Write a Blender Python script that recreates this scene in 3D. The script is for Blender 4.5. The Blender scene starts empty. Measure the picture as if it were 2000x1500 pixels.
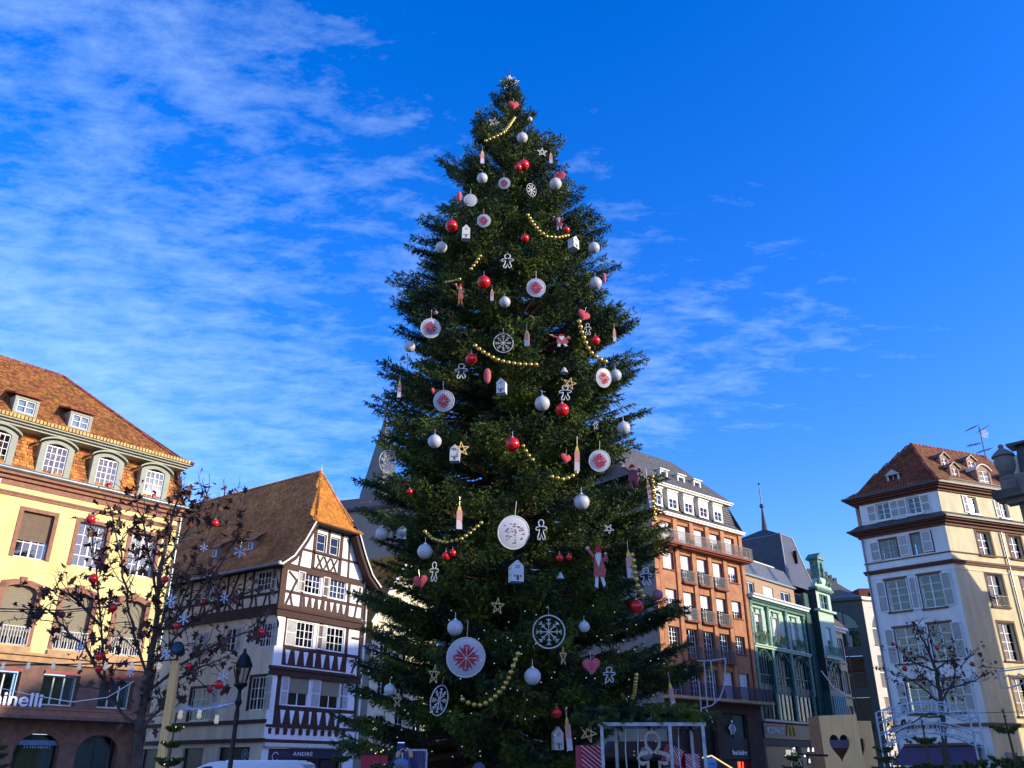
import bpy, math, random
import numpy as np
from mathutils import Matrix, Vector
random.seed(7); RNG=np.random.default_rng(11)
R=math.radians; PI=math.pi
SC=bpy.context.scene; COL=SC.collection
# ---------- camera ----------
F=1640.; CH=1.6; TH=math.atan(755/F); S_,C_=math.sin(TH),math.cos(TH)
cam=bpy.data.cameras.new('camera'); co=bpy.data.objects.new('camera',cam); COL.objects.link(co)
co.location=(0,0,CH); co.rotation_euler=(PI/2+TH,0,0); cam.sensor_width=36; cam.lens=F/2000*36; cam.clip_end=3000; cam.clip_start=.05
SC.camera=co
# ---------- sky, sun, exposure ----------
SUN_EL=14.6; sdir=Vector((.955,-.295,0)).normalized()
w=bpy.data.worlds.new('World'); SC.world=w; w.use_nodes=True; nt=w.node_tree; N=nt.nodes; L=nt.links; N.clear()
wo=N.new('ShaderNodeOutputWorld'); bg=N.new('ShaderNodeBackground'); sky=N.new('ShaderNodeTexSky')
sky.sky_type='NISHITA'; sky.sun_disc=False; sky.sun_elevation=R(SUN_EL); sky.sun_rotation=math.atan2(sdir.x,sdir.y)
sky.air_density=1.0; sky.dust_density=.4; sky.ozone_density=3.
def nn(t,**k):
    n=N.new(t)
    for a,b in k.items(): setattr(n,a,b)
    return n
tint=nn('ShaderNodeHueSaturation'); tint.inputs['Hue'].default_value=.512; tint.inputs['Saturation'].default_value=1.36; tint.inputs['Value'].default_value=1.15
L.new(sky.outputs['Color'],tint.inputs['Color'])
gain=nn('ShaderNodeMix',data_type='RGBA',blend_type='MULTIPLY'); gain.inputs['Factor'].default_value=1; gain.inputs['B'].default_value=(.98,.82,1.10,1); L.new(tint.outputs['Color'],gain.inputs['A'])
tc=nn('ShaderNodeTexCoord'); sep=nn('ShaderNodeSeparateXYZ'); L.new(tc.outputs['Generated'],sep.inputs[0])
def mth(op,a,b=None):
    n=nn('ShaderNodeMath',operation=op)
    for i,v in enumerate((a,b)):
        if v is None: continue
        if hasattr(v,'is_output'): L.new(v,n.inputs[i])
        else: n.inputs[i].default_value=v
    return n.outputs[0]
zz=mth('ADD',mth('MAXIMUM',sep.outputs['Z'],0.),.12)
cx_=mth('DIVIDE',sep.outputs['X'],zz); cy_=mth('DIVIDE',sep.outputs['Y'],zz)
cmb=nn('ShaderNodeCombineXYZ'); L.new(cx_,cmb.inputs[0]); L.new(cy_,cmb.inputs[1])
mp=nn('ShaderNodeMapping'); mp.inputs['Rotation'].default_value=(0,0,R(-28)); mp.inputs['Scale'].default_value=(1.3,2.4,1)
L.new(cmb.outputs[0],mp.inputs[0])
nz=nn('ShaderNodeTexNoise'); nz.inputs['Scale'].default_value=6.0; nz.inputs['Detail'].default_value=12; nz.inputs['Roughness'].default_value=.68; nz.inputs['Distortion'].default_value=.15
L.new(mp.outputs[0],nz.inputs['Vector'])
nz2=nn('ShaderNodeTexNoise'); nz2.inputs['Scale'].default_value=1.5; nz2.inputs['Detail'].default_value=5
L.new(cmb.outputs[0],nz2.inputs['Vector'])
side=mth('MULTIPLY',cx_,-.20)
def bank(x,y,r,a):      # a thicker (or thinner) patch of cirrus round one direction of the sky
    d=nn('ShaderNodeVectorMath',operation='DISTANCE'); L.new(cmb.outputs[0],d.inputs[0]); d.inputs[1].default_value=(x,y,0)
    m=nn('ShaderNodeMapRange',interpolation_type='SMOOTHSTEP'); L.new(d.outputs['Value'],m.inputs['Value']); m.inputs['From Max'].default_value=r; m.inputs['To Min'].default_value=a; m.inputs['To Max'].default_value=0; return m.outputs[0]
side=mth('ADD',side,bank(.38,1.62,.75,.17)); side=mth('ADD',side,bank(.15,.75,.5,-.14))      # cirrus bank west (left), its unseen part thickened to whiten skylight; thins out eastward
cov=mth('ADD',mth('MULTIPLY',nz2.outputs['Fac'],.45),side)
cl=mth('MULTIPLY',mth('SUBTRACT',mth('ADD',mth('MULTIPLY',nz.outputs['Fac'],.72),mth('MULTIPLY',cov,1.0)),.585),1.05)
clc=nn('ShaderNodeClamp'); L.new(cl,clc.inputs[0]); clc.inputs['Max'].default_value=.9
mx=nn('ShaderNodeMix',data_type='RGBA'); L.new(clc.outputs[0],mx.inputs['Factor']); L.new(gain.outputs['Result'],mx.inputs['A'])
mx.inputs['B'].default_value=(2.6,3.6,4.4,1)
L.new(mx.outputs['Result'],bg.inputs['Color']); bg.inputs['Strength'].default_value=.15; L.new(bg.outputs[0],wo.inputs[0])
sl=bpy.data.lights.new('sun','SUN'); sl.energy=2.5; sl.angle=R(.5); sl.color=(1,.88,.66)
so=bpy.data.objects.new('sun',sl); COL.objects.link(so)
sv=Vector((sdir.x*math.cos(R(SUN_EL)),sdir.y*math.cos(R(SUN_EL)),math.sin(R(SUN_EL))))
so.rotation_euler=(-sv).to_track_quat('-Z','Y').to_euler()
SC.view_settings.view_transform='Standard'; SC.view_settings.look='None'; SC.view_settings.exposure=1.2; SC.view_settings.gamma=1
# ---------- helpers ----------
def px(x,y,Y):
    a=(x-1000)/F; b=(750-y)/F; d=C_-b*S_
    return Vector((a/d*Y,Y,CH+(S_+b*C_)/d*Y))
def mpp(y,Y): return Y/(C_-(750-y)/F*S_)/F      # metres per photo pixel at that distance
def tag(o,label=None,cat=None,group=None,kind=None):
    if label: o['label']=label
    if cat: o['category']=cat
    if group: o['group']=group
    if kind: o['kind']=kind
    return o
def empty(name,loc=(0,0,0),rz=0,label=None,cat=None,group=None):
    o=bpy.data.objects.new(name,None); COL.objects.link(o); o.location=loc; o.rotation_euler=(0,0,rz); o.empty_display_size=.2
    return tag(o,label,cat,group)
MATS={}
def mat(name,c=(.5,.5,.5),rough=.8,metal=0,var=.0,vs=3.,bump=0.,bs=20.,c2=None,island=0.,spec=.4,emit=None,stretch=None,obj=True):
    if name in MATS: return MATS[name]
    m=bpy.data.materials.new(name); m.use_nodes=True; t=m.node_tree; b=t.nodes['Principled BSDF']
    b.inputs['Base Color'].default_value=(*c,1); b.inputs['Roughness'].default_value=rough; b.inputs['Metallic'].default_value=metal
    b.inputs['Specular IOR Level'].default_value=spec
    tcn=t.nodes.new('ShaderNodeTexCoord'); src=tcn.outputs['Object']
    if stretch:
        q=t.nodes.new('ShaderNodeMapping'); q.inputs['Scale'].default_value=stretch; t.links.new(src,q.inputs[0]); src=q.outputs[0]
    cur=None
    if var or c2:
        n=t.nodes.new('ShaderNodeTexNoise'); n.inputs['Scale'].default_value=vs; n.inputs['Detail'].default_value=7; n.inputs['Roughness'].default_value=.65
        t.links.new(src,n.inputs['Vector'])
        r=t.nodes.new('ShaderNodeValToRGB'); r.color_ramp.elements[0].position=.34; r.color_ramp.elements[1].position=.68
        cc=c2 or tuple(x*(1-var) for x in c); c1=c if c2 else tuple(min(1,x*(1+var*.5)) for x in c)
        r.color_ramp.elements[0].color=(*cc,1); r.color_ramp.elements[1].color=(*c1,1)
        t.links.new(n.outputs['Fac'],r.inputs[0]); cur=r.outputs[0]
    if island:
        g=t.nodes.new('ShaderNodeNewGeometry'); h=t.nodes.new('ShaderNodeHueSaturation')
        mr=t.nodes.new('ShaderNodeMapRange'); mr.inputs['To Min'].default_value=1-island; mr.inputs['To Max'].default_value=1+island*.8
        t.links.new(g.outputs['Random Per Island'],mr.inputs['Value']); t.links.new(mr.outputs[0],h.inputs['Value'])
        mr2=t.nodes.new('ShaderNodeMapRange'); mr2.inputs['To Min'].default_value=.5-island*.035; mr2.inputs['To Max'].default_value=.5+island*.035
        ml=t.nodes.new('ShaderNodeMath'); ml.operation='MULTIPLY'; ml.inputs[1].default_value=17.3
        fr=t.nodes.new('ShaderNodeMath'); fr.operation='FRACT'
        t.links.new(g.outputs['Random Per Island'],ml.inputs[0]); t.links.new(ml.outputs[0],fr.inputs[0]); t.links.new(fr.outputs[0],mr2.inputs['Value']); t.links.new(mr2.outputs[0],h.inputs['Hue'])
        h.inputs['Color'].default_value=(*c,1)
        if cur: t.links.new(cur,h.inputs['Color'])
        cur=h.outputs[0]
    if cur: t.links.new(cur,b.inputs['Base Color'])
    if bump:
        n2=t.nodes.new('ShaderNodeTexNoise'); n2.inputs['Scale'].default_value=bs; n2.inputs['Detail'].default_value=5; t.links.new(src,n2.inputs['Vector'])
        bp=t.nodes.new('ShaderNodeBump'); bp.inputs['Strength'].default_value=bump; bp.inputs['Distance'].default_value=.02
        t.links.new(n2.outputs['Fac'],bp.inputs['Height']); t.links.new(bp.outputs[0],b.inputs['Normal'])
    if emit: b.inputs['Emission Color'].default_value=(*emit[:3],1); b.inputs['Emission Strength'].default_value=emit[3]
    MATS[name]=m; return m
def glassmat(name='window_glass',tr=.35,col=(.75,.85,.9)):
    if name in MATS: return MATS[name]
    m=bpy.data.materials.new(name); m.use_nodes=True; t=m.node_tree; t.nodes.clear()
    o=t.nodes.new('ShaderNodeOutputMaterial'); mxs=t.nodes.new('ShaderNodeMixShader'); g=t.nodes.new('ShaderNodeBsdfGlossy'); tr_=t.nodes.new('ShaderNodeBsdfTransparent')
    g.inputs['Roughness'].default_value=.03; g.inputs['Color'].default_value=(.52,.57,.58,1); tr_.inputs['Color'].default_value=(*col,1)
    fz=t.nodes.new('ShaderNodeFresnel'); fz.inputs['IOR'].default_value=1.6
    ad=t.nodes.new('ShaderNodeMath'); ad.inputs[1].default_value=.03; ad.use_clamp=True
    nz_=t.nodes.new('ShaderNodeTexNoise'); nz_.inputs['Scale'].default_value=.8; bp=t.nodes.new('ShaderNodeBump'); bp.inputs['Strength'].default_value=.05; bp.inputs['Distance'].default_value=.05
    t.links.new(nz_.outputs['Fac'],bp.inputs['Height']); t.links.new(bp.outputs[0],g.inputs['Normal'])
    t.links.new(fz.outputs[0],ad.inputs[0]); t.links.new(ad.outputs[0],mxs.inputs[0]); t.links.new(tr_.outputs[0],mxs.inputs[1]); t.links.new(g.outputs[0],mxs.inputs[2]); t.links.new(mxs.outputs[0],o.inputs[0])
    MATS[name]=m; return m
GLASS=glassmat()
class MB:
    def __init__(s): s.v=[];s.f=[];s.m=[];s.mi=0;s.M=None
    def add(s,vs,fs):
        b=len(s.v)
        if s.M is not None: vs=[s.M@Vector(p) for p in vs]
        s.v+= [tuple(p) for p in vs]; s.f+=[tuple(i+b for i in f) for f in fs]; s.m+=[s.mi]*len(fs); return s
    def box(s,x0,x1,y0,y1,z0,z1):
        return s.add([(x0,y0,z0),(x1,y0,z0),(x1,y1,z0),(x0,y1,z0),(x0,y0,z1),(x1,y0,z1),(x1,y1,z1),(x0,y1,z1)],
            [(0,3,2,1),(4,5,6,7),(0,1,5,4),(1,2,6,5),(2,3,7,6),(3,0,4,7)])
    def quad(s,a,b,c,d): return s.add([a,b,c,d],[(0,1,2,3)])
    def poly(s,pts): return s.add(pts,[tuple(range(len(pts)))])
    def prism(s,pts,y0,y1):   # polygon given in x,z, pushed along y; counter-clockwise seen from -y
        n=len(pts); vs=[(x,y0,z) for x,z in pts]+[(x,y1,z) for x,z in pts]
        fs=[tuple(range(n)),tuple(range(2*n-1,n-1,-1))]+[(i,i+n,(i+1)%n+n,(i+1)%n) for i in range(n)]
        return s.add(vs,fs)
    def bar(s,a,b,w,d,y0=0):   # bar in the x,z plane from a to b
        (x0,z0),(x1,z1)=a,b; l=math.hypot(x1-x0,z1-z0) or 1e-6; nx,nz_=-(z1-z0)/l*w/2,(x1-x0)/l*w/2
        return s.prism([(x0-nx,z0-nz_),(x1-nx,z1-nz_),(x1+nx,z1+nz_),(x0+nx,z0+nz_)],y0,y0+d)
    def tube(s,pts,r,n=6,cap=True):
        pts=[Vector(p) for p in pts]; rs=r if hasattr(r,'__len__') else [r]*len(pts); ring=[]; up=Vector((0.13,.31,.94)); b=[]
        for i,p in enumerate(pts):
            t=(pts[min(i+1,len(pts)-1)]-pts[max(i-1,0)]).normalized()
            a=t.cross(up)
            if a.length<1e-3: a=t.cross(Vector((1,0,0)))
            a.normalize(); c=t.cross(a)
            ring+=[p+(a*math.cos(2*PI*k/n)+c*math.sin(2*PI*k/n))*rs[i] for k in range(n)]
        fs=[(i*n+k,i*n+(k+1)%n,(i+1)*n+(k+1)%n,(i+1)*n+k) for i in range(len(pts)-1) for k in range(n)]
        if cap: fs+=[tuple(range(n-1,-1,-1)),tuple((len(pts)-1)*n+k for k in range(n))]
        return s.add(ring,fs)
    def lathe(s,prof,n=16,c=(0,0,0)):
        vs=[(c[0]+r*math.cos(2*PI*k/n),c[1]+r*math.sin(2*PI*k/n),c[2]+z) for r,z in prof for k in range(n)]
        m=len(prof); fs=[(i*n+k,i*n+(k+1)%n,(i+1)*n+(k+1)%n,(i+1)*n+k) for i in range(m-1) for k in range(n)]
        fs+=[tuple(range(n-1,-1,-1)),tuple((m-1)*n+k for k in range(n))]
        return s.add(vs,fs)
    def sphere(s,c,r,n=16,m=10,sx=1,sy=1,sz=1):
        prof=[(max(r*math.sin(PI*i/m),1e-4),-r*math.cos(PI*i/m)) for i in range(m+1)]
        M0=s.M; T=Matrix.Translation(c)@Matrix.Diagonal((sx,sy,sz,1)); s.M=(M0@T) if M0 is not None else T; s.lathe(prof,n); s.M=M0; return s
    def mesh(s,name,mats,smooth=False):
        me=bpy.data.meshes.new(name); me.from_pydata(s.v,[],s.f)
        for m in (mats if isinstance(mats,(list,tuple)) else [mats]): me.materials.append(m)
        if any(s.m): me.polygons.foreach_set('material_index',s.m)
        if smooth:
            me.polygons.foreach_set('use_smooth',[True]*len(s.f))
            try: me.set_sharp_from_angle(angle=R(40))
            except Exception: pass
        me.update(); return me
    def build(s,name,mats,parent=None,M=None,smooth=False,**k):
        return link(name,s.mesh(name,mats,smooth),parent,M,**k)
def link(name,me,parent=None,M=None,**k):
    o=bpy.data.objects.new(name,me); COL.objects.link(o); o.parent=parent
    if M is not None: o.matrix_local=M
    return tag(o,**k)
def copy_tree(o,parent=None,**k):
    c=o.copy(); COL.objects.link(c); c.parent=parent
    for ch in list(o.children): copy_tree(ch,c)
    return tag(c,**k)
def text_mesh(s,size,ext,name,m,spacing=1.,width=None,bevel=0.):
    cu=bpy.data.curves.new('lettering','FONT'); cu.body=s; cu.size=size; cu.extrude=ext; cu.space_character=spacing; cu.align_x='LEFT'; cu.offset=bevel
    t=bpy.data.objects.new('lettering',cu); COL.objects.link(t); dg=bpy.context.evaluated_depsgraph_get(); dg.update()
    me=bpy.data.meshes.new_from_object(t.evaluated_get(dg)); COL.objects.unlink(t); bpy.data.objects.remove(t)
    if width:
        xs=[v.co.x for v in me.vertices]; k=width/(max(xs)-min(xs)); x0=min(xs)
        for v in me.vertices: v.co.x=(v.co.x-x0)*k
    for v in me.vertices: v.co=Vector((v.co.x,-v.co.z,v.co.y))
    me.materials.clear(); me.materials.append(m); me.name=name; return me
TR=Matrix.Translation
# ---------- materials ----------
WHITE=mat('white_paint',(.78,.78,.76),.45,var=.06); CREAMW=mat('ivory_paint',(.72,.68,.56),.5,var=.08)
GREYG=mat('sage_paint',(.30,.32,.24),.6,var=.15,vs=2); DARK=mat('dark_interior',(.015,.014,.014),.9)
YELL=mat('yellow_stucco',(.84,.71,.30),.9,var=.14,vs=1.,bump=.25,bs=60,c2=(.70,.53,.20),stretch=(1.5,1.5,.5)); SAND=mat('red_sandstone',(.36,.17,.10),.85,var=.3,vs=4,bump=.3,bs=40,c2=(.24,.11,.07))
TAN=mat('tan_sandstone',(.50,.30,.15),.85,var=.3,vs=2.5,bump=.3,bs=30); BROWNST=mat('brown_sandstone',(.20,.11,.075),.85,var=.35,vs=2.5,bump=.4,bs=14)
TILEA=mat('ochre_clay_tile',(.29,.12,.026),.75,var=.25,vs=1.5,island=.5,c2=(.19,.065,.015)); TILEB=mat('brown_clay_tile',(.52,.23,.075),.8,island=.3,var=.4,vs=.6)
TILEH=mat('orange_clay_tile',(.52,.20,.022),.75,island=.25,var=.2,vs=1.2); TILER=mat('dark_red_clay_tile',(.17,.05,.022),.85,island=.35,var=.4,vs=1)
SLATE=mat('slate',(.055,.06,.068),.45,var=.3,vs=2,bump=.3,bs=12,island=.15); ZINC=mat('zinc',(.22,.24,.25),.4,metal=.4,var=.25,vs=3)
OCHR=mat('glazed_ochre_edge_tile',(.55,.33,.06),.5,island=.3); WOODD=mat('dark_timber',(.055,.022,.014),.75,var=.4,vs=6,bump=.4,bs=30,stretch=(1,1,1)); WOODR=mat('red_brown_timber',(.075,.036,.02),.75,var=.4,vs=6,bump=.4,bs=30)
PLAST=mat('white_plaster',(.80,.79,.76),.9,var=.08,vs=1.5,bump=.2,bs=50); PLASTC=mat('cream_plaster',(.80,.69,.50),.9,var=.22,vs=.8,stretch=(1.6,1.6,.4),bump=.25,bs=30)
PLASTR=mat('lime_white_render',(.80,.78,.74),.9,var=.16,vs=.8,stretch=(1.6,1.6,.4),bump=.3,bs=25); PLASTY=mat('yellow_and_sunwarm_render',(.76,.69,.44),.9,var=.2,vs=.9,stretch=(1.6,1.6,.45),bump=.3,bs=25)
SHUT=mat('grey_shutter',(.46,.45,.42),.7,var=.2,vs=5); BLIND=mat('beige_blind',(.27,.23,.15),.8,var=.1,vs=8); BLINDB=mat('brown_blind',(.20,.14,.09),.85,var=.15); BLINDW=mat('white_roller_shutter',(.74,.73,.74),.6,var=.05)
IRON=mat('black_iron',(.012,.012,.014),.45,metal=.3); IRONW=mat('white_iron',(.6,.6,.58),.5,var=.2); REDL=mat('red_lintel',(.30,.05,.04),.6,var=.2)
ORNG=mat('orange_sandstone',(.48,.225,.10),.85,c2=(.32,.13,.055),vs=1.6,bump=.35,bs=20); ORNGD=mat('dark_red_stone',(.22,.055,.03),.8,var=.3,vs=3); GREYW=mat('grey_flank_render',(.22,.20,.18),.9,var=.2,vs=.6,bump=.3,bs=10)
GRN=mat('pale_green_stone',(.28,.50,.36),.7,c2=(.50,.56,.40),vs=3,bump=.3,bs=14); GRND=mat('dark_green_iron',(.022,.085,.07),.5,var=.4,vs=3); GRNT=mat('verdigris_copper',(.13,.30,.23),.6,c2=(.03,.09,.075),vs=3,bump=.4,bs=9)
TEAL=mat('teal_shutter',(.05,.30,.36),.6,var=.15); BLACKS=mat('black_shopfront',(.012,.012,.016),.35); NAVY=mat('navy_fascia',(.012,.015,.07),.4)
CURT=mat('white_net_curtain',(.62,.62,.60),.95,var=.25,vs=9,stretch=(6,1,.4)); REDC=mat('red_curtain',(.5,.02,.015),.8)
COB=mat('cobbles',(.27,.245,.22),.8,var=.35,vs=2.5,bump=.5,bs=8)
LETW=mat('white_letters',(.82,.82,.82),.4); YELM=mat('yellow_letters',(.85,.50,.03),.4)
PINE=mat('pine_board',(.84,.50,.19),.6,c2=(.68,.37,.12),vs=3,bump=.15,bs=20,stretch=(7,7,.6)); PINEE=mat('pine_end_grain',(.35,.16,.07),.7,var=.3,vs=12)
# ---------- facade frame: local x along the front, y into the building, z up ----------
_wc={}
class Face:
    def __init__(s,root,M=Matrix()): s.root=root; s.M=M
    def build(s,mb,name,mats,**k): return mb.build(name,mats,s.root,s.M,**k)
    def box(s,name,m,x0,x1,y0,y1,z0,z1,**k): return s.build(MB().box(x0,x1,y0,y1,z0,z1),name,m,**k)
    def wall(s,x0,x1,z0,z1,holes,m,depth=.3,name='wall',rev=None,y=0):
        xs=sorted({x0,x1,*[max(x0,min(x1,h[0])) for h in holes],*[max(x0,min(x1,h[1])) for h in holes]}); zs=sorted({z0,z1,*[h[2] for h in holes],*[h[3] for h in holes]})
        zs=[z for z in zs if z0<=z<=z1]; mb=MB()
        for i in range(len(xs)-1):
            for j in range(len(zs)-1):
                cx,cz=(xs[i]+xs[i+1])/2,(zs[j]+zs[j+1])/2
                if any(h[0]<cx<h[1] and h[2]<cz<h[3] for h in holes): continue
                mb.quad((xs[i],y,zs[j]),(xs[i+1],y,zs[j]),(xs[i+1],y,zs[j+1]),(xs[i],y,zs[j+1]))
        mb.mi=1 if rev else 0; d=y+depth
        for a,b,c,e in holes:
            c=max(c,z0); e=min(e,z1)
            mb.quad((a,y,c),(a,d,c),(a,d,e),(a,y,e)); mb.quad((b,d,c),(b,y,c),(b,y,e),(b,d,e)); mb.quad((a,y,c),(b,y,c),(b,d,c),(a,d,c)); mb.quad((a,d,e),(b,d,e),(b,y,e),(a,y,e))
        return s.build(mb,name,[m,rev] if rev else m)
    def win(s,x0,x1,z0,z1,y=.2,cols=2,rows=3,fm=None,ft=.06,mt=.025,back='dark',blind=0,bm=None,sur=None,st=.14,sp=.04,sill=None,shut='',sw=None,sm=None,arch=0,lab=None,open_=None,key=None):
        fm=fm or WHITE; wd,h=x1-x0,z1-z0
        k=(round(wd,2),round(h,2),cols,rows,fm.name,ft,back,blind,bm.name if bm else 0,sur.name if sur else 0,st,sp,sill.name if sill else 0,shut,sw,sm.name if sm else 0,arch,y,key)
        if k not in _wc:
            D={}
            mb=MB(); mb.box(0,ft,0,.06,0,h).box(wd-ft,wd,0,.06,0,h).box(ft,wd-ft,0,.06,0,ft).box(ft,wd-ft,0,.06,h-ft,h)
            iw=(wd-2*ft)/cols
            for i in range(1,cols): mb.box(ft+iw*i-ft*.55,ft+iw*i+ft*.55,-.004,.056,ft,h-ft)
            leafs=[(ft+iw*i+(ft*.55 if i else 0),ft+iw*(i+1)-(ft*.55 if i<cols-1 else 0)) for i in range(cols)]
            sub=2 if (iw>.5 and rows>=3 and key!='plain') else 1
            for a,b in leafs:
                for j in range(1,rows): zj=ft+(h-2*ft)*j/rows; mb.box(a,b,.01,.05,zj-mt/2,zj+mt/2)
                if sub==2: mb.box((a+b)/2-mt/2,(a+b)/2+mt/2,.008,.048,ft,h-ft)
            D['window']=(mb.mesh('window',fm),None)
            D['panes']=[MB().box(a,b,.025,.035,ft,h-ft).mesh('pane',GLASS) for a,b in leafs]
            o=[]
            o.append(('backing',MB().box(-.02,wd+.02,.5,.52,-.02,h+.02).mesh('backing',DARK)))
            if back=='curtain':
                c=MB(); nx=int(wd/.06)
                pr=[(wd*i/nx,.12+.025*math.sin(i*1.9)+.015*math.sin(i*.7)) for i in range(nx+1)]
                for i in range(nx):
                    if .42<(i+.5)/nx<.58: continue
                    c.quad((pr[i][0],pr[i][1],0),(pr[i+1][0],pr[i+1][1],0),(pr[i+1][0],pr[i+1][1],h),(pr[i][0],pr[i][1],h))
                o.append(('curtain',c.mesh('curtain',CURT)))
            if back=='net': o.append(('curtain',MB().box(0.02,wd-.02,.1,.11,0,h*.97).mesh('curtain',CURT)))
            if back=='red': o.append(('curtain',MB().box(.02,wd-.02,.1,.11,h*.68,h*.97).mesh('curtain',REDC)))
            if blind:
                bl=MB(); n=max(3,int(blind*h/.09)); zb=h-blind*h
                for i in range(n): bl.box(0.01,wd-.01,-.05,-.03,zb+(blind*h)*i/n,zb+(blind*h)*(i+.86)/n)
                bl.box(.01,wd-.01,-.03,-.02,zb,h)
                o.append(('blind',bl.mesh('blind',bm or BLIND)))
            if sur:
                q=MB(); q.box(-st,0,-y-sp,-y+.1,-.02,h).box(wd,wd+st,-y-sp,-y+.1,-.02,h)
                if arch:
                    n=10; ar=[(wd*i/n, h-arch+arch*math.sin(PI*i/n)**.6) for i in range(n+1)]
                    q.prism([(-st,h-arch*.9)]+[(-st*.9,h+st*.35)]+[(wd/2-wd*.25,h+st)]+[(wd/2+wd*.25,h+st)]+[(wd+st*.9,h+st*.35)]+[(wd+st,h-arch*.9)]+[(x,z) for x,z in ar[::-1]],-y-sp,-y+.1)
                    if arch<.4: q.prism([(wd/2-.11,h-.05),(wd/2+.11,h-.05),(wd/2+.16,h+st+.14),(wd/2-.16,h+st+.14)],-y-sp-.06,-y)
                else: q.box(-st,wd+st,-y-sp,-y+.1,h,h+st)
                o.append(('surround',q.mesh('surround',sur)))
            if sill: o.append(('sill',MB().box(-st*.9,wd+st*.9,-y-.12,.02,-.13,-.022).mesh('sill',sill)))
            w_=sw or wd/2
            for ch in shut:
                q=MB(); a=-w_-.04 if ch=='l' else wd+.04; m_=MB()
                fr=.06
                m_.box(a,a+fr,-y-.06,-y-.02,0,h).box(a+w_-fr,a+w_,-y-.06,-y-.02,0,h)
                for zz_ in (0,h*.5-fr/2,h-fr): m_.box(a+fr,a+w_-fr,-y-.06,-y-.02,zz_,zz_+fr)
                m_.mi=1; ns=max(6,int(h/.075))
                for i in range(ns):
                    z_=fr+(h-2*fr)*i/ns
                    m_.add([(a+fr,-y-.055,z_),(a+w_-fr,-y-.055,z_),(a+w_-fr,-y-.025,z_+h/ns*.95),(a+fr,-y-.025,z_+h/ns*.95)],[(0,1,2,3)])
                m_.box(a+fr,a+w_-fr,-y-.022,-y-.018,fr,h-fr)
                o.append(('shutter',m_.mesh('shutter',[sm or WHITE,SHUT])))
            D['o']=o; _wc[k]=D
        D=_wc[k]; W=link('window',D['window'][0],s.root,s.M@TR((x0,y,z0)))
        if lab: W['label']=lab
        for i,p in enumerate(D['panes']):
            P=link('pane',p,W)
            if open_==i: P.matrix_local=TR((0,0,0))
        for n_,me in D['o']: link(n_,me,W)
        return W
    def railing(s,x0,x1,z,h=1.,y=-.5,m=None,step=.11,sides=True,y2=0,name='railing',fancy=False,r=.012):
        m=m or IRON; mb=MB(); mb.box(x0,x1,y-.02,y+.02,z+h-.04,z+h); mb.box(x0,x1,y-.015,y+.015,z+.05,z+.08)
        n=max(2,int((x1-x0)/step))
        for i in range(n+1): x=x0+(x1-x0)*i/n; mb.box(x-r,x+r,y-r,y+r,z+.08,z+h-.04)
        if sides:
            for x in (x0,x1): mb.box(x-.02,x+.02,y,y2,z+h-.04,z+h); mb.box(x-.02,x+.02,y,y2,z+.05,z+.08)
            ny=max(1,int((y2-y)/.12))
            for x in (x0,x1):
                for j in range(1,ny): q=y+(y2-y)*j/ny; mb.box(x-r,x+r,q-r,q+r,z+.08,z+h-.04)
        if fancy:
            for i in range(0,n,2):
                x=x0+(x1-x0)*(i+1)/n; mb.tube([(x+.07*math.cos(a),y,z+h*.8+.07*math.sin(a)) for a in [PI*k/5 for k in range(11)]],.012,4,False)
        return s.build(mb,name,m)
def surf_tiles(root,M,prof,x0,x1,m,tw=.18,th=.16,clip=None,name='roof_tiles',lift=.028,jit=.008,inner=None,round_=0):
    """prof: list of (y,z) up the slope; clip(x,v)->bool; tiles laid in bond as real raised pieces"""
    P=np.array(prof,float); seg=np.linalg.norm(np.diff(P,axis=0),axis=1); cum=np.r_[0,np.cumsum(seg)]; Lt=cum[-1]
    def at(v):
        y=np.interp(v,cum,P[:,0]); z=np.interp(v,cum,P[:,1]); i=np.clip(np.searchsorted(cum,v,side='right')-1,0,len(seg)-1)
        d=(P[i+1]-P[i])/seg[i][:,None]; return y,z,-d[:,1],d[:,0]     # normal = (-dz, dy) towards outside
    nv=int(Lt/th)+1; nu=int((x1-x0)/tw)+2
    V,U=np.meshgrid(np.arange(nv)*th,np.arange(nu)*tw+x0-tw/2,indexing='ij'); U=U+(np.arange(nv)%2)[:,None]*tw/2
    V=V.ravel();U=U.ravel(); k=(U>=x0-.01)&(U<=x1+.01)&(V<=Lt-.02)
    if clip is not None: k&=clip(U,V+th/2)
    U=U[k];V=V[k]; n=len(U); g=tw*.47
    ja=RNG.normal(0,jit,n); y0,z0,ny0,nz0=at(V); y1,z1,ny1,nz1=at(np.minimum(V+th*1.05,Lt)); l0=lift+np.abs(ja)
    sx=RNG.normal(0,jit,n)
    A=np.empty((n,6,3))
    for c,(uu,yy,zz_,lx) in enumerate([(-g,0,0,1),(g,0,0,1),(g,1,1,0),(-g,1,1,0),(-g,0,0,-1),(g,0,0,-1)]):
        A[:,c,0]=U+uu+sx
        if c in (2,3): A[:,c,1]=y1+ny1*.004; A[:,c,2]=z1+nz1*.004
        elif lx==1: A[:,c,1]=y0+ny0*l0; A[:,c,2]=z0+nz0*l0
        else: A[:,c,1]=y0; A[:,c,2]=z0
    me=bpy.data.meshes.new(name); me.vertices.add(n*6); me.vertices.foreach_set('co',A.ravel().astype(np.float32))
    Fc=np.array([[0,1,2,3],[4,5,1,0]]); idx=(np.arange(n)[:,None,None]*6+Fc[None]).ravel()
    me.loops.add(len(idx)); me.loops.foreach_set('vertex_index',idx.astype(np.int32)); nf=n*2; me.polygons.add(nf)
    me.polygons.foreach_set('loop_start',(np.arange(nf)*4).astype(np.int32)); me.update(calc_edges=True); me.materials.append(m)
    return link(name,me,root,M,kind='stuff')
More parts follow.
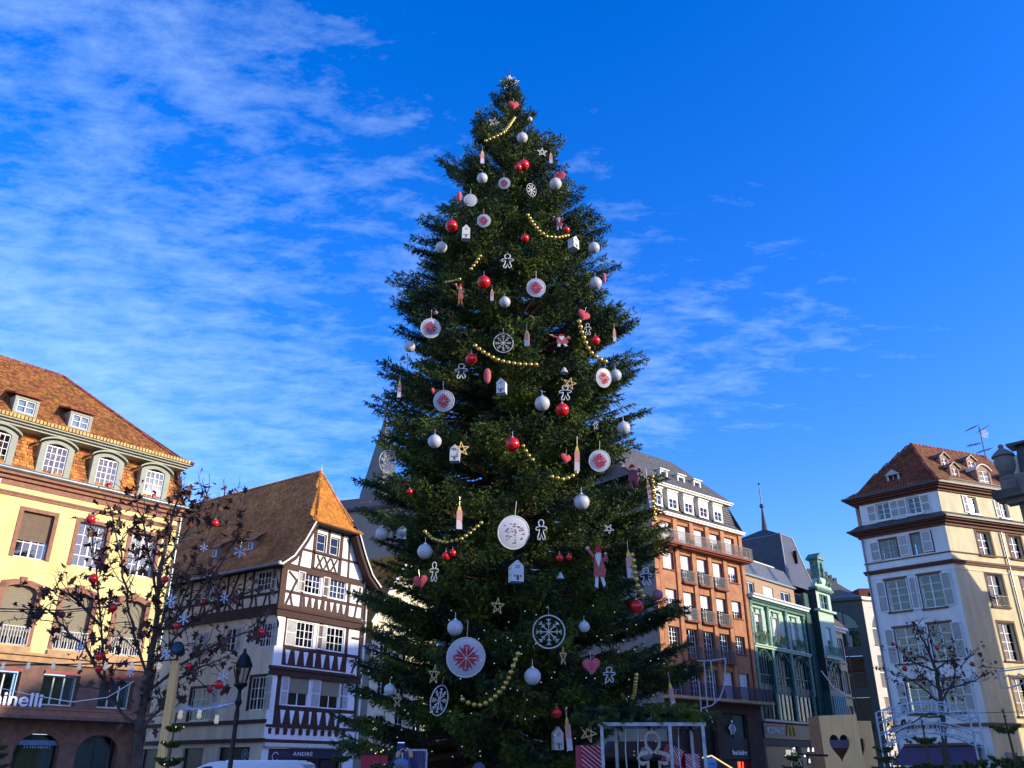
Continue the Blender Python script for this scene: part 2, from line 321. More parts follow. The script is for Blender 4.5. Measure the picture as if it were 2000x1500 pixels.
# ======================= ground =======================
g=MB(); g.quad((-700,-400,0),(700,-400,0),(700,900,0),(-700,900,0)); g.build('ground',COB,kind='structure')
def ang(ux,uy): return math.atan2(uy,ux)
def slab(root,name,mats,polys,M=None,**k):
    mb=MB()
    for p in polys: mb.poly(p)
    return mb.build(name,mats,root,M,**k)
# ======================= yellow corner building (left) =======================
A=empty('corner_building',(-22.9,45,0),ang(.886,1),'pale yellow corner building with sandstone window frames and a two stage tiled mansard roof','building'); f=Face(A)
X0,X1=-13.,4.95
cols=[-9.55,-6.65,-3.62,-.74,2.17]; wA=1.55
h1=[(c,c+wA,7.25,10.15) for c in cols]; h2=[(c,c+wA,11.5,13.85) for c in cols]
f.wall(X0,X1,6.93,15.3,h1+h2,YELL,rev=SAND)
hm=[(c-.12,c+wA+.15,4.55,6.15) for c in cols]
f.wall(X0,X1,3.9,6.5,hm,BROWNST,.45)
ha=[(c-.3,c+1.85,0,3.3) for c in (-6.7,-3.8,-.85,2.15)]
f.wall(X0,X1,0,3.9,ha,BROWNST,1.2,name='arcade_wall',y=.9)  # dark brown stone, chosen to carry the arcade's shadow in its colour
f.box('canopy_slab',BROWNST,X0,X1+.15,-.45,.9,3.9,4.05)
mb=MB(); mb.box(X0,X1+.1,-.28,.1,4.05,4.33).box(X0,X1+.14,-.34,.0,4.33,4.42); f.build(mb,'ledge',SAND)
mb=MB(); mb.box(X0,X1+.08,-.12,.1,6.5,6.93).box(X0,X1+.16,-.26,.0,6.80,6.93).box(X0,X1+.12,-.18,0,6.5,6.58); f.build(mb,'string_course',TAN)
for i,c in enumerate(cols):
    B_=[('A'),('B')]
    f.win(c,c+wA,7.25,10.15,y=.26,rows=4,blind=.86,bm=BLIND,sur=SAND,st=.24,sp=.06,arch=.28,ft=.07)
    f.railing(c-.05,c+wA+.05,7.2,.95,y=-.05,m=IRONW,sides=False,fancy=True,step=.13,r=.014)
    f.box('balcony_base',TAN,c-.25,c+wA+.25,-.16,.02,6.935,7.18)
    if i in (0,2): f.win(c,c+wA,11.5,13.85,y=.22,rows=3,blind=.62,bm=BLINDB,sur=SAND,st=.2,sp=.05,ft=.08,mt=.035)
    else: f.win(c,c+wA,11.5,13.85,y=.22,rows=4,sur=SAND,st=.2,sp=.05,ft=.08,mt=.035)
    f.win(c-.05,c+wA+.08,4.58,6.0,y=.35,cols=3,rows=1,ft=.06,fm=CREAMW,key='plain')
    f.box('window_lintel',REDL,c-.12,c+wA+.15,-.12,.0,6.02,6.18)
for a,b,_,_ in ha:
    mb=MB(); n=14; rad=(b-a)/2; cxx=(a+b)/2; zc=2.45
    pts=[(a,3.9),(a,zc)]+[(cxx-rad*math.cos(PI*k/n),zc+.86*math.sin(PI*k/n)) for k in range(1,n)]+[(b,zc),(b,3.9)]
    mb.prism([(x,min(z,3.32) if z>3.3 and z!=3.9 else z) for x,z in pts][::-1],.86,1.02)
    f.build(mb,'arch',BROWNST); f.win(a+.05,b-.05,.2,3.25,y=1.3,cols=2,rows=2,fm=BLACKS,key='plain')
mb=MB(); mb.box(X0,X1,-.04,.12,15.0,15.3).box(X0,X1+.06,-.2,.1,15.3,15.5).box(X0,X1+.16,-.4,.1,15.5,15.66); f.build(mb,'cornice',SAND)
mb=MB(); mb.box(X0,X1,-.07,.02,14.48,14.62).box(X0,X1,-.11,.02,14.62,14.70); f.build(mb,'string_moulding',SAND)
mb=MB(); mb.tube([(X0,-.42,15.76),(X1+.2,-.42,15.76)],.13,10); f.build(mb,'gutter',ZINC,smooth=True)
f.wall(0,12,0,15.5,[],mat('grey_side_wall',(.16,.12,.10),.9,var=.3),.1,name='side_wall').matrix_local=TR((X1,0,0))@Matrix.Rotation(PI/2,4,'Z')
for u_ in (X1-.12,-5.1): f.build(MB().tube([(u_,-.12,15.2),(u_,-.12,6.95)],.055,8),'downpipe',ZINC,smooth=True)
# lower mansard
lp=[(-.3,15.72),(.02,15.95),(.42,16.9),(.75,18.3)]
slab(A,'mansard_roof',TILEA,[[(X0,a[0]+.02,a[1]-.02),(X1+.1,a[0]+.02,a[1]-.02),(X1+.1-(b[1]-15.7)*.3,b[0]+.02,b[1]-.02),(X0,b[0]+.02,b[1]-.02)] for a,b in zip(lp,lp[1:])]+[[(X1+.1,-.3,15.7),(X1+.1,12,15.7),(X1-.7,11.3,18.3),(X1-.7,.75,18.3)]])
MC=mat('mottled_orange_tile',(.58,.20,.03),.6,island=.6,c2=(.30,.10,.02),vs=.9,var=.2)
surf_tiles(A,Matrix(),lp,X0,X1+.05,MC,tw=.24,th=.2,lift=.035,clip=lambda U,V:U<X1+.1-V*.28,name='mansard_tiles')
surf_tiles(A,TR((X1+.1,0,0))@Matrix.Rotation(PI/2,4,'Z'),[(-.0,15.75),(.75,18.3)],.2,11,MC,tw=.24,th=.2,lift=.035,name='mansard_tiles')
mb=MB(); mb.box(X0,X1-.35,-.12,.8,18.12,18.24).box(X0,X1-.25,-.3,.8,18.24,18.34).box(X0,X1-.15,-.48,.8,18.34,18.44)
mb.box(X1-.9,X1-.15,.8,11.6,18.2,18.44); f.build(mb,'eaves_cornice',mat('sage_cornice',(.40,.41,.30),.6,var=.2))
EY=-.5; RY,RZ=5.,23.75; RX=-1.75; EX=X1-.1
up=[(EY,18.42),(.3,18.9),(RY,RZ)]
slab(A,'roof',TILEA,[[(X0,EY,18.4),(EX,EY,18.4),(EX-.9,.3,18.88),(X0,.3,18.88)],[(X0,.3,18.88),(EX-.9,.3,18.88),(RX,RY,RZ-.02),(X0,RY,RZ-.02)],[(EX,EY,18.4),(EX,11,18.4),(RX,RY,RZ-.02)],[(X0,11,18.4),(X0,RY,RZ-.02),(RX,RY,RZ-.02),(EX,11,18.4)]])
surf_tiles(A,Matrix(),up,X0,EX,TILEA,tw=.19,th=.17,clip=lambda U,V:U<np.where(V<.93,EX-V*.95,EX-.9-(V-.93)/6.75*(EX-.9-RX)))
mb=MB()
nb=int((EX-X0)/.19)
for i in range(nb): mb.box(X0+i*.19,X0+i*.19+.13,EY-.03,EY+.28,18.43+.0,18.62)
f.build(mb,'eaves_edge_tiles',OCHR,kind='stuff')
def ridge_tiles(root,a,b,m,n=None,r=.13,M=None,name='ridge_tiles'):
    a,b=Vector(a),Vector(b); n=n or int((b-a).length/.36); mb=MB()
    for i in range(n):
        p,q=a.lerp(b,i/n),a.lerp(b,(i+1.04)/n); mb.tube([p,q],[r*1.08,r*.86],7)
    return mb.build(name,m,root,M,kind='stuff')
RT=mat('red_ridge_tile',(.26,.07,.03),.8,island=.4,var=.3)
ridge_tiles(A,(X0,RY,RZ),(RX,RY,RZ),RT); ridge_tiles(A,(EX-.9,.3,18.93),(RX,RY,RZ),RT); ridge_tiles(A,(EX,EY,18.45),(EX-.9,.3,18.93),RT)
for c in (-8.6,-5.62,-2.7,.1,2.9):     # arched dormers in the lower stage
    wd=1.75; d=MB(); z0,z1=15.9,17.62; n=10; yb=1.1; x0,x1=c-wd/2,c+wd/2
    arc=[(x0+wd*i/n,z1+.32*math.sin(PI*i/n)**.75) for i in range(n+1)]
    hx0,hx1,hz0,hz1=c-.56,c+.56,16.05,17.6
    d.prism([(x0,z0),(hx0,z0),(hx0,z1),(x0,z1)],0,.12); d.prism([(hx1,z0),(x1,z0),(x1,z1),(hx1,z1)],0,.12); d.box(hx0,hx1,0,.12,z0,hz0)
    d.prism([(x0,z1)]+[(hx0,z1)]+[(hx0+1.12*i/8,hz1+.16*math.sin(PI*i/8)) for i in range(9)]+[(hx1,z1),(x1,z1)]+arc[::-1][1:-1],0,.12)
    d.box(x0,x0+.05,.12,yb,z0,z1).box(x1-.05,x1,.12,yb,z0,z1)
    arc2=[(x,z+.02) for x,z in [(x0-.14,z1-.06)]+[(x0-.1+(wd+.2)*i/n,z1+.04+.34*math.sin(PI*i/n)**.75) for i in range(n+1)]+[(x1+.14,z1-.06)]]
    top=[(x,z+.1) for x,z in arc2]
    d.prism(arc2+top[::-1],-.14,yb)
    D=f.build(d,'dormer',GREYG)
    o=MB(); o.box(c-.5,c+.5,.09,.13,16.05,16.11)
    W=f.win(c-.56,c+.56,16.05,17.62,y=.08,rows=4,ft=.06,mt=.03); 
for c in (-7.6,-4.66,-1.76):
    d=MB(); x0,x1=c-.62,c+.62; z0,z1=18.95,20.0; y=.35
    d.box(x0,x0+.16,y,y+.1,z0,z1).box(x1-.16,x1,y,y+.1,z0,z1).box(x0+.16,x1-.16,y,y+.1,z0,z0+.14).box(x0+.16,x1-.16,y,y+.1,z1-.16,z1)
    d.box(x0,x0+.05,y+.1,1.7,z0,z1).box(x1-.05,x1,y+.1,1.7,z0,z1)
    f.build(d,'roof_dormer',GREYG)
    d=MB(); d.add([(x0-.14,y-.2,z1),(x1+.14,y-.2,z1),(x1+.14,2.6,z1+.75),(x0-.14,2.6,z1+.75),(x0-.14,y-.2,z1+.09),(x1+.14,y-.2,z1+.09),(x1+.14,2.6,z1+.9),(x0-.14,2.6,z1+.9)],[(0,3,2,1),(4,5,6,7),(0,1,5,4),(1,2,6,5),(2,3,7,6),(3,0,4,7)])
    f.build(d,'dormer_roof',RT)
    f.win(c-.46,c+.46,z0+.14,z1-.16,y=y+.06,rows=2,ft=.05,mt=.035,back='curtain')
for (u,z,sz) in ((.4,16.08,.16),(3.05,16.08,.2)):
    t=f.build(MB().box(u-.1,u+.12,-.05,.1,z-.05,z+.1).sphere((u,.02,z+.16),.1,8,6),'flower_pot',mat('red_pot',(.5,.02,.03),.5)); 
me=text_mesh('minelli',.9,.04,'letters',LETW,width=2.55,bevel=.012)
t=link('sign_letters',me,A,TR((-3.35,-.3,4.45))@Matrix.Diagonal((1,1,.98,1)))
me=text_mesh('minelli',.34,.01,'letters',mat('blue_white_letters',(.45,.5,.62),.4),width=1.25)
link('reflected_lettering',me,A,TR((-.6,1.22,2.62)))  # letters standing in for the sign's reflection in the glass
f.box('awning',mat('pale_blue_awning',(.10,.20,.38),.6,var=.3),-.95,.95,1.02,1.2,2.75,2.98)
# ======================= half-timbered house =======================
B=empty('half_timbered_house',(-15.1,54,0),ang(.6925,1),'half timbered house with steep brown tiled roof and bright orange tiled half hip','building'); f=Face(B)
W0,W1=.45,8.1; LB=17.
# side face: local frame running from far left (x=-LB) to the corner (x=0)
fs=Face(B,TR((W0,0,0))@Matrix.Rotation(-PI/2,4,'Z'))   # x axis -> -y, so x in [-LB,0]
wf3=[(2.45,3.85,12.28,13.58),(4.7,6.2,12.28,13.58)]; wf2=[(2.15,3.65,8.83,10.4),(4.8,6.4,8.83,10.4)]; wf1=[(2.0,3.65,5.27,6.95),(4.68,6.37,5.27,6.95)]
f.wall(W0,W1,11.1,13.9,wf3,PLAST,.2); f.wall(W0,W1,7.52,11.1,wf2,PLAST,.2); f.wall(W0,W1,3.3,7.52,wf1,PLAST,.2)
f.wall(W0,W1,0,3.3,[(.95,7.2,0,2.85)],PLAST,.6,name='shop_wall')
f.box('shop_window',BLACKS,.95,7.2,.35,.5,0,2.3); f.box('shop_fascia',NAVY,.97,7.18,.05,.3,2.3,2.83)
mb=MB()
for i in range(5): mb.box(.97+i*1.5,1.05+i*1.5,.28,.36,0,2.3)
f.build(mb,'shop_frame',IRON)
me=text_mesh('ANDRÉ',.3,.012,'letters',LETW,spacing=1.15,width=1.6); link('sign_letters',me,B,TR((2.92,.035,2.44)))
mb=MB(); mb.tube([(1.55+.24*math.cos(a),.04,2.36+.24*math.sin(a)) for a in [.6+k*.5 for k in range(11)]],.025,5); f.build(mb,'shop_emblem',LETW)
f.box('awning_fascia',mat('cream_fascia',(.62,.60,.50),.6,var=.1),.4,W1,-.3,.0,2.9,3.12)
mb=MB(); mb.box(W0-.1,W1,-.14,.02,3.14,3.32); f.build(mb,'ledge',WOODD)
# gable
gab=[(.8,13.9),(7.8,13.9),(7.2,15.2),(6.45,16.95),(2.15,16.95),(1.4,15.2)]
gp=MB(); wg=[(3.15,4.0,15.2,16.42),(4.4,5.22,15.2,16.42)]
zz_=[13.9,15.2,16.42,16.95]; xl=lambda z:float(np.interp(z,[13.9,15.2,16.95],[.8,1.4,2.15])); xr=lambda z:float(np.interp(z,[13.9,15.2,16.95],[7.8,7.2,6.45]))
for za,zb in zip(zz_,zz_[1:]):
    cuts=[xl(za)]+([3.15,4.0,4.4,5.22] if za==15.2 else [])+[xr(za)]; cutt=[xl(zb)]+([3.15,4.0,4.4,5.22] if za==15.2 else [])+[xr(zb)]
    for i in range(0,len(cuts)-1,2): gp.quad((cuts[i],0,za),(cuts[i+1],0,za),(cutt[i+1],0,zb),(cutt[i],0,zb))
f.build(gp,'gable_wall',PLAST)
for a in wg: f.win(*a,y=.12,cols=1,rows=2,back='net',ft=.07)
for a in wf3: f.win(*a,y=.08,rows=3,ft=.07,mt=.035,shut='l',sw=.62,sm=CREAMW,back='curtain')
for a in wf2: f.win(*a,y=.08,rows=3,ft=.07,mt=.035,shut='l',sw=.85,sm=CREAMW,back='curtain')
for a in wf1: f.win(*a,y=.08,rows=2,ft=.06,mt=.035,shut='l' if a[0]<3 else 'lr',sw=.62 if a[0]<3 else .8,sm=WHITE,blind=.55,bm=BLIND,key='plain')
def beam(F_,a,b,w=.2,m=None,d=.06,y=-.05): return F_.build(MB().bar(a,b,w,d,y),'beam',m or WOODD)
BM=[((.5,13.7),(7.9,13.7),.42),((1.35,15.05),(7.3,15.05),.16),((2.95,13.9),(2.95,16.9),.26),((5.42,13.9),(5.42,16.9),.26),((4.2,15.1),(4.2,16.9),.2),((1.75,13.9),(2.05,16.6),.16),((6.3,13.9),(6.15,16.9),.16),((2.2,16.85),(6.4,16.85),.2),
 ((.6,7.55),(.6,13.5),.0),((.5,12.12),(7.9,12.12),.18),((.5,11.2),(7.9,11.2),.2),((2.25,11.2),(2.25,13.5),.18),((4.25,12.2),(4.25,13.5),.42),((6.5,11.2),(6.5,13.5),.22),((1.0,11.3),(1.7,12.9),.15),((1.75,12.9),(1.0,13.4),.13),((1.55,11.2),(1.25,12.1),.14),((7.2,11.3),(7.6,13.4),.15),((7.95,11.2),(7.95,13.5),.2),
 ((1.2,8.7),(7.9,8.7),.2),((1.95,7.6),(1.95,8.7),.0),((4.22,8.7),(4.22,10.5),.3),((6.65,7.6),(6.65,10.5),.24),((7.95,7.5),(7.95,10.5),.2),((7.35,7.6),(7.7,8.7),.14),((7.1,9.9),(7.8,9.9),.14),((7.75,8.7),(7.15,10.3),.0),((1.15,8.7),(1.15,10.5),.16),
 ((1.0,5.15),(7.9,5.15),.2),((1.15,4.1),(1.15,6.95),.3),((4.2,5.2),(4.2,6.95),.0),((6.55,5.2),(6.55,6.95),.2),((7.95,4.1),(7.95,6.95),.2)]
for a,b,w_ in BM:
    if w_: beam(f,a,b,w_,WOODR if a[1]>11 else WOODD)
def spandrel(F_,x0,x1,z0,z1,n,m=WOODR):
    F_.build(MB().box(x0,x1,-.035,-.005,z0,z1),'panel_board',m)
    for i in range(n):
        c=x0+(x1-x0)*(i+.5)/n; hw=(x1-x0)/n*(.27 if i%4!=3 else .15)
        F_.build(MB().prism([(c-.05,z0+.08),(c+.05,z0+.08),(c+hw,z1-.06),(c-hw,z1-.06)],-.05,-.034),'plaster_panel',PLAST)
spandrel(f,2.4,6.4,11.3,12.03,7); spandrel(f,1.2,6.5,7.62,8.6,7,mat('ox_red_board',(.05,.018,.012),.7,var=.3)); spandrel(f,1.3,6.6,4.15,5.05,7,MATS['ox_red_board'])
for c in (3.55,4.2,4.85):
    for a,b in (((c-.28,14.0),(c+.28,14.9)),((c-.28,14.9),(c+.28,14.0))): beam(f,a,b,.11,WOODR,.05,-.06)
mb=MB(); mb.box(2.9,5.5,-.16,0,14.98,15.14).box(2.95,5.45,-.12,0,13.92,14.02); f.build(mb,'balcony_beam',WOODR)
for zz0,zz1,o in ((10.5,11.1,.22),(6.95,7.5,.18)):
    mb=MB(); mb.box(W0-o,W1+.05,-o,.02,zz0,zz0+.2).box(W0-o*.7,W1+.05,-o*.7,.02,zz0+.2,zz1-.18).box(W0-o*1.2,W1+.05,-o*1.2,.02,zz1-.18,zz1); f.build(mb,'jetty_beam',WOODD)
mb=MB(); mb.box(W0-.02,W1,-.1,.0,3.98,4.14)
for i in range(11): x=.8+i*.62; mb.prism([(x,3.98),(x-.14,3.9),(x-.1,3.6),(x+.1,3.6),(x+.14,3.9)][::-1],-.1,.0)
f.build(mb,'corbel_beam',WOODD)
f.box('corner_post',WOODR,W0-.14,W0+.34,-.14,.02,11.1,13.5)
f.box('corner_pillar',PLAST,W0-.04,W0+.62,-.1,.02,7.52,10.48); f.box('corner_pillar',PLAST,W0-.03,W0+.5,-.08,.02,3.34,6.93)
# side face
sw3=[(-2.4,-1.0,12.23,13.5),(-7.9,-6.6,12.1,13.4),(-12.6,-11.3,12.1,13.4)]; sw2=[(-1.5,-.35,8.66,10.15),(-8.3,-7.2,8.6,10.1),(-4.9,-3.8,8.6,10.1)]; sw1=[(-1.75,-.35,4.95,6.9),(-7.6,-5.4,4.5,6.5)]
fs.wall(-LB,0,10.9,14.1,sw3,PLASTC,.2); fs.wall(-LB,0,3.3,10.9,sw2+sw1,PLASTC,.2,name='side_wall'); fs.wall(-LB,0,0,3.3,[(-4.1,-1.1,0,2.9),(-7.6,-5.5,0,2.9),(-12,-9,0,2.9)],PLASTC,.3,name='shop_wall')
for a,b in ((-4.1,-1.1),(-7.6,-5.5),(-12,-9)): fs.box('shop_window',BLACKS,a,b,.2,.25,0,2.9)
mb=MB(); mb.tube([(-1.7+.28*math.cos(PI*k/8),.17,2.5+.28*math.sin(PI*k/8)) for k in range(17)],.03,5)
for k in range(4): mb.bar((-1.7-.2*math.cos(PI*k/4),2.5-.2*math.sin(PI*k/4)),(-1.7+.2*math.cos(PI*k/4),2.5+.2*math.sin(PI*k/4)),.03,.02,.16)
fs.build(mb,'snowflake_sign',mat('pale_sign',(.35,.36,.38),.6))
for a in sw3: fs.win(*a,y=.06,rows=3,ft=.07,mt=.035,shut='lr' if a[0]<-6 else 'r',sw=.6,sm=CREAMW,blind=.0,back='net')
for a in sw2+sw1: fs.win(*a,y=.08,rows=3,ft=.07,mt=.035,shut='r',sw=.62,sm=CREAMW,back='dark',sur=WOODD if a in sw1 else None)
SB=[((-LB,12.0),(0,12.0),.18),((-LB,11.15),(0,11.15),.26),((-LB,13.75),(0,13.75),.3)]
for k in range(24):
    x=-.8-k*.66
    SB.append(((x,11.2),(x+(.22 if k%2 else -.22),12.0),.13))
for x in (-.7,-2.75,-3.6,-5.3,-6.2,-8.3,-9.3,-10.7,-13.0,-14.6): SB.append(((x,12.0),(x,13.7),.17))
for x in (-4.5,-9.9,-13.8): SB.append(((x-.5,12.0),(x+.3,13.7),.15)); 
SB+=[((-.1,12.1),(-.6,13.3),.13)]
for a,b,w_ in SB: beam(fs,a,b,w_,WOODD)
mb=MB(); mb.box(-LB,.1,-.12,.02,4.2,4.42); fs.build(mb,'string_course',WOODD); mb=MB(); mb.box(-LB,.15,-.2,.02,3.14,3.36); fs.build(mb,'shop_cornice',WOODD)
mb=MB(); mb.box(-LB,.1,-.2,.02,10.6,11.02); fs.build(mb,'jetty_beam',WOODD)
# roof: ridge along y at x=4.3, z 21.4 ; flared eaves at side
rx,rz_=4.3,21.45; HZ=16.95; HY=-.8; AY=1.6
prof=[(-.75,13.62),(.2,14.35),(1.0,15.55),(1.75,16.95),(rx-W0,rz_)]   # (distance inwards from the side wall, z)
def side_clip(U,V):   # U: along (x of side face, 0 at the front), V: slope length
    L1=np.array([0,1.198,2.64,4.228,9.35]); lim=np.interp(V,[0,4.228,9.35],[.75,.8,-1.6]); return U<lim
surf_tiles(B,fs.M,[(p[0],p[1]) for p in prof],-LB,.8,TILEB,tw=.2,th=.2,clip=side_clip,lift=.035)
P2=[(W0+p[0],p[1]) for p in prof]; P3=[(2*rx-x,z) for x,z in P2]
sl_=[]
for Q in (P2,P3):
    for (xa,za),(xb,zb) in zip(Q,Q[1:]):
        ya=HY if za<=HZ else AY; yA=float(np.interp(za,[HZ,rz_],[HY,AY])) if za>HZ else HY; yB=float(np.interp(zb,[HZ,rz_],[HY,AY])) if zb>HZ else HY
        sl_.append([(xa,LB,za-.03),(xb,LB,zb-.03),(xb,yB,zb-.03),(xa,yA,za-.03)]); sl_.append([(xa,LB,za-.2),(xb,LB,zb-.2),(xb,yB,zb-.2),(xa,yA,za-.2)])
slab(B,'roof',WOODD,sl_)
surf_tiles(B,TR((0,0,0)),[(HY,HZ),(-.3,17.4),(AY,rz_)],1.9,6.8,TILEH,tw=.22,th=.2,clip=lambda U,V:abs(U-rx)<2.45*(1-V/5.2)+.06,lift=.04,name='hip_tiles')
slab(B,'half_hip',TILEH,[[(2.05,HY,HZ-.03),(6.55,HY,HZ-.03),(6.1,-.3,17.37),(2.5,-.3,17.37)],[(2.5,-.3,17.37),(6.1,-.3,17.37),(rx,AY,rz_-.03)]])
f.box('hip_soffit',WOODD,2.1,6.6,HY,.1,HZ-.12,HZ-.04)
ridge_tiles(B,(rx,AY,rz_),(rx,LB,rz_),TILEB); ridge_tiles(B,(2.1,HY,HZ+.02),(2.5,-.3,17.42),TILEH,2); ridge_tiles(B,(2.5,-.3,17.42),(rx,AY,rz_),TILEH); ridge_tiles(B,(6.1,-.3,17.42),(rx,AY,rz_),TILEB)
B_f=MB().tube([(rx,AY,rz_),(rx,AY-.05,rz_+.55)],[.06,.02],6).build('finial',ZINC,B)
for Q,sgn in ((P2,1),(P3,-1)):     # verge boards
    mb=MB()
    for (xa,za),(xb,zb) in zip(Q[:3],Q[1:4]): mb.bar((xa,za-.08),(xb,zb-.08),.11,.05,HY-.02)
    f.build(mb,'verge_board',CREAMW)
    mb=MB()
    for (xa,za),(xb,zb) in zip(Q[:3],Q[1:4]): mb.bar((xa+sgn*.2,za-.2),(xb+sgn*.2,zb-.2),.22,.6,HY+.1)
    f.build(mb,'verge_beam',WOODD)
mb=MB(); mb.tube([(-LB,-.82,13.6),(.6,-.82,13.6)],.1,8); fs.build(mb,'gutter',ZINC); 
f.build(MB().sphere((W0-.9,-.75,13.6),.13,8,6),'gutter_end',WHITE)
f.build(MB().tube([(8.25,-.1,13.4),(8.25,-.1,3.2)],.07,8),'drainpipe',WHITE)
for x,v in ((-4.6,2.2),(-8.5,2.3)):   # small shed dormers on the side slope
    y=.95; z=15.5
    d=MB(); d.box(x-.35,x+.35,y-.1,y,z-.1,z+.62).box(x-.35,x-.3,y,y+1.2,z,z+.62).box(x+.3,x+.35,y,y+1.2,z,z+.62)
    fs.build(d,'roof_dormer',GREYW)
    fs.build(MB().add([(x-.5,y-.35,z+.62),(x+.5,y-.35,z+.62),(x+.5,y+2.2,z+2.35),(x-.5,y+2.2,z+2.35),(x-.5,y-.35,z+.7),(x+.5,y-.35,z+.7),(x+.5,y+2.2,z+2.45),(x-.5,y+2.2,z+2.45)],[(0,3,2,1),(4,5,6,7),(0,1,5,4),(1,2,6,5),(2,3,7,6),(3,0,4,7)]),'dormer_roof',TILEB)
    fs.win(x-.22,x+.22,z,z+.52,y=y-.16,cols=1,rows=1,ft=.05,back='net')
# ======================= orange sandstone block =======================
O=empty('apartment_block',(21.9,82,0),ang(1.19,1),'tall orange sandstone block with dark slate mansard and long balconies','building'); f=Face(O)
OX0,OX1=-12.1,1.2; oc=[-10.9,-8.5,-6.13,-3.78,-1.43]; ow=1.5
H=[]
for i,c in enumerate(oc):
    edge=i in (0,4)
    H.append((c,c+ow,20.45,22.45))
    for zt,zl,zd in ((19.65,18.05,17.1),(16.3,14.7,13.75),(13.05,11.45,10.5)): H.append((c,c+ow,zl if edge else zd,zt))
    H.append((c,c+ow,7.35 if not edge else 7.35,9.75))
f.wall(OX0,OX1,7.2,23.0,H,ORNG,rev=ORNGD,depth=.35)
f.wall(OX0,OX1,0,7.2,[(-11,-8.6,0,6.2),(-7.9,-5.4,0,6.2),(-4.6,-.9,0,6.2)],mat('dark_brown_shade_stone',(.075,.038,.026),.8,var=.35,vs=2,bump=.3,bs=12),.5,name='shop_wall')  # dark stone, made darker still to put street-level shade into its colour
for n_,(a,b,c,d) in enumerate(H):
    row=int(d*10); edge=a in (oc[0],oc[4]); r_=random.random()
    if row==130: bl=0
    elif row==97: bl=.98 if a>-4 else 0
    else: bl=random.choice([1.,.98,.55,.5,.45]) if not (edge and row<190) else random.choice([.98,.6,.5])
    f.win(a,b,c,d,y=.3,rows=5 if (d-c)>2 else 4,ft=.08,mt=.035,blind=bl,bm=BLINDW,back='net' if bl and r_<.6 else 'dark',key='o%d'%row if row==130 else None)
    if row in (196,163,130):
        if edge: f.box('sill',ORNGD,a-.12,b+.12,-.1,.3,c-.12,c-.005)
        else:
            f.box('balcony',ORNGD,a-.16,b+.16,-.42,.0,c-.16,c-.0); f.railing(a-.1,b+.1,c,1.05,y=-.36,m=mat('grey_iron',(.14,.14,.13),.5,metal=.3,var=.3),step=.13,r=.016)
for x in [-11.95]+[c-.5 for c in oc[1:]]+[1.0]:
    w_=.28; f.box('pilaster',ORNG,x-w_,x+w_ if x<1 else 1.2,-.14,.0,7.3,22.9); f.box('drainpipe',ORNGD,x+w_+.02 if x<1 else .6,(x+w_+.1) if x<1 else .66,-.12,-.03,7.3,20.2)
mb=MB(); mb.box(OX0-.3,OX1+.45,-.95,.0,20.2,20.42).box(OX0-.2,OX1+.3,-.75,0,20.08,20.2); f.build(mb,'balcony_slab',ORNGD); f.railing(OX0-.2,OX1+.4,20.42,1.05,y=-.9,m=MATS['grey_iron'],step=.14,r=.018)
mb=MB(); mb.box(OX0-.3,2.1,-1.1,.0,7.05,7.28); f.build(mb,'balcony_slab',TAN); f.railing(OX0-.2,2.05,7.28,1.1,y=-1.05,m=mat('blue_iron',(.03,.04,.08),.4),step=.14,r=.02)
f.box('string_course',ORNGD,OX0,OX1+.05,-.08,.0,22.75,22.95)
mb=MB(); mb.box(OX0-.25,OX1+.3,-.4,.1,22.95,23.1).box(OX0-.3,OX1+.38,-.5,.1,23.1,23.24); f.build(mb,'cornice',CREAMW)
mp_=[(-.3,23.24),(.35,23.9),(.75,26.1)]
slab(O,'mansard_roof',SLATE,[[(OX0-.2,a[0],a[1]),(OX1+.3-(a[1]-23.2)*.28,a[0],a[1]),(OX1+.3-(b[1]-23.2)*.28,b[0],b[1]),(OX0-.2,b[0],b[1])] for a,b in zip(mp_,mp_[1:])]+[[(OX1+.3,-.3,23.24),(OX1+.3,11,23.24),(OX1-.5,10,26.1),(OX1-.5,.75,26.1)],[(OX0-.2,-.3,23.24),(OX0-.2,.75,26.1),(OX0-.2,10,26.1),(OX0-.2,11,23.24)]])
surf_tiles(O,Matrix(),mp_,OX0-.2,OX1+.2,SLATE,tw=.3,th=.26,lift=.02,clip=lambda U,V:U<OX1+.3-V*.27,name='slate_tiles')
mb=MB(); mb.box(OX0-.25,OX1-.2,.35,1.0,26.05,26.2).box(OX0-.3,OX1-.1,.2,1.0,26.2,26.32); f.build(mb,'upper_cornice',CREAMW)
ur=[(.3,26.32),(5.,31.3)]
slab(O,'roof',SLATE,[[(OX0-2,.3,26.3),(OX1-.1,.3,26.3),(-2.4,5,31.28),(OX0-2,5,31.28)],[(OX1-.1,.3,26.3),(OX1-.1,10,26.3),(-2.4,5,31.28)],[(OX0-2,.3,26.3),(OX0-2,5,31.28),(OX0-2,10,26.3)],[(OX0-2,10,26.3),(OX1-.1,10,26.3),(-2.4,5,31.28),(OX0-2,5,31.28)]])
surf_tiles(O,Matrix(),ur,OX0-2,OX1-.1,SLATE,tw=.3,th=.26,lift=.02,clip=lambda U,V:U<OX1-.1-V*.51,name='slate_tiles')
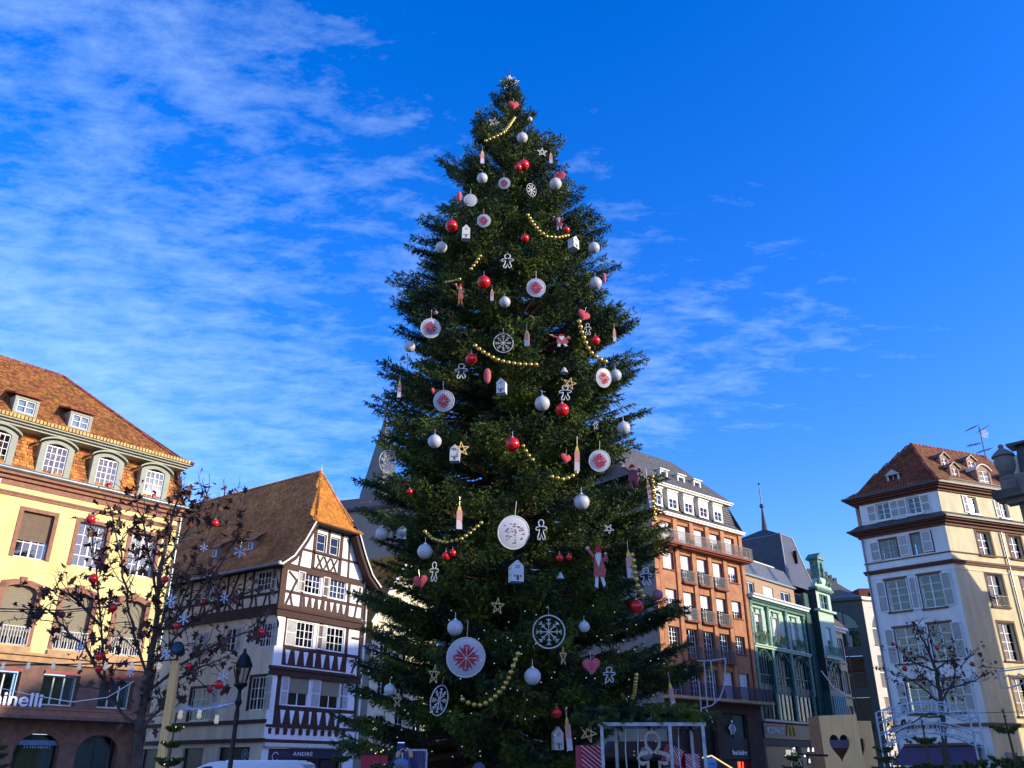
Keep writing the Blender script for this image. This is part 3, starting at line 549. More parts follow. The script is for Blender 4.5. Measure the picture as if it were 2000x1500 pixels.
for c in (-8.9,-6.6,-4.35,-2.1,.0)[:4]+(-11.1,):
    d=MB(); d.box(c-.72,c-.55,-.05,.05,23.75,25.5).box(c+.55,c+.72,-.05,.05,23.75,25.5).box(c-.55,c+.55,-.05,.05,25.3,25.5).box(c-.55,c+.55,-.05,.05,23.75,23.88).box(c-.8,c+.8,-.15,.9,25.5,25.62)
    d.box(c-.72,c-.66,.05,.9,23.9,25.5).box(c+.66,c+.72,.05,.9,23.9,25.5); f.build(d,'dormer',CREAMW); f.win(c-.55,c+.55,23.88,25.3,y=0.0,rows=3,back='net',blind=.4,bm=BLINDW)
for c in (-8.0,-5.4,-2.9):
    d=MB(); y=1.5; z=27.3; d.box(c-.55,c-.42,y,y+.1,z,z+.95).box(c+.42,c+.55,y,y+.1,z,z+.95).box(c-.42,c+.42,y,y+.1,z+.82,z+.95).box(c-.7,c+.7,y-.15,y+1.1,z+.95,z+1.05).box(c-.55,c-.5,y+.1,y+.9,z,z+.95).box(c+.5,c+.55,y+.1,y+.9,z,z+.95); f.build(d,'roof_dormer',CREAMW); f.win(c-.42,c+.42,z+.02,z+.82,y=y+.05,cols=1,rows=1,back='net')
fl=Face(O,TR((OX0,0,0))@Matrix.Rotation(-PI/2,4,'Z')); fl.wall(-11,0,0,23.2,[],GREYW,.1,name='flank_wall'); 
fr=Face(O,TR((OX1,0,0))@Matrix.Rotation(PI/2,4,'Z')); fr.wall(0,11,0,23.2,[],GREYW,.1,name='flank_wall')
f.box('chimney',ORNG,-15.3,-14.2,3.5,4.6,27,31.9)
# shop fronts of the orange block
f.box('shop_window',BLACKS,-11,-8.6,.4,.45,0,6.2); f.box('shop_window',BLACKS,-7.9,-5.4,.4,.45,0,6.2); f.box('shop_window',BLACKS,-4.6,-.9,.35,.45,0,6.2)
f.box('shop_fascia',mat('blue_black_fascia',(.012,.018,.03),.4),-4.6,-.9,.1,.3,2.5,4.2); f.box('shop_panel',mat('green_glass_panel',(.03,.09,.08),.1),-2.75,-1.3,.28,.34,4.2,6.1)
me=text_mesh('foot locker',.55,.02,'letters',LETW,width=2.1,bevel=.015); link('sign_letters',me,O,TR((-3.5,.05,2.85)))
ref=MB()    # striped referee emblem
ref.sphere((-2.95,.2,5.55),.13,10,8,sy=.3); ref.prism([(-3.25,4.5),(-2.75,4.5),(-2.72,5.3),(-3.2,5.35)],.18,.24); ref.bar((-2.75,5.25),(-2.5,4.95),.1,.05,.18).bar((-2.5,4.95),(-2.72,4.7),.1,.05,.18).bar((-3.2,5.25),(-3.5,5.0),.1,.05,.18).bar((-3.5,5.0),(-3.25,4.8),.1,.05,.18)
E_=f.build(ref,'emblem',LETW)
st=MB()
for i in range(4): st.box(-3.15+i*.11,-3.11+i*.11,.165,.179,4.52,5.28)
st.build('stripe',BLACKS,E_)
f.box('shop_light',mat('red_neon',(.7,.02,.01),.5,emit=(1,.05,.02,1.5)),-2.5,-2.15,.3,.34,1.1,2.3); f.box('shop_light',MATS['red_neon'],-1.85,-1.75,.3,.34,1.1,2.3); f.box('shop_panel',mat('red_panel',(.3,.02,.02),.5),-1.6,-.95,.3,.34,0,2.45)
# ======================= green belle-epoque building =======================
G=empty('green_building',(21.9,82,0),ang(.947,1),'pale green ornate building with arched iron bays and a tall gabled end bay','building'); f=Face(G)
gx0,gx1=1.35,13.3; bays=[(1.75,4.75),(5.15,8.55),(9.0,12.6)]
hg=[]; 
for a,b in bays: c=(a+b)/2-.1; hg.append((c-.62,c+.62,12.7,15.6))
f.wall(gx0,gx1,12.3,17.0,hg,GRN,.35)
for h_ in hg: f.win(*h_,y=.28,rows=3,ft=.1,fm=GRN,back='net' if h_[0]>4 else 'dark',blind=.25 if h_[0]<4 else .8,bm=BLINDW)
for (a,b),h_ in zip(bays,hg):
    c=(h_[0]+h_[1])/2
    mb=MB(); mb.box(c-.75,c+.75,-.16,.0,16.05,16.16).box(c-.6,c-.5,-.12,0,15.65,16.05).box(c+.5,c+.6,-.12,0,15.65,16.05); f.build(mb,'window_hood',GRNT)
    mb=MB(); mb.box(c-.95,c-.66,-.08,0,12.6,15.65).box(c+.66,c+.95,-.08,0,12.6,15.65); f.build(mb,'window_jamb',mat('pinkish_stone',(.42,.40,.34),.8,var=.3))
    f.railing(c-.9,c+.9,12.75,.95,y=-.45,m=GRNT,step=.16,r=.02,fancy=True)
    pl=MB()
    for k in range(40):
        q=Vector((c+random.uniform(-.8,.8),-.5+random.uniform(-.15,.1),12.9+random.random()*.8)); d_=Vector((random.uniform(-.2,.2),random.uniform(-.1,.1),.3)); e_=Vector((random.uniform(-.06,.06),.05,0)); pl.add([q-e_,q+e_,q+d_],[(0,1,2)])
    f.build(pl,'balcony_plants',mat('dry_plants',(.22,.24,.05),.8,island=.5),kind='stuff')
    # arched iron bay window below
    wd=b-a; n=12; pts=[(a+wd*i/n,11.2+1.0*math.sin(PI*i/n)**.8) for i in range(n+1)]
    mb=MB(); mb.tube([(x,-.12,z) for x,z in pts],.1,6).tube([(x,-.1,z-.28) for x,z in pts[1:-1]],.05,5); 
    mb.box(a-.05,a+.12,-.15,.1,9.1,11.2).box(b-.12,b+.05,-.15,.1,9.1,11.2)
    for k in (1,2,3,4,5): x=a+wd*k/6; mb.box(x-.05,x+.05,-.05,.05,9.1,11.2+1.0*math.sin(PI*k/6)**.8)
    mb.box(a,b,-.06,.04,9.85,9.97)
    f.build(mb,'arched_bay',GRND); f.build(MB().prism([(a,9.1),(b,9.1)]+pts[::-1],.1,.13),'pane',GLASS)
    f.build(MB().box(a,b,.45,.47,9.1,12.3),'curtain',CURT if b>8 else mat('green_curtain',(.12,.2,.16),.9,var=.5,vs=4))
    mb=MB(); mb.box(a,b,.05,.12,6.0,8.3)
    f.build(mb,'dark_window',GLASS); f.build(MB().box(a,b,.5,.52,6.0,8.3),'backing',DARK)
    mb=MB()
    for k in range(5): x=a+wd*k/4; mb.box(x-.05,x+.05,-.02,.1,6.,8.4)
    f.build(mb,'window_mullion',GRND)
    for k in range(3): f.box('string_panel',GRND,a+wd*k/3+.05,a+wd*(k+1)/3-.05,-.05,.02,8.5,9.05)
f.wall(gx0,18.4,5.8,12.3,[(a,b,9.1,12.2) for a,b in bays]+[(a,b,6.0,8.3) for a,b in bays]+[(14.9,18.1,9.1,12.2),(15,17.9,5.9,8.6)],GRND,.4,name='iron_front')
mb=MB(); mb.box(gx0,13.2,-.3,.0,12.32,12.5).box(gx0,13.2,-.42,0,12.5,12.62); f.build(mb,'balcony_slab',GRN)
for x in (1.55,4.95,8.78,12.8):
    mb=MB(); mb.box(x-.16,x+.16,-.22,0,12.6,16.4).box(x-.24,x+.24,-.3,0,16.1,16.4).box(x-.22,x+.22,-.3,0,8.4,12.3).box(x-.2,x+.2,-.16,0,5.8,8.4); f.build(mb,'pilaster',GRNT)
mb=MB(); mb.box(gx0,13.2,-.3,.05,16.45,16.7)
for i in range(40): x=gx0+.1+i*.3; mb.box(x,x+.17,-.5,0,16.7,16.88)
f.build(mb,'dentil_frieze',GRNT)
mb=MB(); mb.box(gx0-.1,13.3,-.75,.1,16.88,17.12).box(gx0-.15,13.35,-.9,.1,17.12,17.28); f.build(mb,'cornice',mat('pale_mint_stone',(.60,.68,.60),.7,var=.15))
AT=mat('tan_attic_render',(.40,.27,.16),.9,var=.2)
ha_=[(2.0,3.9,17.5,18.75),(5.7,7.8,17.5,18.75),(9.4,11.6,17.5,18.75)]
f.wall(gx0,12.6,17.1,19.3,ha_,AT,.25,name='attic_wall',y=.35)
for a in ha_: f.win(*a,y=.5,rows=1,key='plain',back='net',ft=.1,blind=.8 if a[0]>5 and a[0]<6 else 0,bm=BLINDW)
mb=MB(); mb.box(gx0-.1,12.7,.1,.6,19.3,19.48); f.build(mb,'gutter',ZINC)
slab(G,'mansard_roof',mat('grey_slate',(.12,.13,.13),.5,var=.25,bump=.3,bs=10),[[(gx0,.3,19.45),(12.8,.3,19.45),(12.8,1.3,21.4),(gx0,1.3,21.4)],[(gx0,1.3,21.4),(12.8,1.3,21.4),(12.8,9,21.6),(gx0,9,21.6)]])
f.box('roof_edge',CREAMW,gx0,10.5,1.2,1.35,21.38,21.5)
for c in (4.2,8.6): f.build(MB().add([(c,.38,19.75),(c+.8,.38,19.75),(c+.8,1.2,21.3),(c,1.2,21.3)],[(0,1,2,3)]),'skylight',GLASS)
# projecting end bay
tx0,tx1=14.7,18.4; ty=-1.1
mb=MB(); mb.box(tx0-.05,tx1,ty,.0,5.8,9.05); f.build(mb,'bay_base',GRND)
ft_=Face(G,TR((0,ty,0)))
ft_.wall(tx0,tx1,12.3,17.2,[(15.9,17.2,13.0,15.6)],GRN,.3,name='bay_wall'); ft_.win(15.9,17.2,13.0,15.6,y=.25,rows=3,fm=GRN,ft=.1,back='net',blind=.5,bm=BLINDW)
ft_.wall(tx0,tx1,9.05,12.3,[(15.0,18.1,9.2,12.1)],GRND,.3,name='bay_wall')
mb=MB(); 
for k in range(6): x=15.0+3.1*k/5; mb.box(x-.06,x+.06,0,.1,9.2,12.1)
mb.tube([(15.0+3.1*i/12,-.05,11.1+.95*math.sin(PI*i/12)**.8) for i in range(13)],.09,6); ft_.build(mb,'arched_bay',GRND); ft_.box('pane',GLASS,15,18.1,.15,.17,9.2,12.1); ft_.box('curtain',CURT,15,18.1,.35,.37,9.2,12.1)
ft_.box('teal_shutter',TEAL,15.1,17.9,-.04,.0,5.9,8.6)
for k in range(7): ft_.box('shutter_rib',GRND,15.1+2.8*k/6-.03,15.1+2.8*k/6+.03,-.08,-.04,5.9,8.6)
mb=MB(); mb.box(tx0-.2,tx1+.2,-.35,.3,17.2,17.42); mb.box(tx0-.15,tx1+.15,-.3,.0,12.3,12.55); ft_.build(mb,'cornice',GRN); ft_.railing(15.2,18.2,12.6,.95,y=-.45,m=GRNT,step=.16,r=.02)
ft_.wall(tx0+.1,tx1-.1,17.4,19.5,[(15.5,17.6,17.5,19.1)],GRN,.3,name='attic_wall'); ft_.win(15.5,17.6,17.5,19.1,y=.2,cols=3,rows=2,fm=GRN,back='net')
mb=MB(); mb.box(tx0-.25,tx1+.25,-.35,.6,19.5,19.75)
for i in range(12): mb.box(tx0+i*.31,tx0+.17+i*.31,-.3,0,19.35,19.5)
ft_.build(mb,'cornice',GRNT)
mb=MB(); mb.prism([(tx0-.2,19.75),(tx1+.2,19.75),(tx1+.2,19.95),(17.3,20.9),(16.55,21.1),(15.8,20.9),(tx0-.2,19.95)],-.2,.35); ft_.build(mb,'pediment',GRN)
mb=MB(); mb.prism([(15.7,20.9),(17.4,20.9),(17.2,21.6),(17.25,22.9),(15.85,22.9),(15.9,21.6)],-.25,.7).prism([(15.65,22.9),(17.45,22.9),(17.5,23.05),(16.55,23.7),(15.6,23.05)],-.4,1.0).tube([(15.9,-.3,20.2),(15.5,-.3,20.6),(15.6,-.3,21.2),(15.9,-.3,21.0)],.12,6).tube([(17.2,-.3,20.2),(17.6,-.3,20.6),(17.5,-.3,21.2),(17.2,-.3,21.0)],.12,6).lathe([(.28,0),(.2,.3),(.32,.8),(.2,1.3),(.1,1.6)],8,(16.55,-.3,21.0)).sphere((15.2,-.3,20.3),.25,8,6).sphere((17.9,-.3,20.3),.25,8,6)
ft_.build(mb,'ornate_gable',GRNT)
for s_ in (0,1):
    fx=Face(G,TR((tx0 if s_==0 else tx1,0,0))@Matrix.Rotation(-PI/2 if s_==0 else PI/2,4,'Z'))
    if s_==0: fx.wall(0,1.1,0,19.5,[],mat('shaded_green_iron',(.012,.03,.028),.6),.1,name='bay_flank')  # left flank darker than the right one: its shade is in the colour
    else: fx.wall(-1.1,9,0,19.5,[],GRND,.1,name='bay_flank')
f.box('flank_shade_strip',GRND,13.35,14.6,-.35,.0,5.8,19.0)  # dark strip standing in for the projecting bay's shaded flank
f.wall(gx0,18.4,0,5.8,[(1.8,8.2,0,3.7),(8.8,13.0,0,3.7),(14,18,0,4.5)],mat('dark_shop_stone',(.02,.035,.04),.6,var=.3),.5,name='shop_wall')
f.box('shop_window',BLACKS,1.8,13.,.4,.45,0,3.7); f.box('shop_cornice',mat('grey_metal_edge',(.25,.28,.3),.4),gx0,13.2,-.45,0,5.72,5.9)
f.box('shop_fascia',mat('charcoal_fascia',(.02,.024,.028),.4),1.6,13.1,-.12,0,4.3,5.6)
me=text_mesh("MCDONALD'S",.75,.02,'letters',mat('grey_letters',(.5,.55,.65),.4),width=3.2,bevel=.01); link('sign_letters',me,G,TR((2.1,-.15,4.75)))
mb=MB()
for c in (6.45,7.2): mb.tube([(c-.38*math.cos(PI*k/8),-.16,4.6+.95*math.sin(PI*k/8)**.7) for k in range(9)],.07,6)
f.build(mb,'arches_emblem',YELM); me=text_mesh('BAR',.6,.02,'letters',MATS['grey_letters'],width=1.4); link('sign_letters',me,G,TR((11.2,-.15,4.8)))
f.box('lit_window',mat('warm_lit_window',(.5,.5,.4),.6,emit=(.9,.9,.7,.25)),6.3,9.2,.35,.39,2.6,3.4)
# slate pavilion roof behind
mb=MB(); b0=[(15.0,2,20.5),(21.8,2,20.5),(21.8,12,20.5),(15.0,12,20.5)]; t0=[(16.8,3,26.7),(19.7,3,26.7),(19.9,10,26.7),(16.8,10,26.7)]
for i in range(4): j=(i+1)%4; mb.poly([b0[i],b0[j],t0[j],t0[i]])
r0=[(17.9,5.5,27.9),(18.4,5.5,27.9)]
mb.poly([t0[0],t0[1],r0[1],r0[0]]).poly([t0[1],t0[2],r0[1]]).poly([t0[2],t0[3],r0[0],r0[1]]).poly([t0[3],t0[0],r0[0]])
PV=mb.build('pavilion_roof',SLATE,G)
mb=MB()
for a,b in zip(t0,t0[1:]+t0[:1]): mb.tube([a,b],.09,6)
mb.tube([b0[0],t0[0]],.08,6).tube([b0[1],t0[1]],.08,6); mb.build('lead_roll',ZINC,PV)
mb=MB(); mb.tube([(18.1,5.5,27.7),(18.1,5.5,30.6)],[.36,.1],8).sphere((18.1,5.5,30.8),.3,8,6).tube([(18.1,5.5,31),(18.1,5.5,33.4)],.07,6).sphere((18.1,5.5,33.6),.15,6,5); mb.build('spire',SLATE,PV)
f.box('roof_slit',DARK,18.6,18.75,2.2,2.6,23.4,24.9); f.box('chimney',ORNG,7.9,8.9,8.5,9.6,20.5,24.9); f.build(MB().box(gx0,18.4,1.5,12,12,19.4),'rear_volume',GREYW)
# ======================= white corner building (right) =======================
RB=empty('white_corner_house',(28.97,55,0),ang(1.025,-1),'white corner house, sunward face tinted cream, with grey shutters and flared red brown tiled roof','building')
f=Face(RB); dA=ang(2.49,1)-ang(1.025,-1); fr=Face(RB,Matrix.Rotation(dA,4,'Z'))   # front (left-hand) and right-hand faces share the corner at the origin
BRS=mat('brown_window_stone',(.17,.10,.06),.85,var=.3,vs=6); MAR=mat('maroon_cornice',(.13,.035,.02),.7,var=.25,vs=4)
L0=-5.75; R1=9.5
w4=[(-4.3,-3.35,17.66,18.84),(-2.15,-1.25,17.66,18.84)]; w3=[(-4.5,-3.35,14.9,16.22),(-2.28,-1.05,14.9,16.28)]
w2=[(-4.6,-3.24,11.38,13.45),(-2.38,-1.0,11.33,13.48)]; w1=[(-4.6,-3.25,8.03,10.27),(-2.37,-1.0,8.05,10.3)]; w0=[(-4.5,-3.2,4.94,6.9),(-2.2,-1.1,4.94,6.88)]
f.wall(L0+.3,-.02,17.2,19.0,w4,PLASTR,.25,name='upper_wall'); f.wall(L0,0,14.2,17.0,w3,PLASTR,.25); f.wall(L0,0,0,14.2,w2+w1+w0+[(-5,-1,0,3.0)],PLASTR,.25)
for a in w4: f.win(*a,y=.15,rows=3,shut='lr',sw=.6,ft=.07,sill=WHITE,back='dark')
for a in w3: f.win(*a,y=.15,rows=3,shut='l' if a[0]<-3 else '',sw=.66,ft=.06,sur=BRS,st=.12,sp=.02,back='dark',fm=mat('pale_grey_paint',(.5,.5,.48),.5))
for x in (-3.2,-1.65): # opened shutters standing in front of the windows
    mb=MB(); w_=.66; a=x
    mb.box(a,a+.06,-.1,-.06,14.95,16.35).box(a+w_-.06,a+w_,-.1,-.06,14.95,16.35)
    for z in (14.95,15.62,16.29): mb.box(a+.06,a+w_-.06,-.1,-.06,z,z+.06)
    mb.mi=1; mb.box(a+.06,a+w_-.06,-.08,-.07,15.,16.3); f.build(mb,'shutter',[WHITE,SHUT])
for a in w2: f.win(*a,y=.18,rows=4,shut='lr',sw=.62,ft=.07,mt=.035,sur=BRS,st=.15,sp=.02,sill=BRS,key='plain')
for a in w1: f.win(*a,y=.18,rows=4,shut='lr' ,sw=.62,ft=.07,mt=.035,sur=BRS,st=.15,sp=.02,sill=BRS,back='red',key='plain')
for a in w0: f.win(*a,y=.18,rows=4,shut='lr',sw=.58,ft=.07,mt=.035,sur=BRS,st=.13,sp=.02,sill=BRS,key='plain')
r4=[(2.62,3.5,17.64,18.85),(5.58,6.45,17.64,18.85)]; r3=[(2.72,3.97,14.78,16.4),(5.65,6.9,14.78,16.4)]; r2=[(2.72,4.15,11.4,13.52),(5.9,7.3,11.4,13.52)]; r1=[(2.75,4.15,8.0,10.35),(5.9,7.3,8.0,10.35)]; r0=[(2.75,4.15,4.7,6.95),(5.9,7.3,4.7,6.95)]
fr.wall(.02,R1,17.2,19.0,r4,PLASTY,.25,name='upper_wall'); fr.wall(0,R1,14.2,17.0,r3,PLASTY,.25); fr.wall(0,R1,0,14.2,r2+r1+r0+[(1.0,2.9,0,2.4),(4,7,0,3)],PLASTY,.25)  # sunward face: same off-white wall yellowed, warm light put into its colour
for a in r4: fr.win(*a,y=.15,rows=2,shut='l',sw=.42,ft=.07,sill=WHITE)
for a in r3: fr.win(*a,y=.2,rows=3,ft=.07,mt=.04,sur=BRS,st=.15,sp=.02,sill=BRS,key='plain')
for a in r2: fr.win(*a,y=.22,rows=3,ft=.07,mt=.04,sur=BRS,st=.15,sp=.02,sill=BRS,key='plain'); 
for a in r2: fr.railing(a[0],a[1],11.4,.7,y=-.05,sides=False)
for a in r1: fr.win(*a,y=.22,rows=4,ft=.07,mt=.04,sur=BRS,st=.15,sp=.02,sill=BRS,back='red',key='plain')
for a in r0: fr.win(*a,y=.22,rows=3,ft=.07,mt=.04,sur=BRS,st=.15,sp=.02,sill=BRS,back='red',key='plain')
def ring_band(z0,z1,o,m,name,l0=L0):
    a=(math.cos(dA),math.sin(dA)); n=(math.sin(dA),-math.cos(dA))      # right face direction and outward normal
    bx,by=n[0]*o,n[1]*o; t=(-o-by)/a[1] if abs(a[1])>1e-6 else 0; cx_=bx+a[0]*t   # mitred corner
    P=[(l0-o,4),(l0-o,-o),(cx_,-o),(a[0]*R1+bx,a[1]*R1+by),(a[0]*R1-n[0]*3,a[1]*R1-n[1]*3),(l0+2,4)]
    mb=MB(); k=len(P); mb.add([(x,y,z0) for x,y in P]+[(x,y,z1) for x,y in P],[tuple(range(k))[::-1],tuple(range(k,2*k))]+[(i,(i+1)%k,(i+1)%k+k,i+k) for i in range(k)])
    return f.build(mb,name,m)
ring_band(14.1,14.24,.16,MAR,'cornice'); ring_band(13.98,14.1,.1,MAR,'cornice_moulding'); ring_band(14.72,14.8,.06,BRS,'string_course'); ring_band(4.05,4.25,.12,BRS,'string_course'); ring_band(13.62,13.68,.04,PLASTR,'string_moulding')
ring_band(16.55,16.75,.12,MAR,'eaves_moulding'); ring_band(16.75,16.9,.3,MAR,'eaves_moulding'); ring_band(16.9,17.05,.52,MAR,'eaves_cornice')
ring_band(18.95,19.1,.12,MAR,'eaves_moulding'); ring_band(19.1,19.25,.32,MAR,'eaves_moulding'); ring_band(19.25,19.4,.5,MAR,'eaves_cornice')
ring_band(19.36,19.5,.66,mat('dark_gutter',(.06,.045,.04),.5),'gutter'); ring_band(17.0,17.12,.66,MATS['dark_gutter'],'gutter')
def corner(o,z):   # point of the mitred corner at offset o outwards
    a=(math.cos(dA),math.sin(dA)); n=(math.sin(dA),-math.cos(dA)); bx,by=n[0]*o,n[1]*o; t=(-o-by)/a[1]; return Vector((bx+a[0]*t,-o,z))
def rpt(u,o,z): a=(math.cos(dA),math.sin(dA)); n=(math.sin(dA),-math.cos(dA)); return Vector((a[0]*u+n[0]*o,a[1]*u+n[1]*o,z))
apx=rpt(1.93,-3.04,23.6); ape=rpt(R1,-3.04,23.6)
lv=[(.62,19.4),(-.3,20.05),(-.95,20.95)]
polys=[]
for (o,z),(o2,z2) in zip(lv,lv[1:]): polys+= [[(L0-o,-o,z),corner(o,z),corner(o2,z2),(L0-o2,-o2,z2)],[corner(o,z),rpt(R1,o,z),rpt(R1,o2,z2),corner(o2,z2)],[(L0-o,6,z),(L0-o,-o,z),(L0-o2,-o2,z2),(L0-o2,6,z2)]]
o,z=lv[-1]; polys+=[[(L0-o,-o,z),corner(o,z),apx],[corner(o,z),rpt(R1,o,z),ape,apx],[(L0-o,6,z),(L0-o,-o,z),apx,(apx.x,apx.y+2,23.6)]]
slab(RB,'roof',TILER,polys)
ax=apx.x
surf_tiles(RB,Matrix(),[(-.62,19.43),(.3,20.08),(.95,20.98),(float(apx.y),23.62)],L0-.62,.5,TILER,tw=.19,th=.17,lift=.03,clip=lambda U,V:(U>np.interp(V,[0,1.13,2.24,6],[L0-.62,L0+.3,L0+.95,ax]))&(U<np.interp(V,[0,1.13,2.24,5.6],[corner(.62,0).x,corner(-.3,0).x,corner(-.95,0).x,ax])))
surf_tiles(RB,fr.M,[(-.62,19.43),(.3,20.08),(.95,20.98),(3.04,23.62)],-.6,R1,mat('sunlit_red_tile',(.21,.085,.038),.85,island=.35,var=.3),tw=.19,th=.17,lift=.03,clip=lambda U,V:U>np.interp(V,[0,2.24,5.6],[.3,.6,1.93]))  # sunward slope: lighter copy of the roof tile, sunlight put into the colour
ridge_tiles(RB,corner(.62,19.45),corner(-.95,21.0),RT); ridge_tiles(RB,corner(-.95,21.0),apx+Vector((0,0,.05)),RT); ridge_tiles(RB,apx,ape,RT)
lv2=[(.62,17.05),(.05,17.5)]
polys=[]
for (o,z),(o2,z2) in zip(lv2,lv2[1:]): polys+= [[(L0-o,-o,z),corner(o,z),corner(o2-.02,z2),(L0-o2,-o2,z2)],[corner(o,z),rpt(R1,o,z),rpt(R1,o2,z2),corner(o2,z2)],[(L0-o,6,z),(L0-o,-o,z),(L0-o2,-o2,z2),(L0-o2,6,z2)]]
slab(RB,'skirt_roof',SLATE,polys)
fs_=Face(RB,TR((L0,0,0))@Matrix.Rotation(-PI/2,4,'Z')); fs_.wall(-8,0,0,19.2,[],PLASTR,.1,name='side_wall')
f.build(MB().tube([(L0+.12,-.1,16.5),(L0+.12,-.1,.2)],.055,8),'downpipe',ZINC,smooth=True); fr.build(MB().tube([(5.0,-.1,16.5),(5.0,-.1,.2)],.055,8),'downpipe',ZINC,smooth=True)
BRACK=mat('snow_guard',(.25,.22,.16),.6,var=.3)
mb=MB()
for i in range(44): x=.7+i*.2; mb.box(x,x+.04,-.6,-.56,19.4,19.75)
mb.box(.6,R1,-.62,-.54,19.72,19.76); mb.box(.6,R1,-.62,-.54,19.55,19.59); fr.build(mb,'snow_guard',BRACK)
mb=MB()
for i in range(30): x=L0-.3+i*.2; mb.box(x,x+.03,-.5,-.47,19.4,19.7)
f.build(mb,'snow_guard',BRACK)
def gdorm(F_,c,y,z,w_,h,arch=False,m=None):
    m=m or mat('pinkish_dormer',(.45,.24,.14),.8,var=.2); d=MB(); x0,x1=c-w_/2,c+w_/2
    d.box(x0,x0+.14,y,y+.1,z,z+h).box(x1-.14,x1,y,y+.1,z,z+h).box(x0+.14,x1-.14,y,y+.1,z,z+.1)
    if arch: top=[(x0-.1,z+h)]+[(x0-.1+(w_+.2)*i/8,z+h+.42*math.sin(PI*i/8)**.8) for i in range(1,8)]+[(x1+.1,z+h)]
    else: top=[(x0-.12,z+h),(c,z+h+.42),(x1+.12,z+h)]
    d.prism(top[::-1],y,y+.12); d.box(x0,x0+.05,y+.1,y+1.6,z,z+h).box(x1-.05,x1,y+.1,y+1.6,z,z+h); F_.build(d,'roof_dormer',m)
    up=[(x,zz+.07) for x,zz in top]; F_.build(MB().prism(top+up[::-1],y-.12,y+1.7),'dormer_roof',CREAMW if arch else SLATE)
    F_.win(x0+.14,x1-.14,z+.1,z+h,y=y+.05,rows=3 if h>1 else 2,ft=.05,mt=.035,back='net')
gdorm(fr,2.75,.55,20.15,.85,.9); gdorm(fr,5.25,.3,19.85,1.3,1.25,True); gdorm(fr,8.1,.3,19.85,1.2,1.2); gdorm(fr,2.95,1.35,21.35,.8,.75); gdorm(fr,5.8,1.5,21.5,.9,.8)
d=MB(); c=-2.9; d.box(c-.45,c-.3,.55,.65,20.2,20.85).box(c+.3,c+.45,.55,.65,20.2,20.85).box(c-.45,c+.45,.5,.65,20.05,20.2).prism([(c-.55,20.85),(c,21.25),(c+.55,20.85)][::-1],.45,1.6).box(c-.02,c+.02,.58,.64,20.2,20.85); f.build(d,'roof_dormer',mat('grey_mint_paint',(.35,.40,.38),.6))
f.box('awning_stay',BRS,-5.2,-1.,-.3,-.02,3.0,3.15); f.box('shop_window',mat('red_shop_interior',(.10,.015,.01),.7),-5,-1,.2,.24,0,3.0)
# awning with a hard roof over the shop
mb=MB(); 
for z_,y_,z2,y2 in ((3.05,-.02,2.42,-1.3),(2.42,-1.3,1.95,-2.3)): mb.add([(-5.3,y_,z_),(-.6,y_,z_),(-.5,y2,z2),(-5.4,y2,z2),(-5.3,y_,z_-.06),(-.6,y_,z_-.06),(-.5,y2,z2-.06),(-5.4,y2,z2-.06)],[(0,1,2,3),(7,6,5,4),(0,4,5,1),(1,5,6,2),(2,6,7,3),(3,7,4,0)])
f.build(mb,'shop_awning',mat('purple_awning',(.085,.055,.11),.8,var=.2,vs=2)); fr.box('blue_plate',mat('blue_plate',(.02,.04,.25),.4),.85,1.45,-.06,-.02,2.0,2.6)
fr.box('door',DARK,1,2.9,.1,.2,0,2.4); fr.box('door',DARK,4,7,.1,.2,0,3.)
# antenna on that roof
an=px(1935,948,61); AN=empty('roof_antenna',an,0,'tall thin television aerial with several crossbars on the roof at the right','aerial')
def rel(o,p): return p-o
tip=px(1912,833,61)-an; mb=MB(); mb.tube([(0,0,-3),tip],.045,5).build('mast',mat('dull_steel',(.14,.13,.13),.5,metal=.5),AN)
for (xa,ya,xb,yb,k) in ((1887,841,1908,832,1),(1911,843,1928,833,1),(1889,871,1915,866,1),(1908,884,1937,876,1)):
    a,b=px(xa,ya,61)-an,px(xb,yb,61)-an; mb=MB(); mb.tube([a,b],.035,5)
    dv=(b-a); 
    for t_ in (.1,.3,.5,.7,.9): p=a+dv*t_; mb.tube([p-Vector((0,.45,0)),p+Vector((0,.45,0))],.02,4)
    mb.build('crossbar',MATS['dull_steel'],AN)
mb=MB()
for i in range(4): p=px(1918+i*3,846,61)-an; mb.tube([p-Vector((0,0,.4)),p+Vector((0,0,.25))],.03,5)
mb.tube([px(1914,852,61)-an,px(1930,846,61)-an],.035,5); mb.build('panel_reflector',LETW,AN)
# ======================= stone building at the right edge =======================
ST=mat('weathered_grey_stone',(.20,.18,.15),.9,c2=(.11,.10,.085),vs=1.2,bump=.5,bs=8)
EB=empty('stone_building',(28.06,45,0),ang(1.025,-1),'weathered grey stone building at the right edge with a stone urn on its parapet','building'); f=Face(EB)
dE=ang(2.49,1)-ang(1.025,-1); fe=Face(EB,Matrix.Rotation(dE,4,'Z')); 
f.wall(0,20,0,15.3,[(1.6+i*2.7,2.9+i*2.7,z,z+2.2) for i in range(6) for z in (4.8,8.6,12.2)],ST,.3)
for i in range(6):
    for z in (4.8,8.6,12.2): f.win(1.6+i*2.7,2.9+i*2.7,z,z+2.2,y=.2,rows=3)
fb=Face(EB,Matrix.Rotation(dE,4,'Z')@Matrix.Rotation(0,4,'Z')); 
mb=MB(); mb.quad((0,0,0),(18*math.cos(dE),18*math.sin(dE),0),(18*math.cos(dE),18*math.sin(dE),15.3),(0,0,15.3)); f.build(mb,'wall',ST)
ec=(18*math.cos(dE)+20*0,18*math.sin(dE))
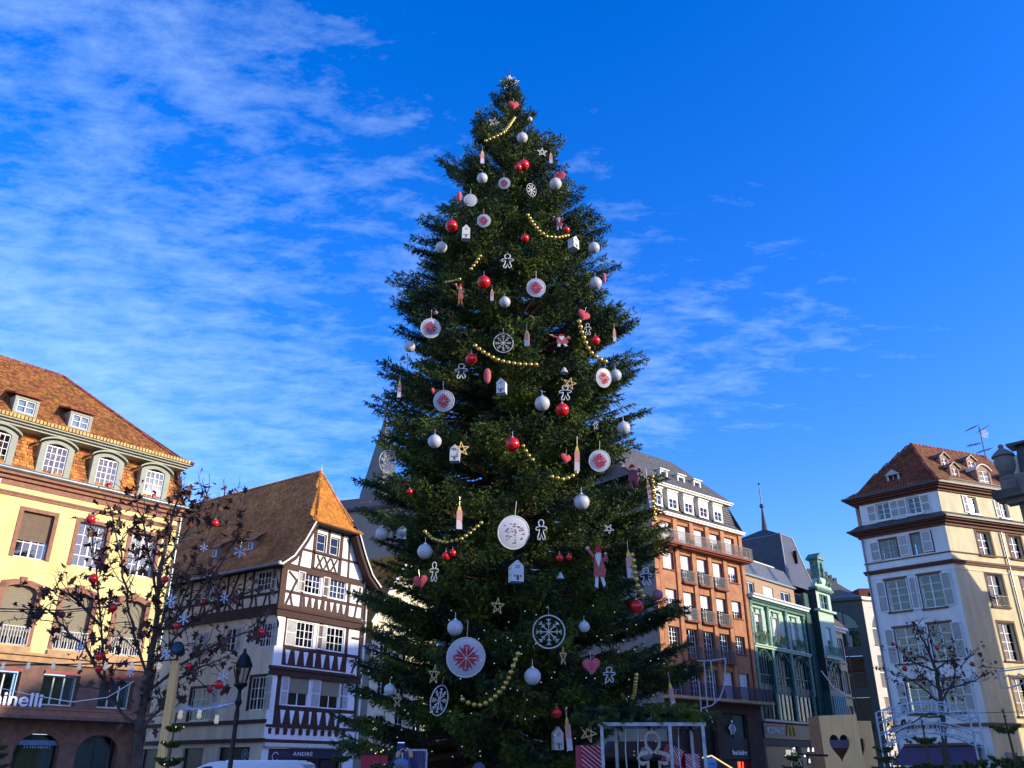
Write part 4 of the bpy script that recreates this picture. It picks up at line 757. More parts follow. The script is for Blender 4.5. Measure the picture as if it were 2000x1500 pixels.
mb=MB(); mb.quad((20,0,0),(20+ec[0],ec[1],0),(20+ec[0],ec[1],15.3),(20,0,15.3)); mb.quad(ec+(0,),(20+ec[0],ec[1],0),(20+ec[0],ec[1],15.3),ec+(15.3,)); f.build(mb,'wall',ST)
f.box('cornice',ST,-1.0,20.5,-.9,.6,15.3,15.75); f.box('cornice_moulding',ST,-.5,20.3,-.45,.3,15.0,15.3); f.box('string_course',ST,-.2,20,-.25,.05,11.3,11.6)
mb=MB(); P=[(-1.0,-.9),(.5,-.9),(ec[0]+.5,ec[1]),(ec[0]-.6,ec[1]+.3)]; mb.add([(x,y,15.32) for x,y in P]+[(x,y,15.74) for x,y in P],[(0,1,2,3)[::-1],(4,5,6,7),(0,1,5,4),(1,2,6,5),(2,3,7,6),(3,0,4,7)]); f.build(mb,'cornice',ST)
f.box('parapet',ST,-.5,20,-.4,.5,15.75,16.6)
mb=MB(); mb.lathe([(.34,0),(.4,.1),(.3,.2),(.22,.32),(.42,.55),(.52,.85),(.54,1.15),(.48,1.35),(.6,1.42),(.58,1.52),(.42,1.68),(.22,1.85),(.12,1.95),(.16,2.05),(.1,2.15)],18,(-.15,-.1,16.35)); mb.box(-.55,.25,-.5,.3,15.75,16.36); f.build(mb,'urn',ST,smooth=True)
mb=MB(); rb=[(.35,.2,16.2),(20,.3,16.2),(20+ec[0],ec[1],16.2),(ec[0]+.5,ec[1],16.2)]; rt=[(.5,.4,18.4),(19,1.,18.4),(19+ec[0],ec[1]-1,18.4),(ec[0]+.5,ec[1]-1,18.4)]
for i in range(4): j=(i+1)%4; mb.poly([rb[i],rb[j],rt[j],rt[i]])
mb.poly(rt); f.build(mb,'mansard_roof',SLATE)
mb=MB(); r2=[(5.5,1.5,21.4),(18,3,21.4),(17+ec[0],ec[1]-2,21.4),(ec[0]+4,ec[1]-1.5,21.4)]  # set-back roof out of view, its height kept to shade the corner house
for i in range(4): j=(i+1)%4; mb.poly([rt[i],rt[j],r2[j],r2[i]])
mb.poly(r2); f.build(mb,'upper_roof',SLATE); f.box('roof_edge',SLATE,.1,19,-.05,1.2,18.36,18.5); f.box('chimney',PLASTC,-.15,.5,1.4,2.6,16,18.2)
# ======================= houses beyond, right =======================
NB=empty('cream_house',(21.9,82,0),ang(.947,1),'narrow sunlit cream townhouse with red window frames right of the green building','building'); f=Face(NB)
NX0,NX1=18.6,22.6; CRM=mat('cream_render',(.66,.52,.30),.9,var=.2,vs=1,bump=.2)
hn=[]
for r_,(za,zb) in enumerate(((12.7,15.0),(9.2,11.5),(5.6,7.9))):
    for i in range(3): hn.append((19.15+i*1.2,19.85+i*1.2,za,zb))
f.wall(NX0,NX1,0,16.0,hn+[(19.2,22.,0,4)],CRM,.3)
for a in hn: f.win(*a,y=.2,rows=3,ft=.1,mt=.05,sur=WOODR,st=.1,sp=.03,back='net' if random.random()<.5 else 'dark')
for z in (12.3,8.8,4.6): f.box('string_course',TAN,NX0,NX1,-.12,.0,z,z+.18)
mb=MB(); mb.box(NX0,NX1+.4,-.6,.1,16.0,16.25).box(NX0,NX1+.3,-.35,.1,15.75,16.0); f.build(mb,'eaves',CREAMW)
slab(NB,'roof',mat('brown_flat_tile',(.14,.08,.045),.85,var=.3,vs=3,bump=.5,bs=14),[[(NX0,-.6,16.25),(NX1+.4,-.6,16.25),(NX1-1.2,3.2,20.2),(NX0,3.2,20.2)],[(NX1+.4,-.6,16.25),(NX1+.4,9,16.25),(NX1-1.2,3.2,20.2)]])
for c in (19.3,20.7): gdorm(f,c,.6,17.2,.9,1.6,False,mat('red_dormer_wood',(.28,.10,.06),.7))
fr_=Face(NB,TR((NX1,0,0))@Matrix.Rotation(PI/2,4,'Z')); fr_.wall(0,9,0,16,[],CRM,.1,name='side_wall')
# department store at the street end
CB=empty('department_store',(49.2,120,0),0,'dark glazed department store with a big arched window at the end of the street','building')
DG=mat('dark_green_metal',(.03,.045,.045),.35,var=.3); f1=Face(CB,Matrix.Rotation(math.atan2(-.45,1),4,'Z')); f2=Face(CB,Matrix.Rotation(ang(2.49,1),4,'Z'))
for F_,a,b,wm,l_ in ((f1,-9.5,0,DG,0),(f2,0,12,mat('sunlit_pale_store',(.62,.58,.46),.8,var=.15),1)):  # right face is a pale copy, sunlight put into the wall colour
    F_.wall(a,b,0,23.4,[(a+1+(b-a-2)/2*i*0+0,b-1 if not l_ else a+7,z,z2) for i in (0,) for z,z2 in ((17.2,22.4),(11.8,16),(6.2,10.6))],wm,.5)
    x0,x1=(a+1,b-1) if not l_ else (a+1,a+7)
    for z,z2 in ((17.2,22.4),(11.8,16),(6.2,10.6)):
        mb=MB(); 
        for k in range(5): x=x0+(x1-x0)*k/4; mb.box(x-.09,x+.09,.1,.25,z,z2)
        mb.box(x0,x1,.1,.25,z+(z2-z)*.45,z+(z2-z)*.45+.16); F_.build(mb,'window_mullion',DG if not l_ else CREAMW); F_.build(MB().box(x0,x1,.3,.34,z,z2),'pane',GLASS); F_.box('backing',DARK if not l_ else CURT,x0,x1,1.,1.1,z,z2)
    n=16; xc=(x0+x1)/2; rd=(x1-x0)/2
    for s_ in (-1,1):
        mb=MB(); pts=[(xc+s_*rd*math.cos(PI/2*k/8),19.2+3.2*math.sin(PI/2*k/8)) for k in range(9)]; mb.prism((pts+[(xc+s_*rd,22.5)])[::s_],.0,.12); F_.build(mb,'arch',wm)
    mb=MB(); mb.box(a-.4,b+.2,-.5,.3,23.4,23.8); F_.build(mb,'cornice',DG if not l_ else CREAMW)
mb=MB(); mb.tube([(-4.8+1.5*math.cos(PI*k/12),-.3,8.4+1.5*math.sin(PI*k/12)) for k in range(25)],.1,6); 
f1.build(mb,'ring_sign',LETW); f1.build(MB().prism([(-4.8+1.2*math.cos(PI*k/8),8.4+1.2*math.sin(PI*k/8)) for k in range(16)],-.25,-.2),'round_window',GLASS)
me=text_mesh('ER',1.5,.05,'letters',LETW,width=3.0,spacing=1.3); link('sign_letters',me,CB,f1.M@TR((-5.6,-.6,3.4)))
mb=MB(); mb.poly([(-9.5,4.2,23.8),(0,0,23.8),(-1,5,25.8),(-8,7,26.6)]).poly([(0,0,23.8),(11,4.4,23.8),(9,9,25.5),(-1,5,25.8)]).poly([(-1,5,25.8),(9,9,25.5),(0,14,26),(-8,7,26.6)]); mb.build('roof',SLATE,CB)
mb=MB()
for i in range(9): x=-6.3+i*.62; mb.box(x,x+.42,5.5,7,24,float(np.interp(x,[-6,-3,-2,0,2],[29.1,28.9,28.1,26.7,25.4]))-(.25 if i%4==1 else 0))
mb.build('chimney_row',mat('sooty_stone',(.15,.13,.11),.9,var=.4,vs=2),CB); mb=MB(); mb.prism([(-7,20),(2.4,20),(2.4,24.7),(0,26),(-2,27.3),(-3,28.1),(-7,28.3)],5,9); mb.build('rear_gable',mat('grey_roof_metal',(.10,.115,.12),.6,var=.2),CB)
for x,z in ((.6,24.0),(1.9,23.4)): MB().box(x,x+1.6,2,8,22,z+1.4).build('stepped_gable',TILER,CB)
# ======================= church and houses behind the tree, left =======================
CHB=empty('church',(-17.9,110,0),R(12),'grey church spire and tall plain nave wall left of the spruce','church')
mb=MB(); mb.lathe([(3.2,0),(2.9,30),(2.75,35.4),(.12,47),(.05,47.6)],8); mb.build('spire',mat('grey_green_slate',(.07,.085,.09),.6,var=.3,vs=1),CHB)
mb=MB(); mb.tube([(0,0,47),(0,0,49.6)],.07,5).tube([(-.6,0,48.7),(.6,0,48.7)],.06,5); mb.build('cross',IRON,CHB)
CH2=empty('nave_building',(-21.5,95,0),ang(1.,-.35),'tall beige building with a dark flat roof edge seen between timbered gable and spruce','building'); f=Face(CH2); f.wall(-2,14,0,28.9,[],mat('beige_grey_render',(.27,.23,.19),.9,var=.12,vs=.5),.2); mb=MB(); mb.add([(-2.5,-.5,28.9),(14,-.5,28.9),(14,3,31.2),(-2.5,3,31.2),(-2.5,-.5,28.6),(14,-.5,28.6)],[(0,1,2,3),(0,1,5,4)]); f.build(mb,'roof',mat('dark_roof_felt',(.06,.055,.06),.8,var=.3)); f.box('chimney',ORNG,3.6,5.0,1,2,28,30)
GB=empty('gabled_house',(-11.6,72,0),ang(.75,1),'small house with orange brown tiled roof and cream gable right of the timbered house','building'); f=Face(GB)
f.wall(0,8,0,13.2,[(1+i*2.2,2.1+i*2.2,z,z+1.7) for i in range(3) for z in (4,7.3,10.6)],PLASTY,.25)
for i in range(3):
    for z in (4,7.3,10.6): f.win(1+i*2.2,2.1+i*2.2,z,z+1.7,rows=3,y=.18,back='net')
f.build(MB().prism([(0,13.2),(8,13.2),(4,19.2)],0,.1),'gable_wall',PLASTY)
mb=MB(); mb.poly([(-.4,-.3,12.8),(4,-.3,19.5),(4,10,19.5),(-.4,10,12.8)]).poly([(8.4,-.3,12.8),(4,-.3,19.5),(4,10,19.5),(8.4,10,12.8)]); f.build(mb,'roof',TILEB)
surf_tiles(GB,TR((0,0,0))@Matrix.Rotation(-PI/2,4,'Z'),[(-.4,12.85),(4,19.55)],-10,.3,TILEH,tw=.24,th=.22)
f.build(MB().bar((-.4,12.75),(4,19.4),.25,.1,-.35).bar((4,19.4),(8.4,12.75),.25,.1,-.35),'verge_board',WHITE)
for n_,(xa,ya,rz,wd,ht,m_,lab) in enumerate(((-8,94,ang(1,.12),13,17.5,PLASTR,'white townhouse glimpsed through the lower left branches of the spruce'),(5.5,96,ang(1,-.05),10,19.5,PLASTY,'cream townhouse glimpsed through the middle of the spruce'),(15.4,93,ang(1,.2),5.5,18.,PLASTR,'narrow white townhouse between the spruce and the orange block'))):
    H_=empty('townhouse',(xa,ya,0),rz,lab,'building'); f=Face(H_); nn_=int(wd/2.4); hh=[(.7+i*2.4,1.9+i*2.4,z,z+1.9) for i in range(nn_) for z in (4.6,8,11.4,14.8) if z+2.2<ht]
    f.wall(0,wd,0,ht,hh,m_,.25)
    for a in hh: f.win(*a,rows=3,y=.18,back='net' if random.random()<.4 else 'dark',sur=BRS if n_==1 else None)
    f.box('eaves',CREAMW,-.2,wd+.2,-.4,.1,ht,ht+.3); mb=MB(); mb.poly([(-.2,-.4,ht+.3),(wd+.2,-.4,ht+.3),(wd-1.5,4,ht+4.2),(1.5,4,ht+4.2)]).poly([(wd+.2,-.4,ht+.3),(wd+.2,9,ht+.3),(wd-1.5,4,ht+4.2)]).poly([(-.2,9,ht+.3),(-.2,-.4,ht+.3),(1.5,4,ht+4.2)]); f.build(mb,'roof',TILEB)
# ======================= unseen houses right of the square, heights set to shade facades and spruce =======================
for n_,(xa,ya,wd,ht,m_,lab) in enumerate(((58,-34,26,20.0,PLASTC,'unseen long cream house on the right side of the square, nearest the camera'),(58,-8,24,20,YELL,'unseen ochre house on the right side of the square, second along'),(58,16,13,25,PLASTR,'unseen white house on the right side of the square, third along'),(58,29,13,25.5,ORNG,'unseen orange house on the right side of the square, last before the corner'))):
    H_=empty('townhouse',(xa,ya,0),PI/2,lab,'building','unseen houses along the right side of the square'); f=Face(H_,TR((wd,0,0))@Matrix.Rotation(PI,4,'Z'))
    hh=[(1+i*2.8,2.3+i*2.8,z,z+2.) for i in range(int((wd-2)/2.8)) for z in (4.8,8.4,12.)]
    f.wall(0,wd,0,ht,hh,m_,.25)
    for a in hh: f.win(*a,rows=3,y=.18)
    mb=MB(); mb.add([(-.2,-.5,ht),(wd+.2,-.5,ht),(wd-.8,6,ht+4.5),(.8,6,ht+4.5),(-.2,12,ht),(wd+.2,12,ht)],[(0,1,2,3),(3,2,5,4),(0,3,4),(1,5,2),(0,4,5,1)]); f.build(mb,'roof',TILER)
    mb=MB().box(0,wd,.3,11.5,0,ht-.05); f.build(mb,'rear_volume',m_)

for n_,(xa,ya,rz,wd,dp,ht,m_,lab) in enumerate(((40.5,63,R(20),15,14,16.3,PLASTC,'unseen cream house added for shade behind the white corner house'),(60,74,R(60),20,12,20,PLASTR,'unseen white house added for shade at the back of the side street'))):  # unseen blocks put here to shade the orange and green fronts
    H_=empty('townhouse',(xa,ya,0),rz,lab,'building'); f=Face(H_); hh=[(1+i*2.6,2.3+i*2.6,z,z+1.9) for i in range(int((wd-2)/2.6)) for z in (4.8,8.2,11.6)]
    f.wall(0,wd,0,ht,hh,m_,.25)
    for a in hh: f.win(*a,rows=3,y=.18)
    MB().box(0,wd,.3,dp,0,ht-.05).build('rear_volume',m_,H_); mb=MB(); mb.add([(-.2,-.5,ht),(wd+.2,-.5,ht),(wd-2,dp/2,ht+3.2),(2,dp/2,ht+3.2),(-.2,dp+.4,ht),(wd+.2,dp+.4,ht)],[(0,1,2,3),(3,2,5,4),(0,3,4),(1,5,2),(0,4,5,1)]); mb.build('roof',TILER,H_)
# ======================= the big spruce =======================
TX,TY=-.11,28.
PR=[(150,980,1008),(180,968,1025),(205,945,1042),(240,925,1045),(270,928,1062),(300,914,1096),(330,878,1102),(370,866,1122),(410,862,1140),(440,828,1168),(480,812,1168),(520,806,1194),(560,786,1196),(620,782,1220),(680,772,1240),(740,748,1238),(790,728,1250),(840,730,1240),(900,722,1284),(950,700,1304),(1000,706,1298),(1050,722,1310),(1110,722,1300),(1160,696,1322),(1200,694,1336),(1250,694,1306),(1300,694,1350),(1350,676,1340),(1400,662,1250),(1450,668,1190),(1500,690,1170)]
pz=[];rl=[];rr=[]
for y,a,b in PR:
    A_=px(a,y,TY); B_=px(b,y,TY); pz.append(A_.z); rl.append(TX-A_.x); rr.append(B_.x-TX)
pz,rl,rr=[np.array(q)[::-1] for q in (pz,rl,rr)]
pz=np.r_[0.3,pz,29.7];rl=np.r_[3.2,rl,.05];rr=np.r_[2.6,rr,.05]
def Rad(z,az):
    c=np.cos(az); l=np.interp(z,pz,rl); r=np.interp(z,pz,rr); return r*(1+c)/2+l*(1-c)/2
def on_tree(x,y,k=.97):
    d=(px(x,y,30)-Vector((0,0,CH)))/30; best=None
    for i in range(900):
        Y=17+i*.0125; p=Vector((0,0,CH))+d*Y; rx_,ry_=p.x-TX,p.y-TY
        q=math.hypot(rx_,ry_)-float(Rad(p.z,math.atan2(ry_,rx_)))*k
        if q<0: return p
        if best is None or q<best[0]: best=(q,p)
    return best[1]
ORN=[]   # collected (centre, radius) so that twigs are parted where something hangs
def place(x,y,d,k=.97):
    p=on_tree(x,y,k); r=d/2*mpp(y,p.y); ORN.append((p,r)); return p,r
TREE=empty('spruce_tree',(TX,TY,0),0,'giant dark green Christmas spruce in the middle of the square, hung with ornaments','tree')
MB().lathe([(.42,0),(.36,4),(.28,12),(.16,22),(.06,28.6),(.02,29.9)],12).build('trunk',mat('spruce_bark',(.09,.05,.03),.95,var=.4,vs=6,bump=.6,bs=20),TREE,smooth=True)
TOPO=[]
def build_crown():
    rng=np.random.default_rng(5)
    zs=np.linspace(.6,29.3,3000); wgt=Rad(zs,0*zs)+.25; cdf=np.cumsum(wgt); cdf/=cdf[-1]
    nb=560; zt=np.interp((np.arange(nb)+rng.random(nb))/nb,cdf,zs); az=(np.arange(nb)*2.39996+rng.normal(0,.3,nb))%(2*PI); az=np.where(az>PI,az-2*PI,az)
    # uneven outline: broad bulges and bays, every bough a fan of its own length
    bul=.875+.08*np.sin(az*3+zt*1.3)+.07*np.sin(az*5-zt*2.1+1)+rng.normal(0,.11,nb)
    Rt=Rad(zt,az)*bul*np.where(rng.random(nb)<.08,1.14,1.); Rt=np.minimum(Rt,Rad(zt,az)*1.04+.05)*np.where(rng.random(nb)<.22,.68,1.)
    extra=[(818,430),(795,476),(1158,412),(1188,440),(1262,700),(1208,515),(1380,1300),(1345,1190),(718,790),(695,940),(760,540),(855,316),(1100,276),(1268,800),(1320,1060),(1300,935),(652,1395),(1340,1175),(1385,1290),(925,240),(1230,630),(770,640),(745,730),(680,1160),(690,1290),(1290,1000),(1250,860),(735,860),(1180,470),(660,1440)]
    for (x,y) in extra:
        P=px(x,y,TY); zt=np.r_[zt,P.z]; az=np.r_[az,0. if P.x>TX else PI]; Rt=np.r_[Rt,abs(P.x-TX)]
        zt=np.r_[zt,P.z-.3]; az=np.r_[az,.2 if P.x>TX else PI-.2]; Rt=np.r_[Rt,abs(P.x-TX)*.9]
    # each bough fans out into five side boughs
    nB=len(zt); J=np.array([-2,-1,0,1,2]); sp_=np.minimum(.62,.25+.13*Rt)
    az=(az[:,None]+(J[None]*sp_[:,None]*.5+rng.normal(0,.05,(nB,5)))/np.maximum(Rt,.5)[:,None]).ravel(); Rt5=(Rt[:,None]*(1-.055*np.abs(J)[None]**1.2)-.05*np.abs(J)[None]*rng.random((nB,5))); zt=(zt[:,None]-.05*np.abs(J)[None]+rng.normal(0,.07,(nB,5))).ravel(); Rt=np.maximum(Rt5.ravel(),.08)
    nb=len(zt); hf=np.clip(zt/29.5,0,1)
    up=np.interp(hf,[0,.4,.75,1],[-.10,.02,.22,1.2])     # steepness from trunk to tip
    zb=zt-Rt*up; sag=np.interp(hf,[0,.4,.8,1],[.16,.12,.06,0])*Rt
    c,s=np.cos(az),np.sin(az)
    def bp(i,t):   # point on branch i at parameter t
        r=Rt[i]*t; z=zb[i]+(zt[i]-zb[i])*t-sag[i]*np.sin(PI*t)*1.0+0*t; return np.stack([c[i]*r,s[i]*r,z],-1)
    mb=MB()
    for i in range(nb):
        if Rt[i]<.5 or i%5 in (1,3): continue
        pts=[tuple(bp(np.array(i),np.array(t))) for t in (.0,.3,.6,.85,.98)]; r0=.014+.016*Rt[i]
        mb.tube(pts,[r0,r0*.8,r0*.55,r0*.3,.008],4,False)
    mb.build('branches',MATS['spruce_bark'],TREE,kind='stuff')
    # twigs
    step=.105; I=[];T=[];SD=[]
    fol=np.minimum(Rt*.85,1.75)
    for i in range(nb):
        n=int(fol[i]/step)+3; t=1-(np.arange(n)/n)*(fol[i]/max(Rt[i],.01)); 
        for sd in (-1,1,0):
            if sd==0: m=rng.random(n)<.55
            else: m=rng.random(n)<.9
            I.append(np.full(m.sum(),i));T.append(t[m]);SD.append(np.full(m.sum(),sd))
    # a bushy leader at the top
    I=np.concatenate(I);T=np.concatenate(T);SD=np.concatenate(SD); n=len(I)
    base=bp(I,T); dirb=bp(I,np.minimum(T+.02,1.02))-bp(I,T-.02); dirb/=np.linalg.norm(dirb,axis=1)[:,None]
    lat=np.stack([-s[I],c[I],0*T],-1)
    L_=(.16+.62*(1-T)*np.minimum(Rt[I],3.)/3+.12*rng.random(n))*np.where(SD==0,.75,1.)
    L_=np.minimum(L_,.5)
    d=dirb*.8+lat*SD[:,None]*.95+np.stack([0*T,0*T,np.where(SD==0,-.85,-.22)+rng.normal(0,.26,n)+np.where(hf[I]>.8,.45,0)],-1)+rng.normal(0,.12,(n,3)); d/=np.linalg.norm(d,axis=1)[:,None]
    keep=np.ones(n,bool); mid=base+d*(L_*.5)[:,None]
    for (p,r) in ORN:
        q=np.array([p.x-TX,p.y-TY,p.z]); o=q.copy(); o[2]=0; o/=max(np.linalg.norm(o),1e-6)
        v=np.array([0-TX,0-TY,CH])-q; v/=np.linalg.norm(v); 
        rel=mid-q; al=rel@o; dist=np.linalg.norm(rel-al[:,None]*o,axis=1)
        near=np.linalg.norm(rel,axis=1)
        keep&=~(((al>-.08)&(al<2.2)&(dist<r*.72+.05))|(near<r+.05))
    base=base[keep];d=d[keep];L_=L_[keep];n=len(L_)
    # needle sprays: short blades set round each twig
    m=11; k=np.arange(m)/m
    P=base[:,None,:]+d[:,None,:]*(L_[:,None]*k[None])[...,None]
    P[...,2]-=(.10*(L_[:,None]*k[None])**1.5)
    dd=np.repeat(d[:,None,:],m,1); rnd=rng.normal(0,1,(n,m,3)); rnd-=(rnd*dd).sum(-1,keepdims=True)*dd; rnd/=np.linalg.norm(rnd,axis=-1,keepdims=True)
    nd=dd*.75+rnd*.7; nd/=np.linalg.norm(nd,axis=-1,keepdims=True); ln=.08+.05*rng.random((n,m,1)); wv=np.cross(nd,rng.normal(0,1,(n,m,3))); wv/=np.linalg.norm(wv,axis=-1,keepdims=True); wd_=.0175
    a=P-wv*wd_; b=P+wv*wd_; e=P+nd*ln
    V=np.stack([a,b,e],2).reshape(-1,3); nt_=n*m
    me=bpy.data.meshes.new('needles'); me.vertices.add(nt_*3); me.vertices.foreach_set('co',V.ravel().astype(np.float32)); me.loops.add(nt_*3); me.loops.foreach_set('vertex_index',np.arange(nt_*3,dtype=np.int32)); me.polygons.add(nt_); me.polygons.foreach_set('loop_start',(np.arange(nt_)*3).astype(np.int32)); me.update(calc_edges=True)
    m_=bpy.data.materials.new('spruce_needles'); m_.use_nodes=True; t=m_.node_tree; b_=t.nodes['Principled BSDF']; b_.inputs['Roughness'].default_value=.55; b_.inputs['Specular IOR Level'].default_value=.25
    tcn=t.nodes.new('ShaderNodeTexCoord'); nz=t.nodes.new('ShaderNodeTexNoise'); nz.inputs['Scale'].default_value=1.1; nz.inputs['Detail'].default_value=5; t.links.new(tcn.outputs['Object'],nz.inputs['Vector'])
    r=t.nodes.new('ShaderNodeValToRGB'); r.color_ramp.elements[0].position=.40; r.color_ramp.elements[1].position=.68; r.color_ramp.elements[0].color=(.008,.028,.012,1); r.color_ramp.elements[1].color=(.125,.170,.018,1); t.links.new(nz.outputs['Fac'],r.inputs[0])  # lit tips and dark depths put into the needle colour as tufts
    g=t.nodes.new('ShaderNodeNewGeometry'); h=t.nodes.new('ShaderNodeHueSaturation'); mr=t.nodes.new('ShaderNodeMapRange'); mr.inputs['To Min'].default_value=.35; mr.inputs['To Max'].default_value=1.7
    t.links.new(g.outputs['Random Per Island'],mr.inputs['Value']); t.links.new(mr.outputs[0],h.inputs['Value']); t.links.new(r.outputs[0],h.inputs['Color']); t.links.new(h.outputs[0],b_.inputs['Base Color'])
    me.materials.append(m_); link('crown',me,TREE,kind='stuff'); print('needles',nt_)
    MATS['needles']=m_
# ---------- ornaments ----------
WB=mat('pearl_glass',(.50,.50,.50),.3,var=.12,vs=3,spec=.5); RBm=mat('red_glass',(.62,.008,.008),.22,spec=.6); GOLD=mat('gold_bead',(.62,.42,.10),.3,metal=.75); RED=mat('red_print',(.45,.012,.03),.7); DISC=mat('frosted_white_disc',(.46,.47,.52),.25,var=.06); WIRE=mat('white_wire',(.58,.57,.56),.5); STRAW=mat('straw',(.62,.42,.18),.8,var=.3); HEARTM=mat('pink_red_cloth',(.52,.07,.08),.9,var=.2,vs=8); PINKC=mat('pink_candle_wax',(.62,.28,.22),.6,var=.15); FLAME=mat('yellow_painted_flame',(.75,.50,.08),.6); CAPM=mat('silver_cap',(.55,.53,.48),.35,metal=.8); CARD=mat('white_card',(.58,.59,.56),.8,var=.08); PAINTW=mat('painted_skin',(.62,.42,.34),.7); CLOAK=mat('faded_pink_red_coat',(.46,.10,.09),.8,var=.35,vs=9); GREYB=mat('grey_white_beard',(.6,.6,.58),.9)
def root(name,p,label,cat,group=None,rz=0): return empty(name,p,rz,label,cat,group)
ballm={}
def ball(x,y,d,label,m=None,k=.99,sz=1.):
    p,r=place(x,y,d,k); m=m or WB; o=root('glass_bauble' ,p,label,'bauble','round baubles on the spruce')
    if m.name not in ballm: ballm[m.name]=(MB().sphere((0,0,0),1,22,14).mesh('glass_ball',m,True),MB().lathe([(.2,.93),(.2,1.1),(.12,1.14)],8).tube([(0,0,1.1),(0,0,1.9)],.025,4).mesh('hanger_cap',CAPM))
    a,b=ballm[m.name]; S=Matrix.Diagonal((r,r,r*sz,1)); link('ball',a,o,S); link('cap',b,o,S); return o
_fj=random.Random(3)
def facing(p): return math.atan2(p.x,p.y)*-1+_fj.uniform(-.28,.28)     # turns +(-y) side towards the square's centre
def disc(x,y,wd,ht,label,m=None,star=True,k=1.0,blotch=False):
    p,r=place(x,y,ht,k); r*=1.03; o=root('snowflake_disc',p,label,'ornament','round printed discs on the spruce'); yaw=math.acos(min(1,wd/ht)) if wd<ht else 0
    M=Matrix.Rotation(facing(p)+yaw,4,'Z')@Matrix.Rotation(R(16),4,'X')
    body=MB(); body.M=Matrix.Rotation(PI/2,4,'X'); body.lathe([(.01,-.09),(.8,-.07),(1,0),(.8,.07),(.01,.09)],32); body.M=None
    S=M@Matrix.Scale(r,4); body.build('disc',DISC if m is None else m,o,S,smooth=True)
    MB().tube([(1.0*math.cos(2*PI*k_/32),0,1.0*math.sin(2*PI*k_/32)) for k_ in range(33)],.045,5,False).build('rim',CARD,o,S)
    if star:
        mb=MB()
        for k_ in range(8):
            a=PI/4*k_+PI/8; 
            for sg in (-1,1):
                b=a+sg*.30; c=(math.cos(a),math.sin(a)); e=(math.cos(b),math.sin(b))
                mb.prism([(.07*c[0]+.012*e[0],.07*c[1]),(.42*e[0]*.98,.42*e[1]*.98),(.70*math.cos(a+sg*.22),.70*math.sin(a+sg*.22)),(.46*math.cos(a+sg*.035),.46*math.sin(a+sg*.035))][::sg],-.125,-.075)
            a2=PI/4*k_
            if k_%2==0: mb.prism([(.62*math.cos(a2)+.07*math.cos(q),.62*math.sin(a2)+.07*math.sin(q)) for q in (0,PI/2,PI,3*PI/2)],-.115,-.07)
        mb.build('star_print',RED,o,S)
    if blotch:
        mb=MB()
        for i in range(46):
            a=random.random()*6.28; q=random.random()**.5*.72; cx,cz=q*math.cos(a),q*math.sin(a); s1=random.uniform(.02,.07); mb.prism([(cx+s1*math.cos(t),cz+s1*.7*math.sin(t)) for t in (0,1.3,2.5,3.9,5.2)],-.12,-.06)
        mb.build('leaf_print',mat('dull_mauve_print',(.22,.12,.20),.8),o,S)
    MB().tube([(0,0,1),(0,0,1.9)],.02,4).build('cord',CAPM,o,S); return o
def flake_mb(mb,r,n,y=0,t=.03):
    for k_ in range(n):
        a=2*PI*k_/n+PI/2; c,s=math.cos(a),math.sin(a); mb.bar((0,0),(r*c,r*s),t,t,y)
        for q in (.5,.78):
            for sg in (-1,1): b=a+sg*.75; mb.bar((r*q*c,r*q*s),(r*q*c+r*.24*math.cos(b),r*q*s+r*.24*math.sin(b)),t*.8,t,y)
def ring(x,y,wd,ht,label,k=1.0):
    p,r=place(x,y,ht,k); o=root('snowflake_ring',p,label,'ornament','wire snowflake rings on the spruce'); yaw=math.acos(min(1,wd/ht)) if wd<ht else 0
    M=Matrix.Rotation(facing(p)+yaw,4,'Z')@Matrix.Rotation(R(12),4,'X')@Matrix.Scale(r,4)
    MB().tube([(math.cos(2*PI*q/36),0,math.sin(2*PI*q/36)) for q in range(37)],.045,5,False).build('hoop',WIRE,o,M)
    mb=MB(); flake_mb(mb,.82,8,-.03,.05); mb.build('snowflake',WIRE,o,M); MB().tube([(0,0,1),(0,0,1.6)],.015,4).build('cord',CAPM,o,M)
def heart_pts(n=22): return [(16*math.sin(t)**3/17,(13*math.cos(t)-5*math.cos(2*t)-2*math.cos(3*t)-math.cos(4*t))/17) for t in [2*PI*i/n for i in range(n)]]
def heart(x,y,wd,ht,label,tilt=0,yaw=0,stripes=False,m=None):
    p,r=place(x,y,max(wd,ht)*.95,1.0); o=root('cloth_heart',p,label,'heart','stuffed hearts on the spruce'); hp=heart_pts()
    M=Matrix.Rotation(facing(p)+yaw,4,'Z')@Matrix.Rotation(R(tilt),4,'Y')@Matrix.Scale(r,4); mb=MB(); mb.sphere((0,0,0),.01,4,3)
    mb=MB(); lay=[(.35,-.34),(.75,-.28),(1.,-.1),(1.,.1),(.75,.28),(.35,.34)]; n=len(hp); vs=[(a*s,y_,b*s) for s,y_ in lay for a,b in hp]; fs=[(j*n+i,j*n+(i+1)%n,(j+1)*n+(i+1)%n,(j+1)*n+i) for j in range(5) for i in range(n)]+[tuple(range(n-1,-1,-1)),tuple(5*n+i for i in range(n))]
    mb.add(vs,fs).build('heart_body',m or HEARTM,o,M,smooth=True)
    if stripes:
        mb=MB()
        for i in range(11):
            zz=-.75+i*.15; hw=float(np.interp(zz,[-1,-.5,0,.4,.7],[.05,.45,.8,.9,.5]))*.85; mb.bar((-hw,zz-.06),(hw,zz+.06),.025,.03,-.33 if abs(zz)<.45 else -.3)
        mb.build('stitching',mat('pale_pink_thread',(.62,.35,.38),.8),o,M)
    MB().tube([(0,0,.5),(0,0,1.5)],.02,4).build('cord',CAPM,o,M)
